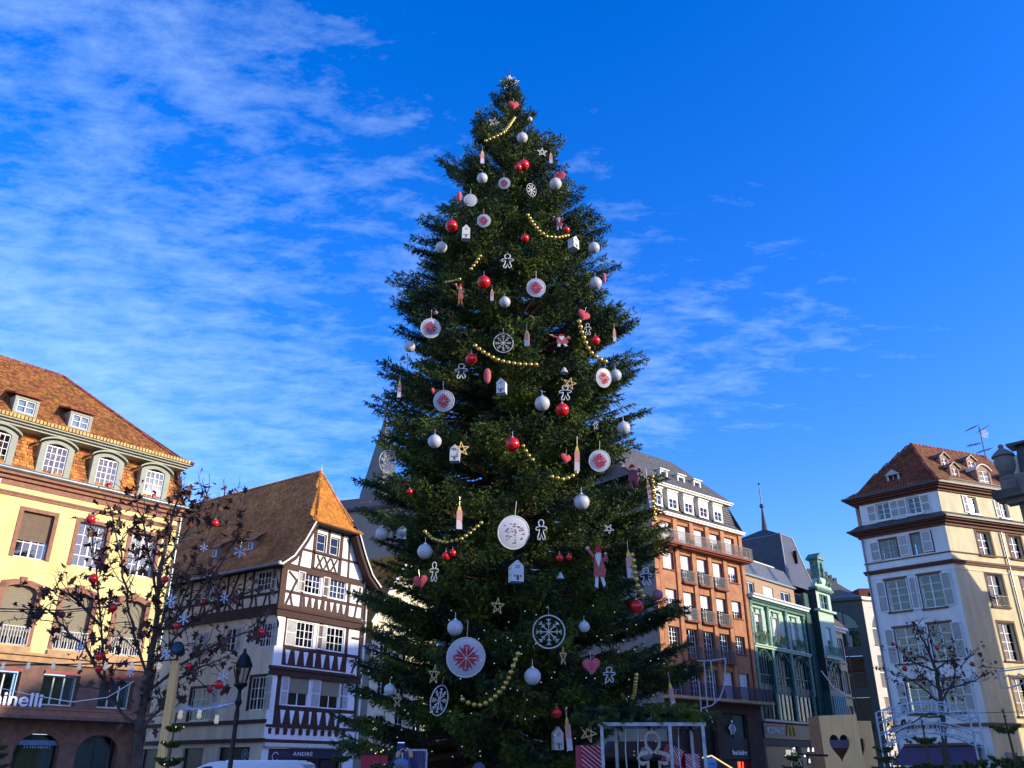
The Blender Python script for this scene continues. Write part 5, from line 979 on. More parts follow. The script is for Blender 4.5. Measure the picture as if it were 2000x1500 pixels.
def cone_orn(x,y,wd,ht,label,m=None):
    p,r=place(x,y,ht,1.0); o=root('cloth_pod',p,label,'ornament','spindle shaped cloth ornaments on the spruce'); mb=MB(); mb.sphere((0,0,0),1,12,12,wd/ht,wd/ht,1); mb.build('pod',m or HEARTM,o,Matrix.Scale(r,4),smooth=True)
    mb=MB()
    for i in range(6): z=-.7+i*.28; q=wd/ht*math.sqrt(1-z*z)*1.03; mb.tube([(q*math.cos(a),q*math.sin(a),z+.08*math.cos(2*a)) for a in [2*PI*j/12 for j in range(13)]],.03,4,False)
    mb.build('stitching',mat('pale_pink_thread',(.62,.35,.38),.8),o,Matrix.Scale(r,4))
def candle(x,y,wd,ht,label,tilt=0):
    p,r=place(x,y,ht,1.0); w_=wd/ht; o=root('painted_candle',p,label,'candle','flat painted candles on the spruce'); M=Matrix.Rotation(facing(p),4,'Z')@Matrix.Rotation(R(tilt),4,'Y')@Matrix.Scale(r,4)
    MB().prism([(-w_,-1),(w_,-1),(w_,.5),(w_*.4,.56),(-w_*.5,.53),(-w_,.45)],-w_*.4,w_*.4).build('wax',PINKC,o,M)
    MB().prism([(-w_,-1.01),(w_,-1.01),(w_,-.35),(-w_,-.28)],-w_*.45,w_*.45).build('lower_wax',mat('pale_mauve_wax',(.58,.48,.50),.7),o,M)
    MB().prism([(-w_*.7,.56),(-w_*.3,.5),(w_*.3,.5),(w_*.7,.6),(w_*.5,.78),(0,1.05),(-w_*.5,.8)],-w_*.3,w_*.3).build('flame',FLAME,o,M); MB().tube([(0,0,1),(0,0,1.7)],.015,4).build('cord',CAPM,o,M)
def house(x,y,wd,ht,label,m=None,yaw=.5):
    p,r=place(x,y,ht,1.0); w_=wd/ht*.8; m=m or CARD; o=root('paper_house',p,label,'toy house','little white houses on the spruce'); M=Matrix.Rotation(facing(p)+yaw,4,'Z')@Matrix.Scale(r,4)
    MB().prism([(-w_,-1),(w_,-1),(w_,.45),(0,1),(-w_,.45)],-w_*.8,w_*.8).build('house_body',m,o,M); H=mat('dark_cutout',(.09,.08,.06),.9)
    mb=MB()
    for xx in (-.5,.5):
        for zz in (-.25,): mb.box(xx*w_-.12*w_,xx*w_+.12*w_,-w_*.83,-w_*.8,zz-.35,zz-.15)
    mb.box(-.2*w_,.2*w_,-w_*.83,-w_*.8,-.9,-.5).prism([(.2*w_*math.cos(t),-.5+.12*math.sin(t)) for t in (0,.8,1.57,2.3,3.14)],-w_*.83,-w_*.8)
    for xx in (-.13,.13):
        for zz in (.22,.38): mb.box(xx*w_*1.6-.1*w_,xx*w_*1.6+.1*w_,-w_*.83,-w_*.8,zz,zz+.11)
    mb.prism([(.1*w_*a,.72+.07*b) for a,b in heart_pts(12)],-w_*.83,-w_*.8)
    for q in (-.4,.4):
        for zz in (-.5,.1): mb.box(-w_*1.02,-w_*1.0,q*w_-.1*w_,q*w_+.1*w_,zz,zz+.2)
    mb.build('cut_window',H,o,M,kind='stuff')
def ginger(x,y,wd,ht,label,m=None,th=.07,o=None,M=None,k=1.0):
    if o is None: p,r=place(x,y,ht,k); o=root('gingerbread_outline',p,label,'ornament','wire gingerbread figures on the spruce'); M=Matrix.Rotation(facing(p),4,'Z')@Matrix.Diagonal((r*min(1.3,wd/ht*1.45),r,r,1))
    half=[(.0,1.0),(.22,.95),(.32,.75),(.28,.52),(.13,.38),(.25,.33),(.55,.28),(.68,.15),(.62,0),(.45,-.03),(.25,.03),(.27,-.3),(.45,-.7),(.42,-.92),(.25,-.98),(.12,-.8),(.0,-.42)]
    pts=half+[(-a,b) for a,b in half[::-1][1:-1]]+[half[0]]
    MB().tube([(a,0,b) for a,b in pts],th,6,False).build('outline',m or WIRE,o,M,smooth=True)
    MB().prism([(-.16,.42),(-.02,.36),(.02,.36),(.16,.42),(.16,.26),(.02,.32),(-.02,.32),(-.16,.26)],-.05,.03).build('bow_tie',m or WIRE,o,M); return o
def straw_star(x,y,wd,ht,label,m=None,rot=0):
    p,r=place(x,y,ht,1.0); o=root('straw_star',p,label,'star','straw and wood stars on the spruce'); M=Matrix.Rotation(facing(p),4,'Z')@Matrix.Rotation(R(rot),4,'Y')@Matrix.Diagonal((r*wd/ht*1.05,r,r,1)); P=[(math.cos(PI/2+2*PI*i/5),math.sin(PI/2+2*PI*i/5)) for i in range(5)]
    for i in range(5): 
        a,b=P[i],P[(i+2)%5]; MB().bar(a,b,.11,.07,-.04+.03*(i%2)).build('stick',m or STRAW,o,M)
def figure(x,y,wd,ht,label,coat=None,wave=True,skirt=False,k=1.02):
    p,r=place(x,y,ht,k); o=root('painted_figure',p,label,'ornament','flat painted figures on the spruce'); M=Matrix.Rotation(facing(p),4,'Z')@Matrix.Diagonal((r*wd/ht*2,r,r,1)); coat=coat or CLOAK
    mb=MB(); mb.prism([(-.22,-.35),(.22,-.4),(.3,-.1),(.2,.25),(.12,.5),(-.14,.5),(-.2,.25)][::1],-.09,.09); mb.bar((-.12,.42),(-.42,.82),.13,.12,-.06); mb.bar((.12,.42),(.38,.3),.13,.12,-.06) ; mb.bar((.36,.3),(.3,.6),.12,.12,-.06); mb.build('coat',coat,o,M)
    mb=MB(); mb.bar((-.1,-.35),(-.14,-.85),.13,.1,-.05).bar((.1,-.35),(.22,-.8),.13,.1,-.05); mb.build('legs',GREYB if not skirt else coat,o,M)
    mb=MB(); mb.bar((-.14,-.82),(-.24,-.95),.14,.13,-.07).bar((.22,-.78),(.34,-.9),.14,.13,-.07); mb.build('boots',IRON,o,M)
    mb=MB(); mb.sphere((0,-.02,.62),.13,10,8,1,.7,1); mb.sphere((-.46,0,.9),.09,8,6); mb.sphere((.3,0,.62),.07,8,6); mb.build('face_and_hands',PAINTW,o,M)
    if not skirt: MB().prism([(-.13,.58),(.13,.58),(.1,.35),(0,.02),(-.1,.35)][::-1],-.14,-.08).build('beard',GREYB,o,M)
    MB().prism([(-.16,.68),(.16,.68),(.08,.92),(-.02,.97),(-.12,.85)],-.11,.09).build('hat',RED,o,M)
beadm=None
def beads(pts,label,d=9,n=None):
    P=[on_tree(x,y,1.02) for x,y in pts]; acc=[0]
    for a,b in zip(P,P[1:]): acc.append(acc[-1]+(b-a).length)
    r=d/2*mpp(pts[0][1],P[0].y); n=n or max(3,int(acc[-1]/(r*2.25))); o=root('bead_garland',P[0],label,'garland','gold bead garlands on the spruce')
    me=MB().sphere((0,0,0),1,10,7).mesh('bead',GOLD,True)
    line=[]
    for i in range(n+1):
        t=acc[-1]*i/n; j=max(0,min(len(P)-2,int(np.searchsorted(acc,t))-1)); q=P[j].lerp(P[j+1],(t-acc[j])/max(acc[j+1]-acc[j],1e-6)); line.append(q-P[0]); link('bead',me,o,TR(q-P[0])@Matrix.Scale(r,4)); ORN.append((q,r*.6))
    MB().tube(line,r*.15,4).build('cord',GOLD,o)
# white balls
for x,y,d,l in ((1020,269,21.5,'white glass ball just below the highest bead garland'),(942,348,21,'white glass ball near the left edge, beside the small printed disc'),(1085,359,24,'white glass ball tucked under the highest pink heart'),
 (862,483,23,'greyish white ball near the left edge, below the highest toy house'),(1160,484,23,'white ball at the right edge beside a white toy house'),(1163,553,25,'white ball at the right edge next to a slim pink pod'),(986,590,22,'half hidden translucent ball left of the large disc in the upper middle'),
 (800,677,22,'pale ball at the left edge under the big printed disc'),(1202,733,24,'white ball touching the tilted printed disc at the right edge'),(1059,788,30,'large white ball to the left of a red ball, mid height'),(1218,836,26,'pearl ball on a cord at the right edge, mid height'),
 (849,862,27,'dull grey white ball left of the toy house with a straw star'),(1136,980,31,'speckled white ball hanging free on the right, below the mid height disc'),(747,1042,27,'dull white ball by the roof of the timbered house'),(830,1077,30,'white ball above the pink heart on the lower left'),
 (889,1226,31,'greyish ball just above the biggest snowflake disc'),(1040,1321,33,'blue white ball under the great wire snowflake ring'),(1141,1224,22,'dim lilac ball right of the great wire snowflake ring'),(761,1347,22,'dim pinkish ball low on the left edge'),(1285,1162,20,'dusky pink ball in the shade near the orange building'),(1035,233,10,'tiny white ball near the treetop'),(851,611,9,'tiny pale pink ball above the big disc on the left')):
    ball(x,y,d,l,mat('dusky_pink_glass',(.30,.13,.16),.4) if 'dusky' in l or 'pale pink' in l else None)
for x,y,d,l in ((1023,322,21,'red ball in the upper middle beneath the white ball'),(1012,327,14,'smaller red ball touching its twin in the upper middle'),(882,441,24,'dark red ball beside the highest toy house'),(1025,465,16,'small red ball in the middle above the upper gingerbread outline'),(1106,449,14,'small red ball at the end of the upper right garland'),
 (945,551,26,'bright red ball left of the upper large disc'),(1163,665,18,'red ball at the right, beside the vertical garland'),(920,701,22,'red ball at the start of the long middle garland'),(1098,800,26,'red ball to the right of the large white ball, mid height'),(1001,868,28,'bright red ball in the centre at mid height'),(800,960,12,'small red ball deep in the left branches'),
 (871,1086,17,'left one of a pair of red balls above the lower pink heart'),(884,1080,14,'right one of a pair of red balls above the lower pink heart'),(1093,1090,15,'left one of a close pair of red balls beside the waving figure'),(1111,1089,13,'right one of a close pair of red balls beside the waving figure'),(1243,1184,26,'big glossy red ball below the lower right garland'),(1087,1392,19,'red ball glowing in the dark foot of the spruce'),(1277,1385,24,'red ball just above the fir covered frame')):
    ball(x,y,d,l,RBm)
disc(985,358,23,22,'small round disc with red star near the top'); disc(919,391,24,24,'pale disc half hidden by twigs near the upper left',star=False); disc(945,431,27,25,'round disc with faded red star on the upper left'); disc(1047,562,38,35,'large white disc with red star in the upper middle')
disc(841,641,40,37,'large translucent disc with red print at the left edge'); disc(1179,738,21,36,'printed disc turned sideways at the right edge'); disc(867,783,43,40,'bright white disc with bold red star on the left, mid height'); disc(1171,900,42,40,'grey white disc with dark red star on the right'); disc(1003,1040,55,62,'large plain oval disc with mottled print below the centre',star=False,blotch=True); disc(910,1284,69,72,'biggest disc of all, lilac white with an eight pointed dark red star')
ring(1038,371,22,25,'small white wire snowflake ring near the top'); ring(983,670,43,38,'white wire snowflake ring in the centre above the long garland'); ring(757,901,36,43,'thin wire snowflake ring standing against the sky at the left edge'); ring(1072,1234,62,62,'great wire snowflake ring low in the middle'); ring(858,1368,36,56,'narrow wire snowflake ring seen side on, low on the left')
heart(1092,344,28,26,'pink heart at the right edge near the top, over a white ball',10); heart(1140,616,26,30,'pink heart hanging askew at the right above the vertical garland',18,.5); heart(847,764,14,16,'small pink heart peeping out above the bold star disc',0,.7); heart(1105,895,20,26,'dark pink heart beside a tall candle, mid height right',8,.6); heart(821,1135,32,32,'pink heart beside a wire gingerbread figure on the lower left',-12); heart(1155,1300,37,40,'large striped heart low on the right',-4,0,True); heart(1003,205,24,18,'squashed pink heart just beneath the star on top',0,.5)
cone_orn(897,384,11,22,'small pink pod on the upper left beside the pale disc'); cone_orn(952,734,14,34,'striped pink pod under the long middle garland'); cone_orn(1180,543,8,24,'slim pink pod at the right edge behind a white ball')
for x,y,w_,h_,l,t in ((942,307,7,32,'thin candle at the left edge near the top',0),(1076,309,6,26,'thin candle on the right near the top',0),(961,576,6,27,'narrow pale candle under the bright red ball, upper middle',0),(1029,660,9,36,'candle right of the central wire ring',0),(1200,654,6,30,'slim candle at the right edge',0),(780,760,7,36,'slim candle at the left edge',0),(1127,895,10,54,'tall pink candle above the short garland on the right',2),(897,1010,11,48,'candle standing above the lower left garland',0),(1268,962,7,60,'long thin candle at the right edge beside the vertical bead string',-4),(1229,1102,12,54,'candle beside the lower right bead garland',-2),(1110,1432,11,62,'tall leaning candle low in the middle beside a toy house',-5),(1312,1360,10,54,'candle hanging low on the right edge',-5)): candle(x,y,w_,h_,l,t)
house(910,455,19,32,'highest toy house, on the upper left',yaw=.1); house(1120,475,22,28,'white toy house at the upper right edge',yaw=.7); house(980,755,22,32,'toy house in the middle, half in leaves',yaw=-.5); house(889,886,24,34,'toy house with a straw star across it, left of centre',yaw=.1); house(784,1040,20,26,'grey toy house on the left next to a dull white ball',mat('grey_card',(.2,.25,.25),.9)); house(1008,1116,31,42,'white toy house with tall windows directly under the mottled oval disc'); house(1089,1442,24,42,'shade toned toy house near the foot of the spruce',mat('shaded_card',(.4,.38,.34),.9),.1)  # lowest house in darker card, shade put into its colour
for x,y,w_,h_,l in ((991,510,24,32,'gingerbread outline in the upper middle'),(1148,643,14,26,'gingerbread outline behind the vertical garland'),(901,725,25,32,'gingerbread outline left of the striped pod'),(1104,767,24,32,'gingerbread outline under a straw star, mid height right'),(1057,1035,22,40,'bold white gingerbread outline right of the mottled oval disc'),(848,1117,17,38,'narrow gingerbread outline next to the lower left heart'),(1262,1126,24,34,'bent gingerbread outline at the lower right edge'),(1190,1318,24,28,'gingerbread outline right of the striped heart'),(1163,831,10,16,'tiny gingerbread outline on the right, mid height')): ginger(x,y,w_,h_,l)
for x,y,w_,h_,l,r_ in ((965,239,22,24,'straw star on the upper left of the top garland',10),(1059,297,20,20,'pale star near the top right',0),(1113,749,26,26,'straw star above a gingerbread outline on the right',15),(902,877,30,30,'straw star hung across a toy house',-8),(972,1184,26,34,'thin wooden star low in the middle',4),(848,1318,22,38,'golden straw star left of the biggest disc',5),(1100,1282,14,38,'straw star seen nearly edge on beside the striped heart',0),(1149,1432,34,34,'rough wooden star over the striped parcel',20),(776,1368,18,28,'dim wooden star low on the left',0),(723,1266,26,26,'dark twig star at the lower left edge',0),(1189,1033,20,20,'white stick star low on the right',30)): straw_star(x,y,w_,h_,l,(WIRE if 'white' in l or 'pale' in l else mat('dark_twigs',(.03,.025,.02),.9) if 'dark' in l else None),r_)
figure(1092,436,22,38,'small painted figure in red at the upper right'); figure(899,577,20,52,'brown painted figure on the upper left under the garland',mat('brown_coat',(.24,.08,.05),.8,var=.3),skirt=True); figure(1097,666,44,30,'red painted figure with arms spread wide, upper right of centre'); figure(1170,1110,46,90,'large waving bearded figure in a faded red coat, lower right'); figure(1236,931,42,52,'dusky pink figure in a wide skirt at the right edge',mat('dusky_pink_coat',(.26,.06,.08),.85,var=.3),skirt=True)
for x,y,l in ((1102,723,'small white bell over the right hand straw star'),(1094,1124,'pale bell below the close pair of red balls')):
    p,r=place(x,y,16); o=root('bell',p,l,'bell','little bells on the spruce'); MB().lathe([(1,-.8),(.95,-.6),(.6,.1),(.45,.5),(.1,.8)],14).build('bell_body',WB,o,Matrix.Scale(r,4),smooth=True); MB().sphere((0,0,-.85),.2,8,6).build('clapper',GOLD,o,Matrix.Scale(r,4))
for pts,l,d in (([(1005,230),(995,245),(985,258),(970,266),(949,275)],'highest gold bead garland, sloping near the treetop',6.5),([(1031,420),(1040,435),(1052,450),(1068,462),(1090,464),(1109,460)],'gold bead garland curving below the upper wire ring',7.5),([(938,500),(930,513),(920,525)],'short bead garland on the upper left, upper half',7),([(898,545),(886,549),(872,551)],'short bead garland on the upper left, lower half',6.5),([(928,675),(940,685),(953,693),(970,702),(987,707),(1013,711),(1047,712)],'long gold bead garland sagging under the central wire ring',9),([(1131,628),(1135,645),(1140,659),(1146,675),(1153,688),(1167,699),(1182,706)],'gold bead garland hanging steeply under the tilted heart',10),([(1022,871),(1030,886),(1040,898)],'short string of gold beads beside the central red ball',8),([(1078,931),(1099,936),(1115,932),(1126,923)],'shiny short bead garland beneath the tall candle',9),([(1274,931),(1277,964),(1279,1015)],'thin vertical bead string at the right edge',9),([(830,1038),(845,1052),(870,1060),(900,1053),(920,1040),(940,1021)],'bead garland swagged above the pair of red balls',8),([(1234,1084),(1238,1100),(1241,1124),(1245,1144),(1256,1164)],'heavy gold bead garland falling beside a candle on the lower right',11),([(1012,1277),(1006,1291),(996,1318),(983,1344),(964,1364),(944,1376),(932,1378),(914,1372),(904,1366)],'longest gold bead garland, hooked under the biggest disc',10.5),([(1243,1318),(1241,1335),(1239,1353),(1235,1365),(1228,1386)],'gold bead string low on the right above the fir covered frame',9)): beads(pts,l,d)
# topper
p,r=place(995,160,30,.6); o=root('star_topper',Vector((TX,TY-.25,p.z)),'white frosted wire star on the very top of the spruce','star')
r=.42; P=[(r*(1 if i%2==0 else .45)*math.cos(PI/2+PI*i/5),r*(1 if i%2==0 else .45)*math.sin(PI/2+PI*i/5)) for i in range(11)]
FR=mat('frosted_wire',(.75,.78,.78),.7); mb=MB(); mb.tube([(a,0,b) for a,b in P],.03,5); 
for i in range(5): mb.tube([(0,-.12,0),(P[2*i][0],0,P[2*i][1])],.02,4); mb.tube([(0,-.12,0),(P[2*i+1][0],0,P[2*i+1][1])],.015,4)
mb.build('star_frame',FR,o); mb=MB()
for i in range(130): q=random.random(); a=random.uniform(0,2*PI); rr_=r*.8*q**.5; v=Vector((rr_*math.cos(a),random.uniform(-.12,.1),rr_*math.sin(a))); e=Vector((random.uniform(-1,1),random.uniform(-1,1),random.uniform(-1,1))).normalized()*.08; mb.add([v,v+e,v+e.cross(Vector((0,.2,1)))*.3],[(0,1,2)])
mb.build('tinsel',FR,o,kind='stuff')
build_crown()
# ======================= street trees =======================
BARK=mat('street_tree_bark',(.075,.055,.045),.9,var=.4,vs=5,bump=.5,bs=25); LEAF=mat('dry_brown_leaf',(.095,.042,.026),.8,island=.5,var=.3)
def leaf_mesh(seed):
    rg=random.Random(seed); mb=MB(); n=11; pts=[]
    for i in range(n):
        a=2*PI*i/n+PI/2; q=(1. if i%2==0 else .5)*rg.uniform(.8,1.1)*(1.1 if i==0 else 1); pts.append((q*math.cos(a)*.5,q*math.sin(a)*.5+.1))
    vs=[(0,.08,.05)]+[(a,.22*(a*a+b*b)**.5*rg.uniform(.3,1.6)-.12*abs(a),b) for a,b in pts]; mb.add(vs,[(0,i+1,(i+1)%n+1) for i in range(n)]); mb.add([(-.015,0,-.35),(.015,0,-.35),(.01,.06,.1),(-.01,.06,.1)],[(0,1,2,3)])
    return mb.mesh('leaf',LEAF)
LM=[leaf_mesh(i) for i in range(5)]
def street_tree(lab,lines,Y,rt,seed,nleaf,twl,leafsz,dens=.26,stuffn=0,ybase=None,grp=None,sprd=1.):
    rg=random.Random(seed); base=px(lines[0][0][0],lines[0][0][1],Y); b0=Vector((base.x,Y,0)); T_=empty('street_tree',b0,0,lab,'tree',grp); ends=[]; wood=MB()
    for li,ln in enumerate(lines):
        P=[]; dy=0
        for j,(x,y) in enumerate(ln):
            if j==0 and li>0: dy=rg.uniform(-.1,.1)
            elif li>0: dy+=rg.uniform(-.35,.35)*sprd
            P.append(px(x,y,Y+dy)-b0)
        if li==0: P=[Vector((0,0,0))]+P
        r0=rt if li==0 else rt*.25; n=len(P); rs=[r0*(1-i/(n-.6))**.8*.95+.008 for i in range(n)]
        S=[]; 
        for i in range(n-1):     # smooth and slightly crooked
            for t in (0,.33,.66): S.append(P[i].lerp(P[i+1],t)+Vector((rg.gauss(0,.02),rg.gauss(0,.02),rg.gauss(0,.015))) if (i or t) else P[0])
        S.append(P[-1]); rr2=[float(np.interp(k_/3,range(n),rs)) for k_ in range(len(S))]
        mb=MB(); mb.tube(S,rr2,8 if li==0 else 6); mb.build('trunk' if li==0 else 'branch',BARK,T_,smooth=True)
        acc=0
        for i in range(2 if li else 5,len(S)):
            seg=(S[i]-S[i-1]).length; acc+=seg
            while acc>dens:
                acc-=dens; o=S[i-1].lerp(S[i],rg.random()); dv=(S[i]-S[i-1]).normalized(); L_=twl*rg.uniform(.35,1.)*(1.15-.5*i/len(S)); q=o; d=(dv*.7+Vector((rg.gauss(0,.7),rg.gauss(0,.5)*sprd,rg.gauss(.15,.5)))).normalized(); pts=[q]
                for s_ in range(4): d=(d+Vector((rg.gauss(0,.2),rg.gauss(0,.2),rg.gauss(.1,.15)))).normalized(); q=q+d*L_/4; pts.append(q)
                wood.tube(pts,[.011,.009,.007,.005,.003],4,False); ends.append((pts[-1],d)); ends.append((pts[2],d))
                for b in range(3):
                    q2=pts[rg.choice((1,2,3))]; d2=(d+Vector((rg.gauss(0,.8),rg.gauss(0,.8),rg.gauss(0,.5)))).normalized(); e=q2+d2*L_*rg.uniform(.25,.5); wood.tube([q2,q2.lerp(e,.5)+Vector((0,0,.03)),e],[.006,.004,.002],3,False); ends.append((e,d2))
        ends.append((S[-1],dv))
    wood.build('twigs',BARK,T_,kind='stuff')
    rg.shuffle(ends); k=0
    while k<nleaf:
        p,d=ends[k%len(ends)]; s=leafsz*rg.uniform(.7,1.35); q=p+Vector((rg.gauss(0,.05),rg.gauss(0,.05),rg.gauss(-.02,.05)))
        M=TR(q)@Matrix.Rotation(rg.uniform(0,6.28),4,'Z')@Matrix.Rotation(rg.gauss(2.6,.8),4,'X')@Matrix.Rotation(rg.gauss(0,.6),4,'Y')@Matrix.Scale(s,4); link('leaf',LM[k%5],T_,M); k+=1
    if stuffn:
        mb=MB()
        for i in range(stuffn):
            p,d=rg.choice(ends); q=p+Vector((rg.gauss(0,.09),rg.gauss(0,.09),rg.gauss(0,.09))); M=TR(q)@Matrix.Rotation(rg.uniform(0,6.28),4,'Z')@Matrix.Rotation(rg.gauss(2.4,1),4,'X')@Matrix.Scale(leafsz*rg.uniform(.5,1.1),4); src=LM[i%5]; mb.M=M; mb.add([v.co for v in src.vertices],[tuple(pp.vertices) for pp in src.polygons])
        mb.M=None; mb.build('small_leaves',LEAF,T_,kind='stuff')
    return T_
street_tree('street tree with crisp brown leaves, red baubles and snowflakes in front of the yellow building',[
 [(262,1500),(275,1420),(292,1330),(303,1240),(308,1170),(318,1100),(335,1020),(352,955)],[(275,1420),(236,1393),(205,1331),(199,1224),(190,1132),(180,1060),(176,1010)],[(292,1330),(262,1240),(250,1180),(238,1100),(228,1040),(215,990)],
 [(303,1240),(345,1150),(395,1070),(425,1000),(440,955)],[(292,1330),(340,1250),(400,1200),(465,1165),(515,1150)],[(290,1350),(350,1300),(420,1262),(470,1240),(515,1225)],[(205,1331),(165,1265),(125,1225),(92,1190),(70,1215)],[(199,1224),(150,1170),(112,1150),(88,1148)],[(308,1170),(290,1080),(275,1010),(262,965)],[(318,1100),(365,1040),(395,980),(410,950)],[(262,1450),(310,1385),(350,1325),(395,1300),(430,1290)],[(303,1240),(360,1190),(420,1120),(455,1060),(470,1010)]],16,.085,3,300,.85,.19,dens=.13,stuffn=700)
street_tree('small bare street tree with a few red baubles in front of the white corner house',[
 [(1848,1500),(1842,1400),(1836,1350),(1828,1310),(1818,1285),(1806,1255),(1790,1222)],[(1836,1350),(1870,1340),(1905,1330),(1935,1312)],[(1828,1310),(1800,1300),(1775,1290),(1755,1262)],[(1842,1380),(1810,1350),(1775,1325),(1740,1312)],[(1828,1310),(1850,1290),(1880,1300),(1897,1275)],[(1818,1285),(1812,1250),(1818,1228)],[(1836,1350),(1815,1330),(1800,1320),(1790,1300)],[(1840,1370),(1862,1330),(1866,1300),(1858,1270)],[(1842,1400),(1800,1400),(1765,1420),(1745,1440)]],30,.10,9,150,1.0,.15,dens=.15,stuffn=420)
SMB=MB().sphere((0,0,0),1,18,12).mesh('glass_ball',RBm,True); SMC=MB().lathe([(.2,.93),(.2,1.12),(.1,1.15)],8).tube([(0,0,1.1),(0,0,2.0)],.03,4).mesh('cap',CAPM)
for x,y,d,Y,l in ((177,1014,17,15.6,'red bauble high on the left of the leafy street tree'),(420,1022,15,15.8,'red bauble in front of the brown roof, upper right of the street tree'),(182,1130,18,15.7,'red bauble against the yellow wall at the tall left branch'),(322,1132,14,15.6,'red bauble near the corner of the yellow building'),(220,1187,17,15.7,'red bauble between the first floor windows'),(121,1201,13,15.8,'red bauble far out on the left branch'),(345,1222,14,15.5,'red bauble above the snowflake by the wooden post'),(194,1282,17,15.6,'red bauble just above the string lights'),(193,1306,14,15.7,'red bauble just below the string lights'),(368,1301,13,15.7,'dark red bauble right of the floodlight'),(400,1176,13,15.8,'red bauble among dense leaves by the timbered wall'),(510,1235,16,15.6,'red bauble before the shuttered side window of the timbered house'),(427,1337,18,15.5,'large red bauble left of the street lamp'),(410,1347,12,15.7,'small red bauble touching the large one left of the street lamp'),(1744,1258,8,29.8,'red bauble on the bare tree by the leftmost shutter'),(1801,1283,7,29.8,'red bauble inside the crown of the bare tree'),(1767,1306,10,29.8,'red bauble under the windows of the white house'),(1899,1297,9,29.7,'red bauble at the right tip of the bare tree'),(1830,1265,9,29.7,'red bauble before the red curtained window'),(1731,1448,8,29.6,'red bauble low beside the metal arch')):
    p=px(x,y,Y); r=d/2*mpp(y,Y); o=empty('tree_bauble',p,0,l,'bauble','red baubles on the street trees'); link('ball',SMB,o,Matrix.Scale(r,4)); link('cap',SMC,o,Matrix.Scale(r,4))
FLK=mat('glitter_white',(.55,.62,.75),.5)
fk=MB(); flake_mb(fk,1,6,-.03,.11); fkm=fk.mesh('snowflake_body',FLK)
for x,y,d,l in ((398,1070,16,'small white snowflake over the brown roof'),(469,1077,24,'largest snowflake beside the roof dormer'),(438,1168,18,'white snowflake before the timbered side wall'),(359,1209,22,'blue white snowflake beside the left window column'),(333,1173,26,'bright snowflake above the wooden post'),(156,1264,20,'snowflake against the balcony base of the yellow building'),(325,1276,24,'snowflake at the left of the floodlight'),(255,1313,18,'snowflake under the string lights'),(436,1320,20,'pale snowflake just left of the lantern')):
    p=px(x,y,15.4); o=empty('snowflake_ornament',p,random.uniform(-.5,.5),l,'snowflake','snowflakes on the street tree'); r=d/2*mpp(y,15.4); link('snowflake_body',fkm,o,Matrix.Scale(r,4)); MB().tube([(0,0,1),(0,0,1.8)],.02,4).build('cord',CAPM,o,Matrix.Scale(r,4))
# ======================= post, lamp, cables =======================
pb=px(315,1500,14); pt=px(345,1286,14); o=empty('wooden_post',(pb.x,14,0),0,'light squared timber post carrying a floodlight, in front of the leafy street tree','post')
tp=pt-Vector((pb.x,14,0)); mb=MB(); w_=.055; bx=tp.x*0-.03; mb.add([(-w_,-w_,0),(w_,-w_,0),(w_,w_,0),(-w_,w_,0)]+[(tp.x-w_,-w_,tp.z),(tp.x+w_,-w_,tp.z),(tp.x+w_,w_,tp.z),(tp.x-w_,w_,tp.z)],[(0,1,5,4),(1,2,6,5),(2,3,7,6),(3,0,4,7),(4,5,6,7)]); mb.build('timber',PINE,o)
fh=empty('floodlight',px(348,1268,13.9),0,'round black floodlight on top of the light timber post','floodlight'); mb=MB(); mb.M=Matrix.Rotation(R(75),4,'X'); mb.lathe([(.02,-.16),(.07,-.14),(.09,-.02),(.105,.02),(.105,.06)],16); mb.M=None; mb.build('housing',IRON,fh,smooth=True); mb=MB(); mb.M=Matrix.Rotation(R(75),4,'X'); mb.lathe([(.085,.061),(.08,.07),(.01,.075)],14); mb.M=None; mb.build('lens',GLASS,fh); MB().tube([(0,0,-.02),(0,0.02,-.17)],.02,6).build('bracket',IRON,fh)
lp=px(449,1500,25); lt=px(470,1340,25); LP=empty('street_lamp',(lp.x,25,0),0,'black cast iron street lamp with a glazed lantern before the timbered house','street lamp'); lz=lt.z
mb=MB(); mb.lathe([(.16,0),(.16,.5),(.1,.6),(.085,1.2),(.07,1.3),(.06,lz-.9),(.075,lz-.8),(.05,lz-.55),(.11,lz-.42),(.06,lz-.3),(.05,lz-.12),(.1,lz-.05),(.18,lz)],12); mb.build('pole',IRON,LP,smooth=True)
mb=MB(); mb.lathe([(.185,lz),(.2,lz+.04),(.185,lz+.08)],6); 
for k in range(6): a=2*PI*k/6; mb.tube([(.15*math.cos(a),.15*math.sin(a),lz+.06),(.25*math.cos(a),.25*math.sin(a),lz+.52)],.012,4)
mb.lathe([(.29,lz+.52),(.27,lz+.56),(.17,lz+.78),(.06,lz+.9),(.05,lz+.97),(.02,lz+1.02)],6); mb.build('lantern_frame',IRON,LP)
MB().lathe([(.14,lz+.06),(.24,lz+.51)],6).build('lantern_glass',glassmat('lamp_glass',.3,(.85,.8,.75)),LP); MB().lathe([(.05,lz+.1),(.07,lz+.25),(.03,lz+.4)],8).build('burner',CREAMW,LP)
def cable(pts,Y,r,label,m=IRON,cat='cable',sag=0,bulbs=0,name='cable',Ys=None):
    P=[px(x,y,(Ys[i] if Ys else Y)) for i,(x,y) in enumerate(pts)]; Q=[]
    for a,b in zip(P,P[1:]):
        for t in range(8): q=a.lerp(b,t/8); q.z-=sag*4*(t/8)*(1-t/8); Q.append(q)
    Q.append(P[-1]); o=empty(name,Q[0],0,label,cat); MB().tube([q-Q[0] for q in Q],r,5).build('wire',m,o)
    return o,Q
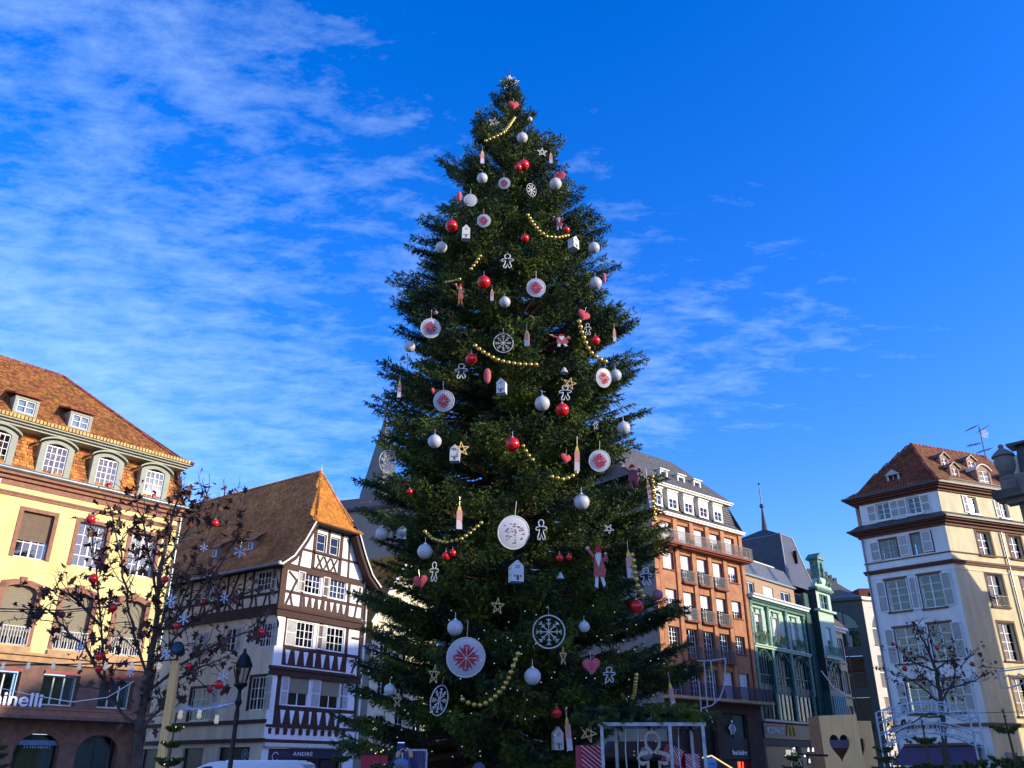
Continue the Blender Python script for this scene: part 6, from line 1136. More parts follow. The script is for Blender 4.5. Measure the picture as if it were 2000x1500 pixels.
BULB=mat('frosted_bulb',(.80,.66,.45),.35,emit=(1,.8,.5,.08))
o,Q=cable([(-60,1300),(100,1298),(230,1296),(345,1288)],13.8,.012,'black string light cable with pale bulbs across the mezzanine of the yellow building',name='string_lights',cat='string lights')
bm_=MB().lathe([(.025,.07),(.03,.04),(.028,.02)],8).sphere((0,0,-.01),.034,12,8,sz=1.15).mesh('bulb',BULB,True)
for x in (6,55,104,155,206,257,310): a=px(x,1303,13.8); link('bulb',bm_,o,TR((a.x-Q[0].x,0,a.z-Q[0].z+.0)))
cable([(-40,1335),(60,1357),(140,1371),(210,1362),(262,1330)],13.6,.006,'thin white cable drooping under the string lights',WHITE); cable([(-40,1188),(120,1192),(215,1184)],15,.012,'double black cable before the first floor windows at left'); cable([(-40,1193),(120,1197),(215,1186)],15.1,.008,'lower thin black cable before the first floor windows at left')
cable([(345,1290),(400,1340),(420,1360)],14,.008,'thin cable running down from the floodlight')
mbk=MB(); o,Q=cable([(352,1384),(400,1385),(458,1373)],22,.02,'white tinsel garland strung between wooden post and street lamp',WHITE,'garland',name='tinsel_garland'); mb=MB()
for i in range(500): q=Q[0].lerp(Q[len(Q)//2],random.random()) if i%2 else Q[len(Q)//2].lerp(Q[-1],random.random()); v=q-Q[0]; e=Vector((random.uniform(-1,1),random.uniform(-1,1),random.uniform(-1,1))).normalized()*.09; mb.add([v,v+e,v+e*.8+e.cross(Vector((0,.3,1)))*.25],[(0,1,2)])
mb.build('tinsel',FLK,o,kind='stuff')
for x,y,l in ((389,1397,'bulb hanging under the tinsel garland, left'),(423,1407,'lit looking bulb under the tinsel garland, right'),(352,1398,'bulb next to the wooden post')): link('hanging_bulb',bm_,None,TR(px(x,y,20))@Matrix.Scale(1.6,4),label=l,cat='bulb',group='bulbs under the tinsel garland')
# wire light motifs hung over the street
def motif(pts_list,Y,lab,r=.02): 
    P0=px(*pts_list[0][0],Y); o=empty('light_motif',P0,0,lab,'light motif')
    for pl in pts_list: MB().tube([px(x,y,Y)-P0 for x,y in pl],r,5).build('wire_tube',mat('grey_white_tube',(.38,.40,.42),.5),o)
motif([[(1362,1291),(1390,1290),(1417,1286)],[(1417,1286),(1416,1320),(1413,1345),(1405,1365),(1390,1378),(1368,1384)],[(1388,1290),(1392,1330),(1396,1372)],[(1365,1330),(1369,1384),(1371,1400)],[(1378,1384),(1388,1400),(1392,1412)],[(1375,1291),(1378,1340),(1382,1380)]],26,'grey wire light motif like a half shield before the orange block')
motif([[(1948,1312),(1980,1308),(2012,1304)],[(1948,1312),(1957,1344),(1975,1343),(1995,1336),(2012,1324)],[(1960,1325),(1970,1318),(1980,1328),(1990,1316),(2002,1322)]],22,'white wire light motif before the cream tinted facade at the right edge')
cable([(1604,1310),(1630,1345),(1655,1358)],30,.015,'pale cable sagging before the green building',WHITE); cable([(1915,1302),(1960,1306),(2010,1300)],22,.008,'thin cable above the right wire motif'); cable([(1700,1392),(1850,1394),(2010,1390)],24,.008,'thin cable across the ground floor of the white corner house')
# ======================= van =======================
va=px(358,1500,28.6); vb=px(596,1490,28.6); V=empty('delivery_van',(vb.x,28.6,0),0,'white delivery van parked before the timbered house, only its roof showing','van'); ln=va.x-vb.x
vw=mat('van_white_paint',(.68,.71,.78),.25,spec=.6); pr=[(0,.45),(0,1.6),(-.08,1.78),(-.25,1.86),(ln+1.1,1.87),(ln+.75,1.82),(ln+.35,1.66),(ln-.3,1.2),(ln-.75,1.05),(ln-.85,.45)]
mb=MB(); mb.prism(pr[::-1],.08,1.8).prism([(x*.985-.01,z*.98+.01) for x,z in pr][::-1],0,1.88); mb.build('body',vw,V); mb=MB(); mb.prism([(ln+.7,1.72),(ln+.3,1.6),(ln-.25,1.2),(ln+.9,1.2),(ln+.9,1.72)],-.012,.0); mb.build('side_window',BLACKS,V); mb=MB(); mb.add([(ln+.33,.2,1.665),(ln-.28,.2,1.22),(ln-.28,1.68,1.22),(ln+.33,1.68,1.665)],[(0,1,2,3)]); mb.build('windscreen',GLASS,V); mb=MB()
for x in (-1.,): mb.box(ln+1.2,-.3,.3,.34,1.86,1.9).box(ln+1.2,-.3,1.5,1.54,1.86,1.9)
mb.build('roof_rail',vw,V)
for x in (-.8,ln-.05):
    for y in (-.02,1.68):
        mb=MB(); mb.M=TR((x,y+.1,.33))@Matrix.Rotation(PI/2,4,'X'); mb.lathe([(.2,-.1),(.33,-.1),(.33,.1),(.2,.1)],18); w_=mb.build('wheel',mat('rubber',(.02,.02,.02),.8),V); mb=MB(); mb.M=TR((x,y+.1,.33))@Matrix.Rotation(PI/2,4,'X'); mb.lathe([(.19,-.08),(.19,.08)],14); mb.build('rim',CAPM,w_)
for y in (.15,1.6): MB().sphere((ln-.8,y,.75),.12,10,8,.5,1,.8).build('headlight',GLASS,V)
# ======================= people =======================
SKIN=mat('skin',(.45,.24,.17),.6); NV=mat('navy_coat',(.018,.02,.055),.85,var=.3); HAIR=mat('dark_blond_hair',(.16,.09,.045),.7,var=.4,vs=30,stretch=(8,8,1)); CAPB=mat('blue_grey_cap',(.10,.16,.27),.85,var=.15,vs=30)
def skin_body(name,P,Rr,E_,m,parent,sub=2):
    me=bpy.data.meshes.new(name); me.from_pydata(P,E_,[]); me.materials.append(m); o=link(name,me,parent); sm=o.modifiers.new('skin','SKIN'); 
    for i,r in enumerate(Rr): v=me.skin_vertices[0].data[i]; v.radius=(r[0],r[1]) if hasattr(r,'__len__') else (r,r); v.use_root=(i==0)
    sm.use_smooth_shade=True; s=o.modifiers.new('sub','SUBSURF'); s.levels=sub; s.render_levels=sub; return o
def hand(parent,wr,dirv,side,up):   # five separate bent fingers closing on the telephone
    d=dirv.normalized(); u=up.normalized(); l=d.cross(u).normalized()*side; mb=MB(); W=wr
    mb.tube([W,W+d*.04,W+d*.085],[.024,.036,.033],8)
    for i,(o,ln_) in enumerate(((-.028,.062),(-.010,.072),(.008,.068),(.025,.054))):
        a=W+d*.08+l*o; mb.tube([a,a+d*ln_*.45+u*.008,a+d*ln_*.75+u*.028,a+d*ln_*.8+u*.05],[.0095,.009,.0085,.007],6)
    a=W+d*.03-l*.03; mb.tube([a,a+d*.03-l*.02+u*.01,a+d*.055-l*.012+u*.03],[.012,.011,.009],6)
    return mb.build('hand',SKIN,parent,smooth=True)
def person(x,y,Y,lab,coat,headz,arms,hairm,cap=None,turn=0):
    c=px(x,y,Y); o=empty('person',(c.x,Y,0),turn,lab,'person'); h=headz; sh=h-.30
    P=[(0,0,.95),(0,0,1.12),(0,.0,1.28),(0,0,sh-.02),(0,.0,sh+.08),(-.1,0,.88),(-.11,.0,.5),(-.11,.0,.10),(-.11,.0+.1,.06),(.1,0,.88),(.11,0,.5),(.11,0,.10),(.11,.1,.06)]
    Rr=[(.16,.12),(.15,.115),(.18,.125),(.15,.11),(.06,.06),(.1,.1),(.07,.075),(.05,.05),(.045,.04),(.1,.1),(.07,.075),(.05,.05),(.045,.04)]
    E_=[(0,1),(1,2),(2,3),(3,4),(0,5),(5,6),(6,7),(7,8),(0,9),(9,10),(10,11),(11,12)]
    k=len(P)
    for sgn in (-1,1):
        if arms: pts=[(sgn*.19,0,sh-.04),(sgn*.26,.22,sh+.04),(sgn*.105,.38,sh+.34)]
        else: pts=[(sgn*.19,0,sh-.05),(sgn*.25,.0,sh-.33),(sgn*.24,.08,sh-.56)]
        b=3
        for p,r in zip(pts,(.075,.062,.045)): P.append(p); Rr.append((r,r)); E_.append((b,len(P)-1)); b=len(P)-1
    skin_body('body',P,Rr,E_,coat,o)
    mb=MB(); mb.sphere((0,.01,h-.11),.1,18,14,.80,.98,1.22); mb.tube([(0,0,sh+.02),(0,.01,h-.16)],[.055,.05],10); mb.sphere((0,.115,h-.12),.018,8,6,.8,1,1.3); mb.sphere((-.082,.01,h-.12),.022,8,6,.4,.8,1.3).sphere((.082,.01,h-.12),.022,8,6,.4,.8,1.3); hd=mb.build('head',SKIN,o,smooth=True)
    mb=MB(); mb.sphere((-.03,.1,h-.1),.012,8,6).sphere((.03,.1,h-.1),.012,8,6); mb.build('eyes',IRON,hd); MB().sphere((0,.104,h-.165),.02,8,5,1,.3,.3).build('mouth',mat('lips',(.35,.12,.1),.6),hd)
    mb=MB(); mb.sphere((0,-.02,h-.105),.108,16,12,.86,.92,1.16); mb.build('hair',hairm,o,smooth=True)
    if cap: mb=MB(); mb.lathe([(.105,h-.10),(.112,h-.07),(.108,h-.03),(.085,h+.005),(.045,h+.022),(.005,h+.027)],20); mb.prism([(-.07,h-.09),(.07,h-.09),(.07,h-.078),(-.07,h-.078)],.08,.19); mb.build('cap',cap,o,smooth=True)
    if arms:
        for sgn in (-1,1): w_=Vector((sgn*.105,.38,sh+.34)); hand(o,w_,Vector((-sgn*.30,.10,.95)),sgn,Vector((-sgn*.9,.3,.0)))
    return o,c,sh
hz=px(783,1485,13).z
o,c,sh=person(783,1487,13,'person in navy coat and blue cap holding a phone up to the tree',NV,hz,True,HAIR,CAPB)
ph=empty('phone',px(783,1459,13.40),0,'black smartphone held up in both hands by the person in the blue cap','phone'); pm=MB(); pm.box(-.062,.062,-.006,.006,-.075,.075); pm.build('phone_body',IRON,ph,Matrix.Rotation(R(-18),4,'X')); MB().box(-.056,.056,-.0075,-.0062,-.068,.068).build('screen',mat('phone_screen',(.02,.03,.07),.1),ph,Matrix.Rotation(R(-18),4,'X')); MB().box(-.05,.05,-.0085,-.0076,.055,.064).build('screen_bar',mat('screen_light',(.5,.6,.75),.3,emit=(.5,.65,.9,.5)),ph,Matrix.Rotation(R(-18),4,'X'))
hz2=px(936,1492,12).z; person(936,1492,12,'person with a grey knitted hat, only the crown of the head showing under the tree',mat('grey_coat',(.06,.06,.07),.85),hz2,False,mat('grey_knit',(.085,.08,.095),.95,var=.3,vs=40),None)
# ======================= market things along the bottom =======================
def gift(name,xa,xb,yt,Y,dep,lab,m1,m2,tilt=0,rz=.25,tex=True):
    a,b=px(xa,yt,Y),px(xb,yt,Y); w_=b.x-a.x; h=w_*1.05; z1=a.z; o=empty(name,(a.x,Y,z1-h),rz,lab,'gift box','striped gift boxes')
    M=Matrix.Rotation(R(tilt),4,'Y'); MB().box(0,w_,0,dep,0,h).build('box_body',m1,o,M)
    mb=MB(); n=7
    for side in range(2):
        W_=w_ if side==0 else dep
        mb.M=Matrix() if side==0 else (TR((w_,0,0))@Matrix.Rotation(PI/2,4,'Z'))
        for i in range(-n,n+1):   # slanting white stripes clipped to the face
            x0=i*W_/n*1.6; pts=[]
            for t in (0,1):
                xx=x0+ (1-t)*0+t*h*1.3; pts.append((xx,h-t*h))
            (xa_,za),(xb_,zb)=pts
            def clip(p,q):
                (x1,z1_),(x2,z2)=p,q; dx=x2-x1
                if x1<0:
                    if x2<=0: return None
                    t=(0-x1)/dx; x1,z1_=0,z1_+(z2-z1_)*t
                if x2>W_:
                    if x1>=W_: return None
                    t=(W_-x1)/(x2-x1); x2,z2=W_,z1_+(z2-z1_)*t
                return (x1,z1_),(x2,z2)
            c_=clip((xa_,za),(xb_,zb))
            if c_ and abs(c_[0][0]-c_[1][0])>.02:
                (x1,z1_),(x2,z2)=c_; mb.bar((x1+.008,z1_-.008),(x2-.008,z2+.008),.010 if i%3 else .018,.003,-.004)
    mb.M=None; mb.build('stripes',m2,o,M,kind='stuff'); return o
GR=mat('crimson_wrapping',(.33,.015,.05),.7,var=.2); GW=mat('pale_pink_stripe',(.62,.50,.52),.7)
# the box stack under each gift keeps it off the ground
STD=mat('dark_stand',(.02,.018,.018),.8)
for nm,xa,xb,yt,Y,dep,l,t,rz in (('gift_box',1134,1180,1455,14.6,.45,'largest striped crimson parcel, left of the white frame',0,.12),('gift_box',1337,1369,1472,15,.4,'striped crimson parcel at the right end inside the white frame',0,.3),('gift_box',1296,1326,1450,14.9,.25,'dark red striped parcel hanging at a slant inside the white frame',24,.1)):
    g_=gift(nm,xa,xb,yt,Y,dep,l,GR,GW,t,rz); zb=g_.location.z
    if t==0: s_=empty('display_plinth',(g_.location.x+.18,Y+.2,0),rz,'dark plinth under '+('the largest parcel' if xa<1200 else 'the right hand parcel'),'plinth'); MB().box(-.2,.2,-.15,.15,0,zb-.005).build('plinth_body',STD,s_); MB().box(-.22,.22,-.17,.17,0,.05).build('plinth_foot',STD,s_)
    else: MB().tube([(.15,.1,.3),(.12,.1,.75)],.006,4).build('cord',WIRE,g_)
fr0=px(1175,1418,13.6); FRM=empty('garlanded_frame',(fr0.x,13.6,0),0,'white painted timber frame topped with fir branches, in front of the spruce','frame'); wd_=px(1372,1418,13.6).x-fr0.x; fz=fr0.z; WT=mat('worn_white_timber',(.42,.43,.44),.7,var=.4,vs=7)
for x,y in ((0,0),(1.02,0),(wd_,0),(.3,.8),(wd_,.9),(1.08,.35)): MB().box(x-.022,x+.022,y-.022,y+.022,0,fz).build('post',WT,FRM)
for a,b in (((-.03,0),(1.02,0)),((1.02,0),(wd_+.05,0)),((-.03,.9),(wd_+.05,.9)),): MB().box(a[0],b[0],a[1]-.025,a[1]+.025,fz,fz+.05).build('beam',WT,FRM)
for x in (0,wd_,1.05): MB().box(x-.024,x+.024,.025,.875,fz,fz+.045).build('beam',WT,FRM)
def needles(root,segs,n,ln,sp,name='fir_branches',m=None,seed=1,drop=.0):
    rg=np.random.default_rng(seed); V=[]
    for a,b in segs:
        a=np.array(a);b=np.array(b); k=int(n); t=rg.random((k,1)); p=a+(b-a)*t; d=(b-a)/max(np.linalg.norm(b-a),1e-6); q=rg.normal(0,1,(k,3)); nd=d*.8+q*.55; nd/=np.linalg.norm(nd,axis=1)[:,None]; w_=np.cross(nd,rg.normal(0,1,(k,3))); w_/=np.linalg.norm(w_,axis=1)[:,None]/1.4; p=p+rg.normal(0,sp,(k,3)); L_=ln*(.6+.8*rg.random((k,1))); V.append(np.stack([p-w_*.004,p+w_*.004,p+nd*L_-np.array([0,0,drop])*L_],1))
    V=np.concatenate(V).reshape(-1,3); nt_=len(V)//3; me=bpy.data.meshes.new(name); me.vertices.add(len(V)); me.vertices.foreach_set('co',V.ravel().astype(np.float32)); me.loops.add(len(V)); me.loops.foreach_set('vertex_index',np.arange(len(V),dtype=np.int32)); me.polygons.add(nt_); me.polygons.foreach_set('loop_start',(np.arange(nt_)*3).astype(np.int32)); me.update(calc_edges=True); me.materials.append(m or MATS['needles']); return link(name,me,root,kind='stuff')
GL=empty('fir_garland',(fr0.x,13.6,fz+.05),0,'loose fir branches laid along the top of the white frame','garland'); rg=random.Random(4); segs=[]; mb=MB()
for i in range(230):
    x=rg.uniform(-.2,wd_+.1); y=rg.uniform(-.05,.9); b=Vector((x,y,.04+rg.random()*(.08+.14*math.sin(max(0,min(PI,(x+.2)*1.5)))))); d=Vector((rg.uniform(-1,1),rg.uniform(-.6,.3),rg.uniform(-.35,.2))).normalized()*rg.uniform(.15,.35); segs.append((b,b+d)); mb.tube([b,b+d],[.004,.002],3,False)
needles(GL,segs,260,.045,.006); mb.build('twigs',BARK,GL,kind='stuff')
gp=px(1277,1490,13.8); o=empty('rope_gingerbread_figure',gp,0,'large pale rope gingerbread man hanging inside the white frame','ornament'); ginger(0,0,1,1,'',mat('pale_rope',(.52,.45,.35),.8,var=.3,vs=20),.075,o,Matrix.Diagonal((.34,.43,.43,1))); MB().tube([(0,0,.42),(0,0,gp.z*0+.75)],.005,4).build('cord',WIRE,o)
bp_=px(1263,1471,14.3); o=empty('frosted_ball',bp_,0,'cloudy blue grey ball behind the rope gingerbread man','bauble'); link('ball',ballm['pearl_glass'][0],o,Matrix.Scale(.1,4)).data=MB().sphere((0,0,0),1,18,12).mesh('glass_ball',mat('cloudy_ball',(.22,.26,.34),.5,var=.3),True); link('cap',SMC,o,Matrix.Scale(.1,4))
for x,l in ((1222,'thin white cord hanging left inside the frame'),(1246,'thicker pale cord hanging left of the rope figure'),(1325,'white cord hanging right of the slanted parcel')): a=px(x,1424,14.1); o=empty('rope',a,0,l,'rope'); MB().tube([(0,0,.02),(-.02,0,-.3),(-.01,0,-.6),(-.03,0,-.9)],.009,5).build('cord_line',WIRE,o)
a=px(1372,1480,17); o=empty('stall_roof_lights',a,0,'gold lit ridge line of a small stall roof right of the white frame','stall'); b=px(1432,1502,17)-a; c=px(1372,1500,17)-a; GLW=mat('warm_light_tube',(.7,.5,.2),.5,emit=(1,.6,.2,.6)); MB().tube([(0,0,.0),tuple(px(1390,1476,17)-a),tuple(b)],.014,5).build('light_tube',GLW,o); ap=px(1390,1477,17)-a; MB().add([tuple(ap),tuple(b),(b.x,2,b.z),(ap.x,2,ap.z),(-.5,0,b.z),(-.5,2,b.z)],[(0,1,2,3),(0,3,5,4),(0,1,4)]).build('roof',mat('dark_stall_roof',(.05,.03,.02),.8),o)
a=px(1390,1492,15.5); o=empty('blue_sign',a,0,'small pale blue hanging sign beside the right parcel','sign'); MB().box(-.08,.08,-.01,.01,-.06,.06).prism([(-.07,.06),(.07,.06),(.05,.09),(-.05,.09)],-.01,.01).build('board',mat('pale_blue_board',(.15,.30,.62),.6),o); MB().tube([(-.03,0,.09),(0,0,.12),(.03,0,.09)],.006,4).build('hook',WIRE,o); me=text_mesh('noël',.07,.002,'letters',NAVY,width=.11); link('letters',me,o,TR((-.055,-.013,-.02)))
# wooden boxes with heart cut-outs
def wbox(tl,tr,Y,dep,lab,hx,hy,hs,rz,shift=0):
    a,b=px(*tl,Y),px(*tr,Y); w_=(b-a).length; o=empty('wooden_light_box',(a.x,Y,0),rz,lab,'wooden box'); h=a.z; tz=b.z-a.z; n=40; hp=[(x,z) for x,z in heart_pts(n)]
    c=px(hx,hy,Y)-Vector((a.x,Y,0)); cxx,cz=c.x/math.cos(rz)+shift,c.z; sc=hs*mpp(hy,Y)/2; H_=[(cxx+x*sc,cz+z*sc*1.4) for x,z in hp]
    H_=[(min(max(x,.004),w_-.004),z) for x,z in H_]
    mb=MB(); B_=[(0,0),(w_,0),(w_,h+tz),(0,h)]
    ang0=[math.atan2(z-cz,x-cxx) for x,z in H_]; out=[]
    for x,z in H_:   # each outline point is paired with the board's border along its ray
        dx,dz=x-cxx,z-cz; ts=[]
        if dx>1e-9: ts.append((w_-cxx)/dx)
        if dx<-1e-9: ts.append(-cxx/dx)
        if dz>1e-9: ts.append((h-cz)/dz)
        if dz<-1e-9: ts.append(-cz/dz)
        t=min(ts); out.append((cxx+dx*t,cz+dz*t))
    for yy in (0,.03):
        for i in range(n):
            j=(i+1)%n; p=[out[i],out[j],H_[j],H_[i]]; q=list(p)
            if abs(out[i][0]-out[j][0])>1e-4 and abs(out[i][1]-out[j][1])>1e-4:
                cx2=w_ if max(out[i][0],out[j][0])>w_/2 else 0; cz2=h if max(out[i][1],out[j][1])>h/2 else 0; q=[out[i],(cx2,cz2),out[j],H_[j],H_[i]]
            mb.poly([(x,yy,z+(tz*x/w_ if z>h-.01 else 0)) for x,z in q])
    for i in range(n): j=(i+1)%n; mb.quad((H_[i][0],0,H_[i][1]),(H_[j][0],0,H_[j][1]),(H_[j][0],.03,H_[j][1]),(H_[i][0],.03,H_[i][1]))
    mb.build('front_board',PINE,o); MB().box(0,w_,dep-.02,dep,0,cz+.1).build('backdrop_board',mat('lilac_backdrop',(.30,.33,.55),.6),o); MB().box(.01,w_-.01,dep-.12,dep-.03,0,cz-.02).build('backdrop_ledge',mat('rust_backdrop',(.22,.08,.04),.7),o); MB().box(-.012,0,-.0,dep,0,h).build('side_board',PINEE,o); MB().box(w_,w_+.015,.0,dep,0,h+tz).build('side_board',PINE,o); MB().add([(0,.0,h+.002),(w_,.0,h+tz+.002),(w_,dep*.12,h+tz+.002),(0,dep*.12,h+.002)],[(0,1,2,3)]).build('top_rail',PINEE,o)  # rear board and ledge added to colour the view through the heart
    return o
wbox((1599,1398),(1670,1395),14,.5,'taller pine box with a heart cut out of its front',1641,1457,42,0.0)
a,b=px(1673,1408,14.35),px(1699,1409,14.35); o=empty('wooden_light_box',(a.x,14.35,0),0,'lower narrow pine box right of the one with the heart, with a dark half heart','wooden box'); w_=b.x-a.x; h=a.z; c=px(1680,1462,14.35).z
hh=[(0,c+.11),(.03,c+.16),(.065,c+.13),(.075,c+.06),(.05,c-.03),(0,c-.14)]
mb=MB()
for q in ([(0,h),(0,c+.11),(.03,c+.16),(.065,c+.13),(w_,c+.13),(w_,h)],[(.065,c+.13),(.075,c+.06),(.05,c-.03),(w_,c-.03),(w_,c+.13)],[(.05,c-.03),(0,c-.14),(0,0),(w_,0),(w_,c-.03)]): mb.prism(q,0,.03)
mb.build('front_board',PINE,o); MB().box(w_,w_+.015,0,.45,0,h).build('side_board',PINE,o); MB().box(-.02,w_,.43,.45,0,h).build('backdrop_board',mat('shaded_board',(.10,.06,.03),.8),o)
# metal gateway with two bows and wire lettering
al,ar=px(1724,1390,18),px(1909,1392,18); GT=empty('metal_gateway',(al.x,18,0),0,'white painted metal gateway with two arched bands of wire scrollwork before the white corner house','gateway'); GWH=mat('gate_white_metal',(.40,.46,.50),.45,var=.2); W_=ar.x-al.x
def arc(zl,zp,y=0,n=14): return [(W_*i/n,y,zl+(zp-zl)*math.sin(PI*i/n)**.9) for i in range(n+1)]
zt=al.z; zk=px(1817,1370,18).z; k1=px(1737,1436,18).z; k1p=px(1822,1410,18).z; k2=px(1740,1457,18).z; k2p=px(1822,1431,18).z; k0=px(1730,1412,18).z; k0p=px(1820,1388,18).z
for x in (0,W_):
    for y in (0,.35): MB().tube([(x,y,0),(x,y,zt)],.02,6).build('post',GWH,GT)
    mb=MB()
    for j in range(9): z=.4+j*(zt-.5)/8; mb.tube([(x,0,z),(x,.35,z)],.012,4)
    mb.build('rungs',GWH,GT)
for zl,zp in ((zt,zk),(k0,k0p),(k1,k1p),(k2,k2p)):
    for y in (0,.35): MB().tube(arc(zl,zp,y),.013,5).build('bow',GWH,GT)
rg=random.Random(8)
for (zl,zp),(zl2,zp2),hh in (((zt,zk),(k0,k0p),1),((k1,k1p),(k2,k2p),1)):
    mb=MB(); n=17
    for i in range(n):
        t=(i+.5)/n; zt_=zl+(zp-zl)*math.sin(PI*t)**.9; zb_=zl2+(zp2-zl2)*math.sin(PI*t)**.9; h=zt_-zb_; cx2=W_*t; kk=i%4
        if kk==0: mb.tube([(cx2-.03,0,zb_),(cx2,0,zt_-.03),(cx2+.03,0,zb_)],.009,4)
        elif kk==1: mb.tube([(cx2+.035*math.cos(a),0,zb_+h*.5+h*.38*math.sin(a)) for a in [2*PI*q/10 for q in range(11)]],.009,4)
        elif kk==2: mb.tube([(cx2-.03,0,zb_),(cx2-.03,0,zt_-.02),(cx2+.03,0,zb_+h*.6),(cx2-.02,0,zb_+h*.5),(cx2+.04,0,zb_)],.009,4)
        else: mb.tube([(cx2+.035*math.cos(a)*(1-q*.06),0,zb_+h*.5+h*.36*math.sin(a)*(1-q*.05)) for q,a in enumerate([2*PI*q/8 for q in range(13)])],.009,4)
        mb.tube([(cx2+.05,0,zb_),(cx2+.05,.35,zb_)],.008,4)
    mb.build('scrollwork',GWH,GT,kind='stuff')
mb=MB()
for i in range(16):   # icicle fringe
    t=(i+.5)/16; z=k2+(k2p-k2)*math.sin(PI*t)**.9; mb.tube([(W_*t,0,z),(W_*t+rg.uniform(-.01,.01),0,z-rg.uniform(.04,.12))],[.012,.003],4)
mb.build('icicles',FLK,GT,kind='stuff')
# little cut firs lining the stalls
def small_fir(x,y,Y,lab,wd,layers,seed,dense=1.,lights=0):
    t=px(x,y,Y); h=t.z; o=empty('small_fir',(t.x,Y,0),0,lab,'fir tree','small cut firs along the stalls'); rg=random.Random(seed); MB().tube([(0,0,0),(rg.uniform(-.02,.02),0,h*.5),(0,0,h)],[.035,.02,.005],6).build('trunk',MATS['spruce_bark'],o); segs=[]; mb=MB(); z=h-.18
    segs.append(((0,0,h-.2),(0,0,h))); k=0
    while z>.25:
        f_=(h-z)/h; n=rg.randint(4,7); a0=rg.random()*6
        for i in range(n):
            a=a0+2*PI*i/n+rg.uniform(-.3,.3); L_=wd*(.16+f_*1.0)*rg.uniform(.75,1.15); p0=Vector((0,0,z)); p1=p0+Vector((math.cos(a)*L_*.6,math.sin(a)*L_*.6,L_*.10)); p2=p0+Vector((math.cos(a)*L_,math.sin(a)*L_,L_*.45)); mb.tube([p0,p1,p2],[.007,.005,.003],3,False); segs+= [(p0.lerp(p1,.3),p1),(p1,p2)]
            if dense>1 or L_>.35:
                for sg in (-1,1):
                    for tt in (.45,.8): q=p0.lerp(p2,tt); e=q+Vector((math.cos(a+sg*.9),math.sin(a+sg*.9),.3))*L_*.3; segs.append((q,e)); mb.tube([q,e],[.004,.002],3,False)
        z-=layers*rg.uniform(.8,1.2)
    mb.build('branches',BARK,o,kind='stuff'); needles(o,segs,int(36*dense),.022,.002,'crown',seed=seed)
    if lights:
        mb=MB()
        for i in range(lights): s_=rg.choice(segs); p=Vector(s_[1]); mb.sphere(p,.008,6,4)
        mb.build('fairy_lights',mat('fairy_light',(.8,.75,.6),.4,emit=(1,.85,.6,.6)),o,kind='stuff')
for a in ((1800,1406,7.5,'sparse small fir, its thin leader before the purple awning',.34,.19,1),(1958,1384,7.2,'small fir with the tallest bare leader, at the right edge',.42,.21,2),(1851,1470,8.2,'low dense fir right of the shop awning',.6,.15,3),(1912,1462,8.6,'bushy low fir below the blue plate',.6,.14,4),(1985,1472,8.8,'bushy low fir in the lower right corner',.6,.14,5),(1748,1468,8,'low fir at the left foot of the metal gateway',.5,.16,6),(1722,1440,12,'dark fir between pine boxes and metal gateway',.5,.15,7),(1545,1455,12,'dark fir carrying a lit star left of the pine boxes',.4,.15,8),(345,1392,9.5,'thin dark fir before the foot of the timber post',.34,.16,9),(668,1452,10,'dark fir right of the van before the shop of the timbered house',.42,.16,10),(745,1440,10.5,'fir in front of the red stall panel, with fairy lights',.45,.16,11),(2,1440,14,'dark fir in the lower left corner before the arcade',.5,.15,12)):
    small_fir(*a[:6],a[6],dense=2.2 if 'dense' in a[3] or 'bushy' in a[3] or 'dark' in a[3] else 1.2,lights=40 if ('fairy' in a[3] or 'timber post' in a[3]) else 0)
a=px(1554,1483,12); o=empty('lit_star',a,0,'open wire star with warm light before the dark fir, left of the pine boxes','star'); mb=MB(); P=[(.13*math.cos(PI/2+2*PI*i/5),0,.13*math.sin(PI/2+2*PI*i/5)) for i in range(5)]
for i in range(5): mb.tube([P[i],P[(i+2)%5]],.008,4)
mb.build('star_wire',mat('copper_wire',(.55,.38,.22),.4,metal=.5),o); mb=MB()
for i in range(5): mb.sphere(P[i],.012,6,4)
mb.build('star_light',mat('warm_points',(1,.8,.5),.4,emit=(1,.8,.45,1.5)),o)
mb=MB(); a=px(1578,1462,12.3); o=empty('candelabra_lights',a,0,'small cluster of white candle lamps above the lit star','lights')
for x,y in ((1547,1464),(1579,1463),(1588,1463),(1581,1485)): mb.tube([px(x,y+5,12.3)-a,px(x,y-3,12.3)-a],[.016,.008],6)
mb.build('candle_lamp',mat('candle_white',(.8,.8,.75),.4,emit=(1,.95,.85,.4)),o); mb=MB(); mb.tube([px(1545,1472,12.3)-a,px(1575,1474,12.3)-a,px(1617,1476,12.3)-a],.015,5).tube([px(1578,1468,12.3)-a,px(1578,1495,12.3)-a],.012,5); mb.build('bracket',IRON,o)
# stalls behind the spruce's foot
a=px(706,1474,22); b=px(757,1474,22); o=empty('market_stall',(a.x,22,0),0,'market stall with a plain crimson side panel left of the person with the phone','stall'); MB().box(0,b.x-a.x,0,.06,.9,a.z).build('side_panel',mat('crimson_panel',(.36,.015,.04),.6),o); MB().box(-.05,b.x-a.x+.05,-.05,1.6,a.z,a.z+.06).build('roof',STD,o); MB().box(0,b.x-a.x,0.06,1.5,0,.9).build('counter',STD,o)
a=px(788,1467,18); b=px(832,1467,18); o=empty('fabric_screen',(a.x,18,0),0,'grey violet striped fabric screen with a pale top rail behind the phone','screen'); w_=b.x-a.x; mb=MB(); n=26
for i in range(n): x0,x1=w_*i/n,w_*(i+1)/n; y0,y1=.02*math.sin(i*1.7),.02*math.sin((i+1)*1.7); mb.quad((x0,y0,.2),(x1,y1,.2),(x1,y1,a.z),(x0,y0,a.z))
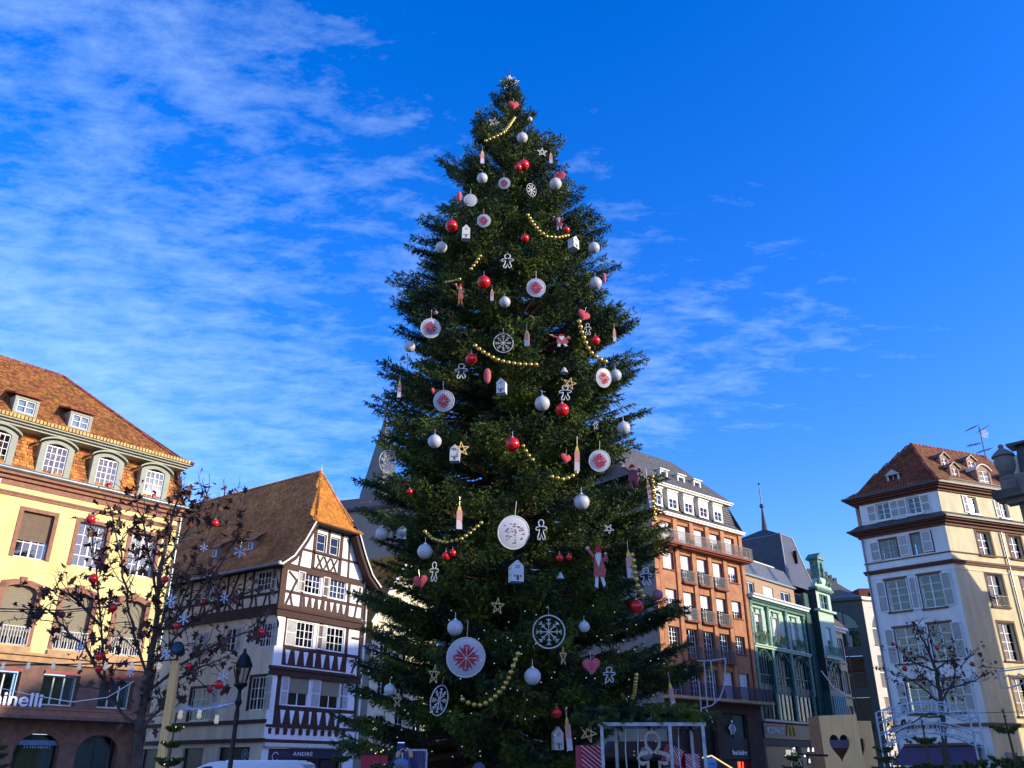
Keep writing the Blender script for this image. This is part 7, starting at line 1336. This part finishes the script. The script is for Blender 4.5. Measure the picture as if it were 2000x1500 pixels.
mb.build('fabric',mat('violet_stripe_fabric',(.13,.11,.22),.9,var=.6,vs=30,stretch=(8,1,.2)),o); MB().box(-.02,w_+.02,-.03,.03,a.z,a.z+.035).build('rail',WT,o); MB().box(-.03,0,-.03,.03,0,a.z).box(w_,w_+.03,-.03,.03,0,a.z).build('post',WT,o); MB().box(w_*.38,w_*.52,-.035,-.025,.2,a.z).build('red_strip',mat('oxblood',(.10,.02,.02),.8),o)
# fairy lights in the lower spruce
o=empty('fairy_light_string',(TX,TY,0),0,'tiny clear fairy lights scattered over the dark foot of the spruce','fairy lights'); mb=MB(); rg=random.Random(21)
for i in range(110):
    q=on_tree(rg.uniform(690,1300),rg.uniform(1180,1480),1.0); mb.sphere((q.x-TX,q.y-TY,q.z),.016,6,4)
mb.build('bulbs',mat('clear_bulb',(.7,.68,.6),.2,emit=(1,.95,.8,.12)),o,kind='stuff')

# ======================= chalets added to darken the strip behind the spruce's foot =======================
CHW=mat('dark_stained_boards',(.045,.026,.016),.8,var=.4,vs=5,stretch=(8,8,1)); CHR=mat('chalet_roof_felt',(.03,.03,.032),.85,var=.3)
for i,(xa,Y,rz,l) in enumerate(((-13.0,40,.35,'dark wooden market chalet before the shop of the timbered house'),(-6.4,52,0,'added dark chalet behind the spruce, left'),(-.6,53,.05,'added dark chalet behind the spruce, centre'),(5.2,52,-.05,'added dark chalet behind the spruce, right of the trunk'))):
    if i==0: continue
    o=empty('added_chalet',(xa,Y,0),rz,l,'market stall','added dark chalets behind the spruce'); W_=4.6
    mb=MB()
    for k in range(23): mb.box(k*.2,k*.2+.185,0,.03,0,1.0).box(k*.2,k*.2+.185,2.2,2.23,0,2.3)
    mb.box(0,.05,0,2.2,0,2.3).box(W_-.05,W_,0,2.2,0,2.3).box(0,W_,-.02,.05,2.1,2.3); mb.build('boarding',CHW,o,kind='stuff')
    MB().prism([(-.25,2.28),(W_+.25,2.28),(W_-.6,3.1),(.6,3.1)],-.4,-.34).build('fascia',CHW,o)
    MB().add([(-.3,-.42,2.26),(W_+.3,-.42,2.26),(W_-.3,1.1,3.15),(.3,1.1,3.15),(-.3,2.6,2.26),(W_+.3,2.6,2.26)],[(0,1,2,3),(3,2,5,4),(0,3,4),(1,5,2)]).build('roof',CHR,o); MB().box(.05,W_-.05,-.15,.2,1.0,1.06).build('counter',PINEE,o); MB().box(.06,W_-.06,1.9,1.95,0,2.2).build('rear_wall',DARK,o)
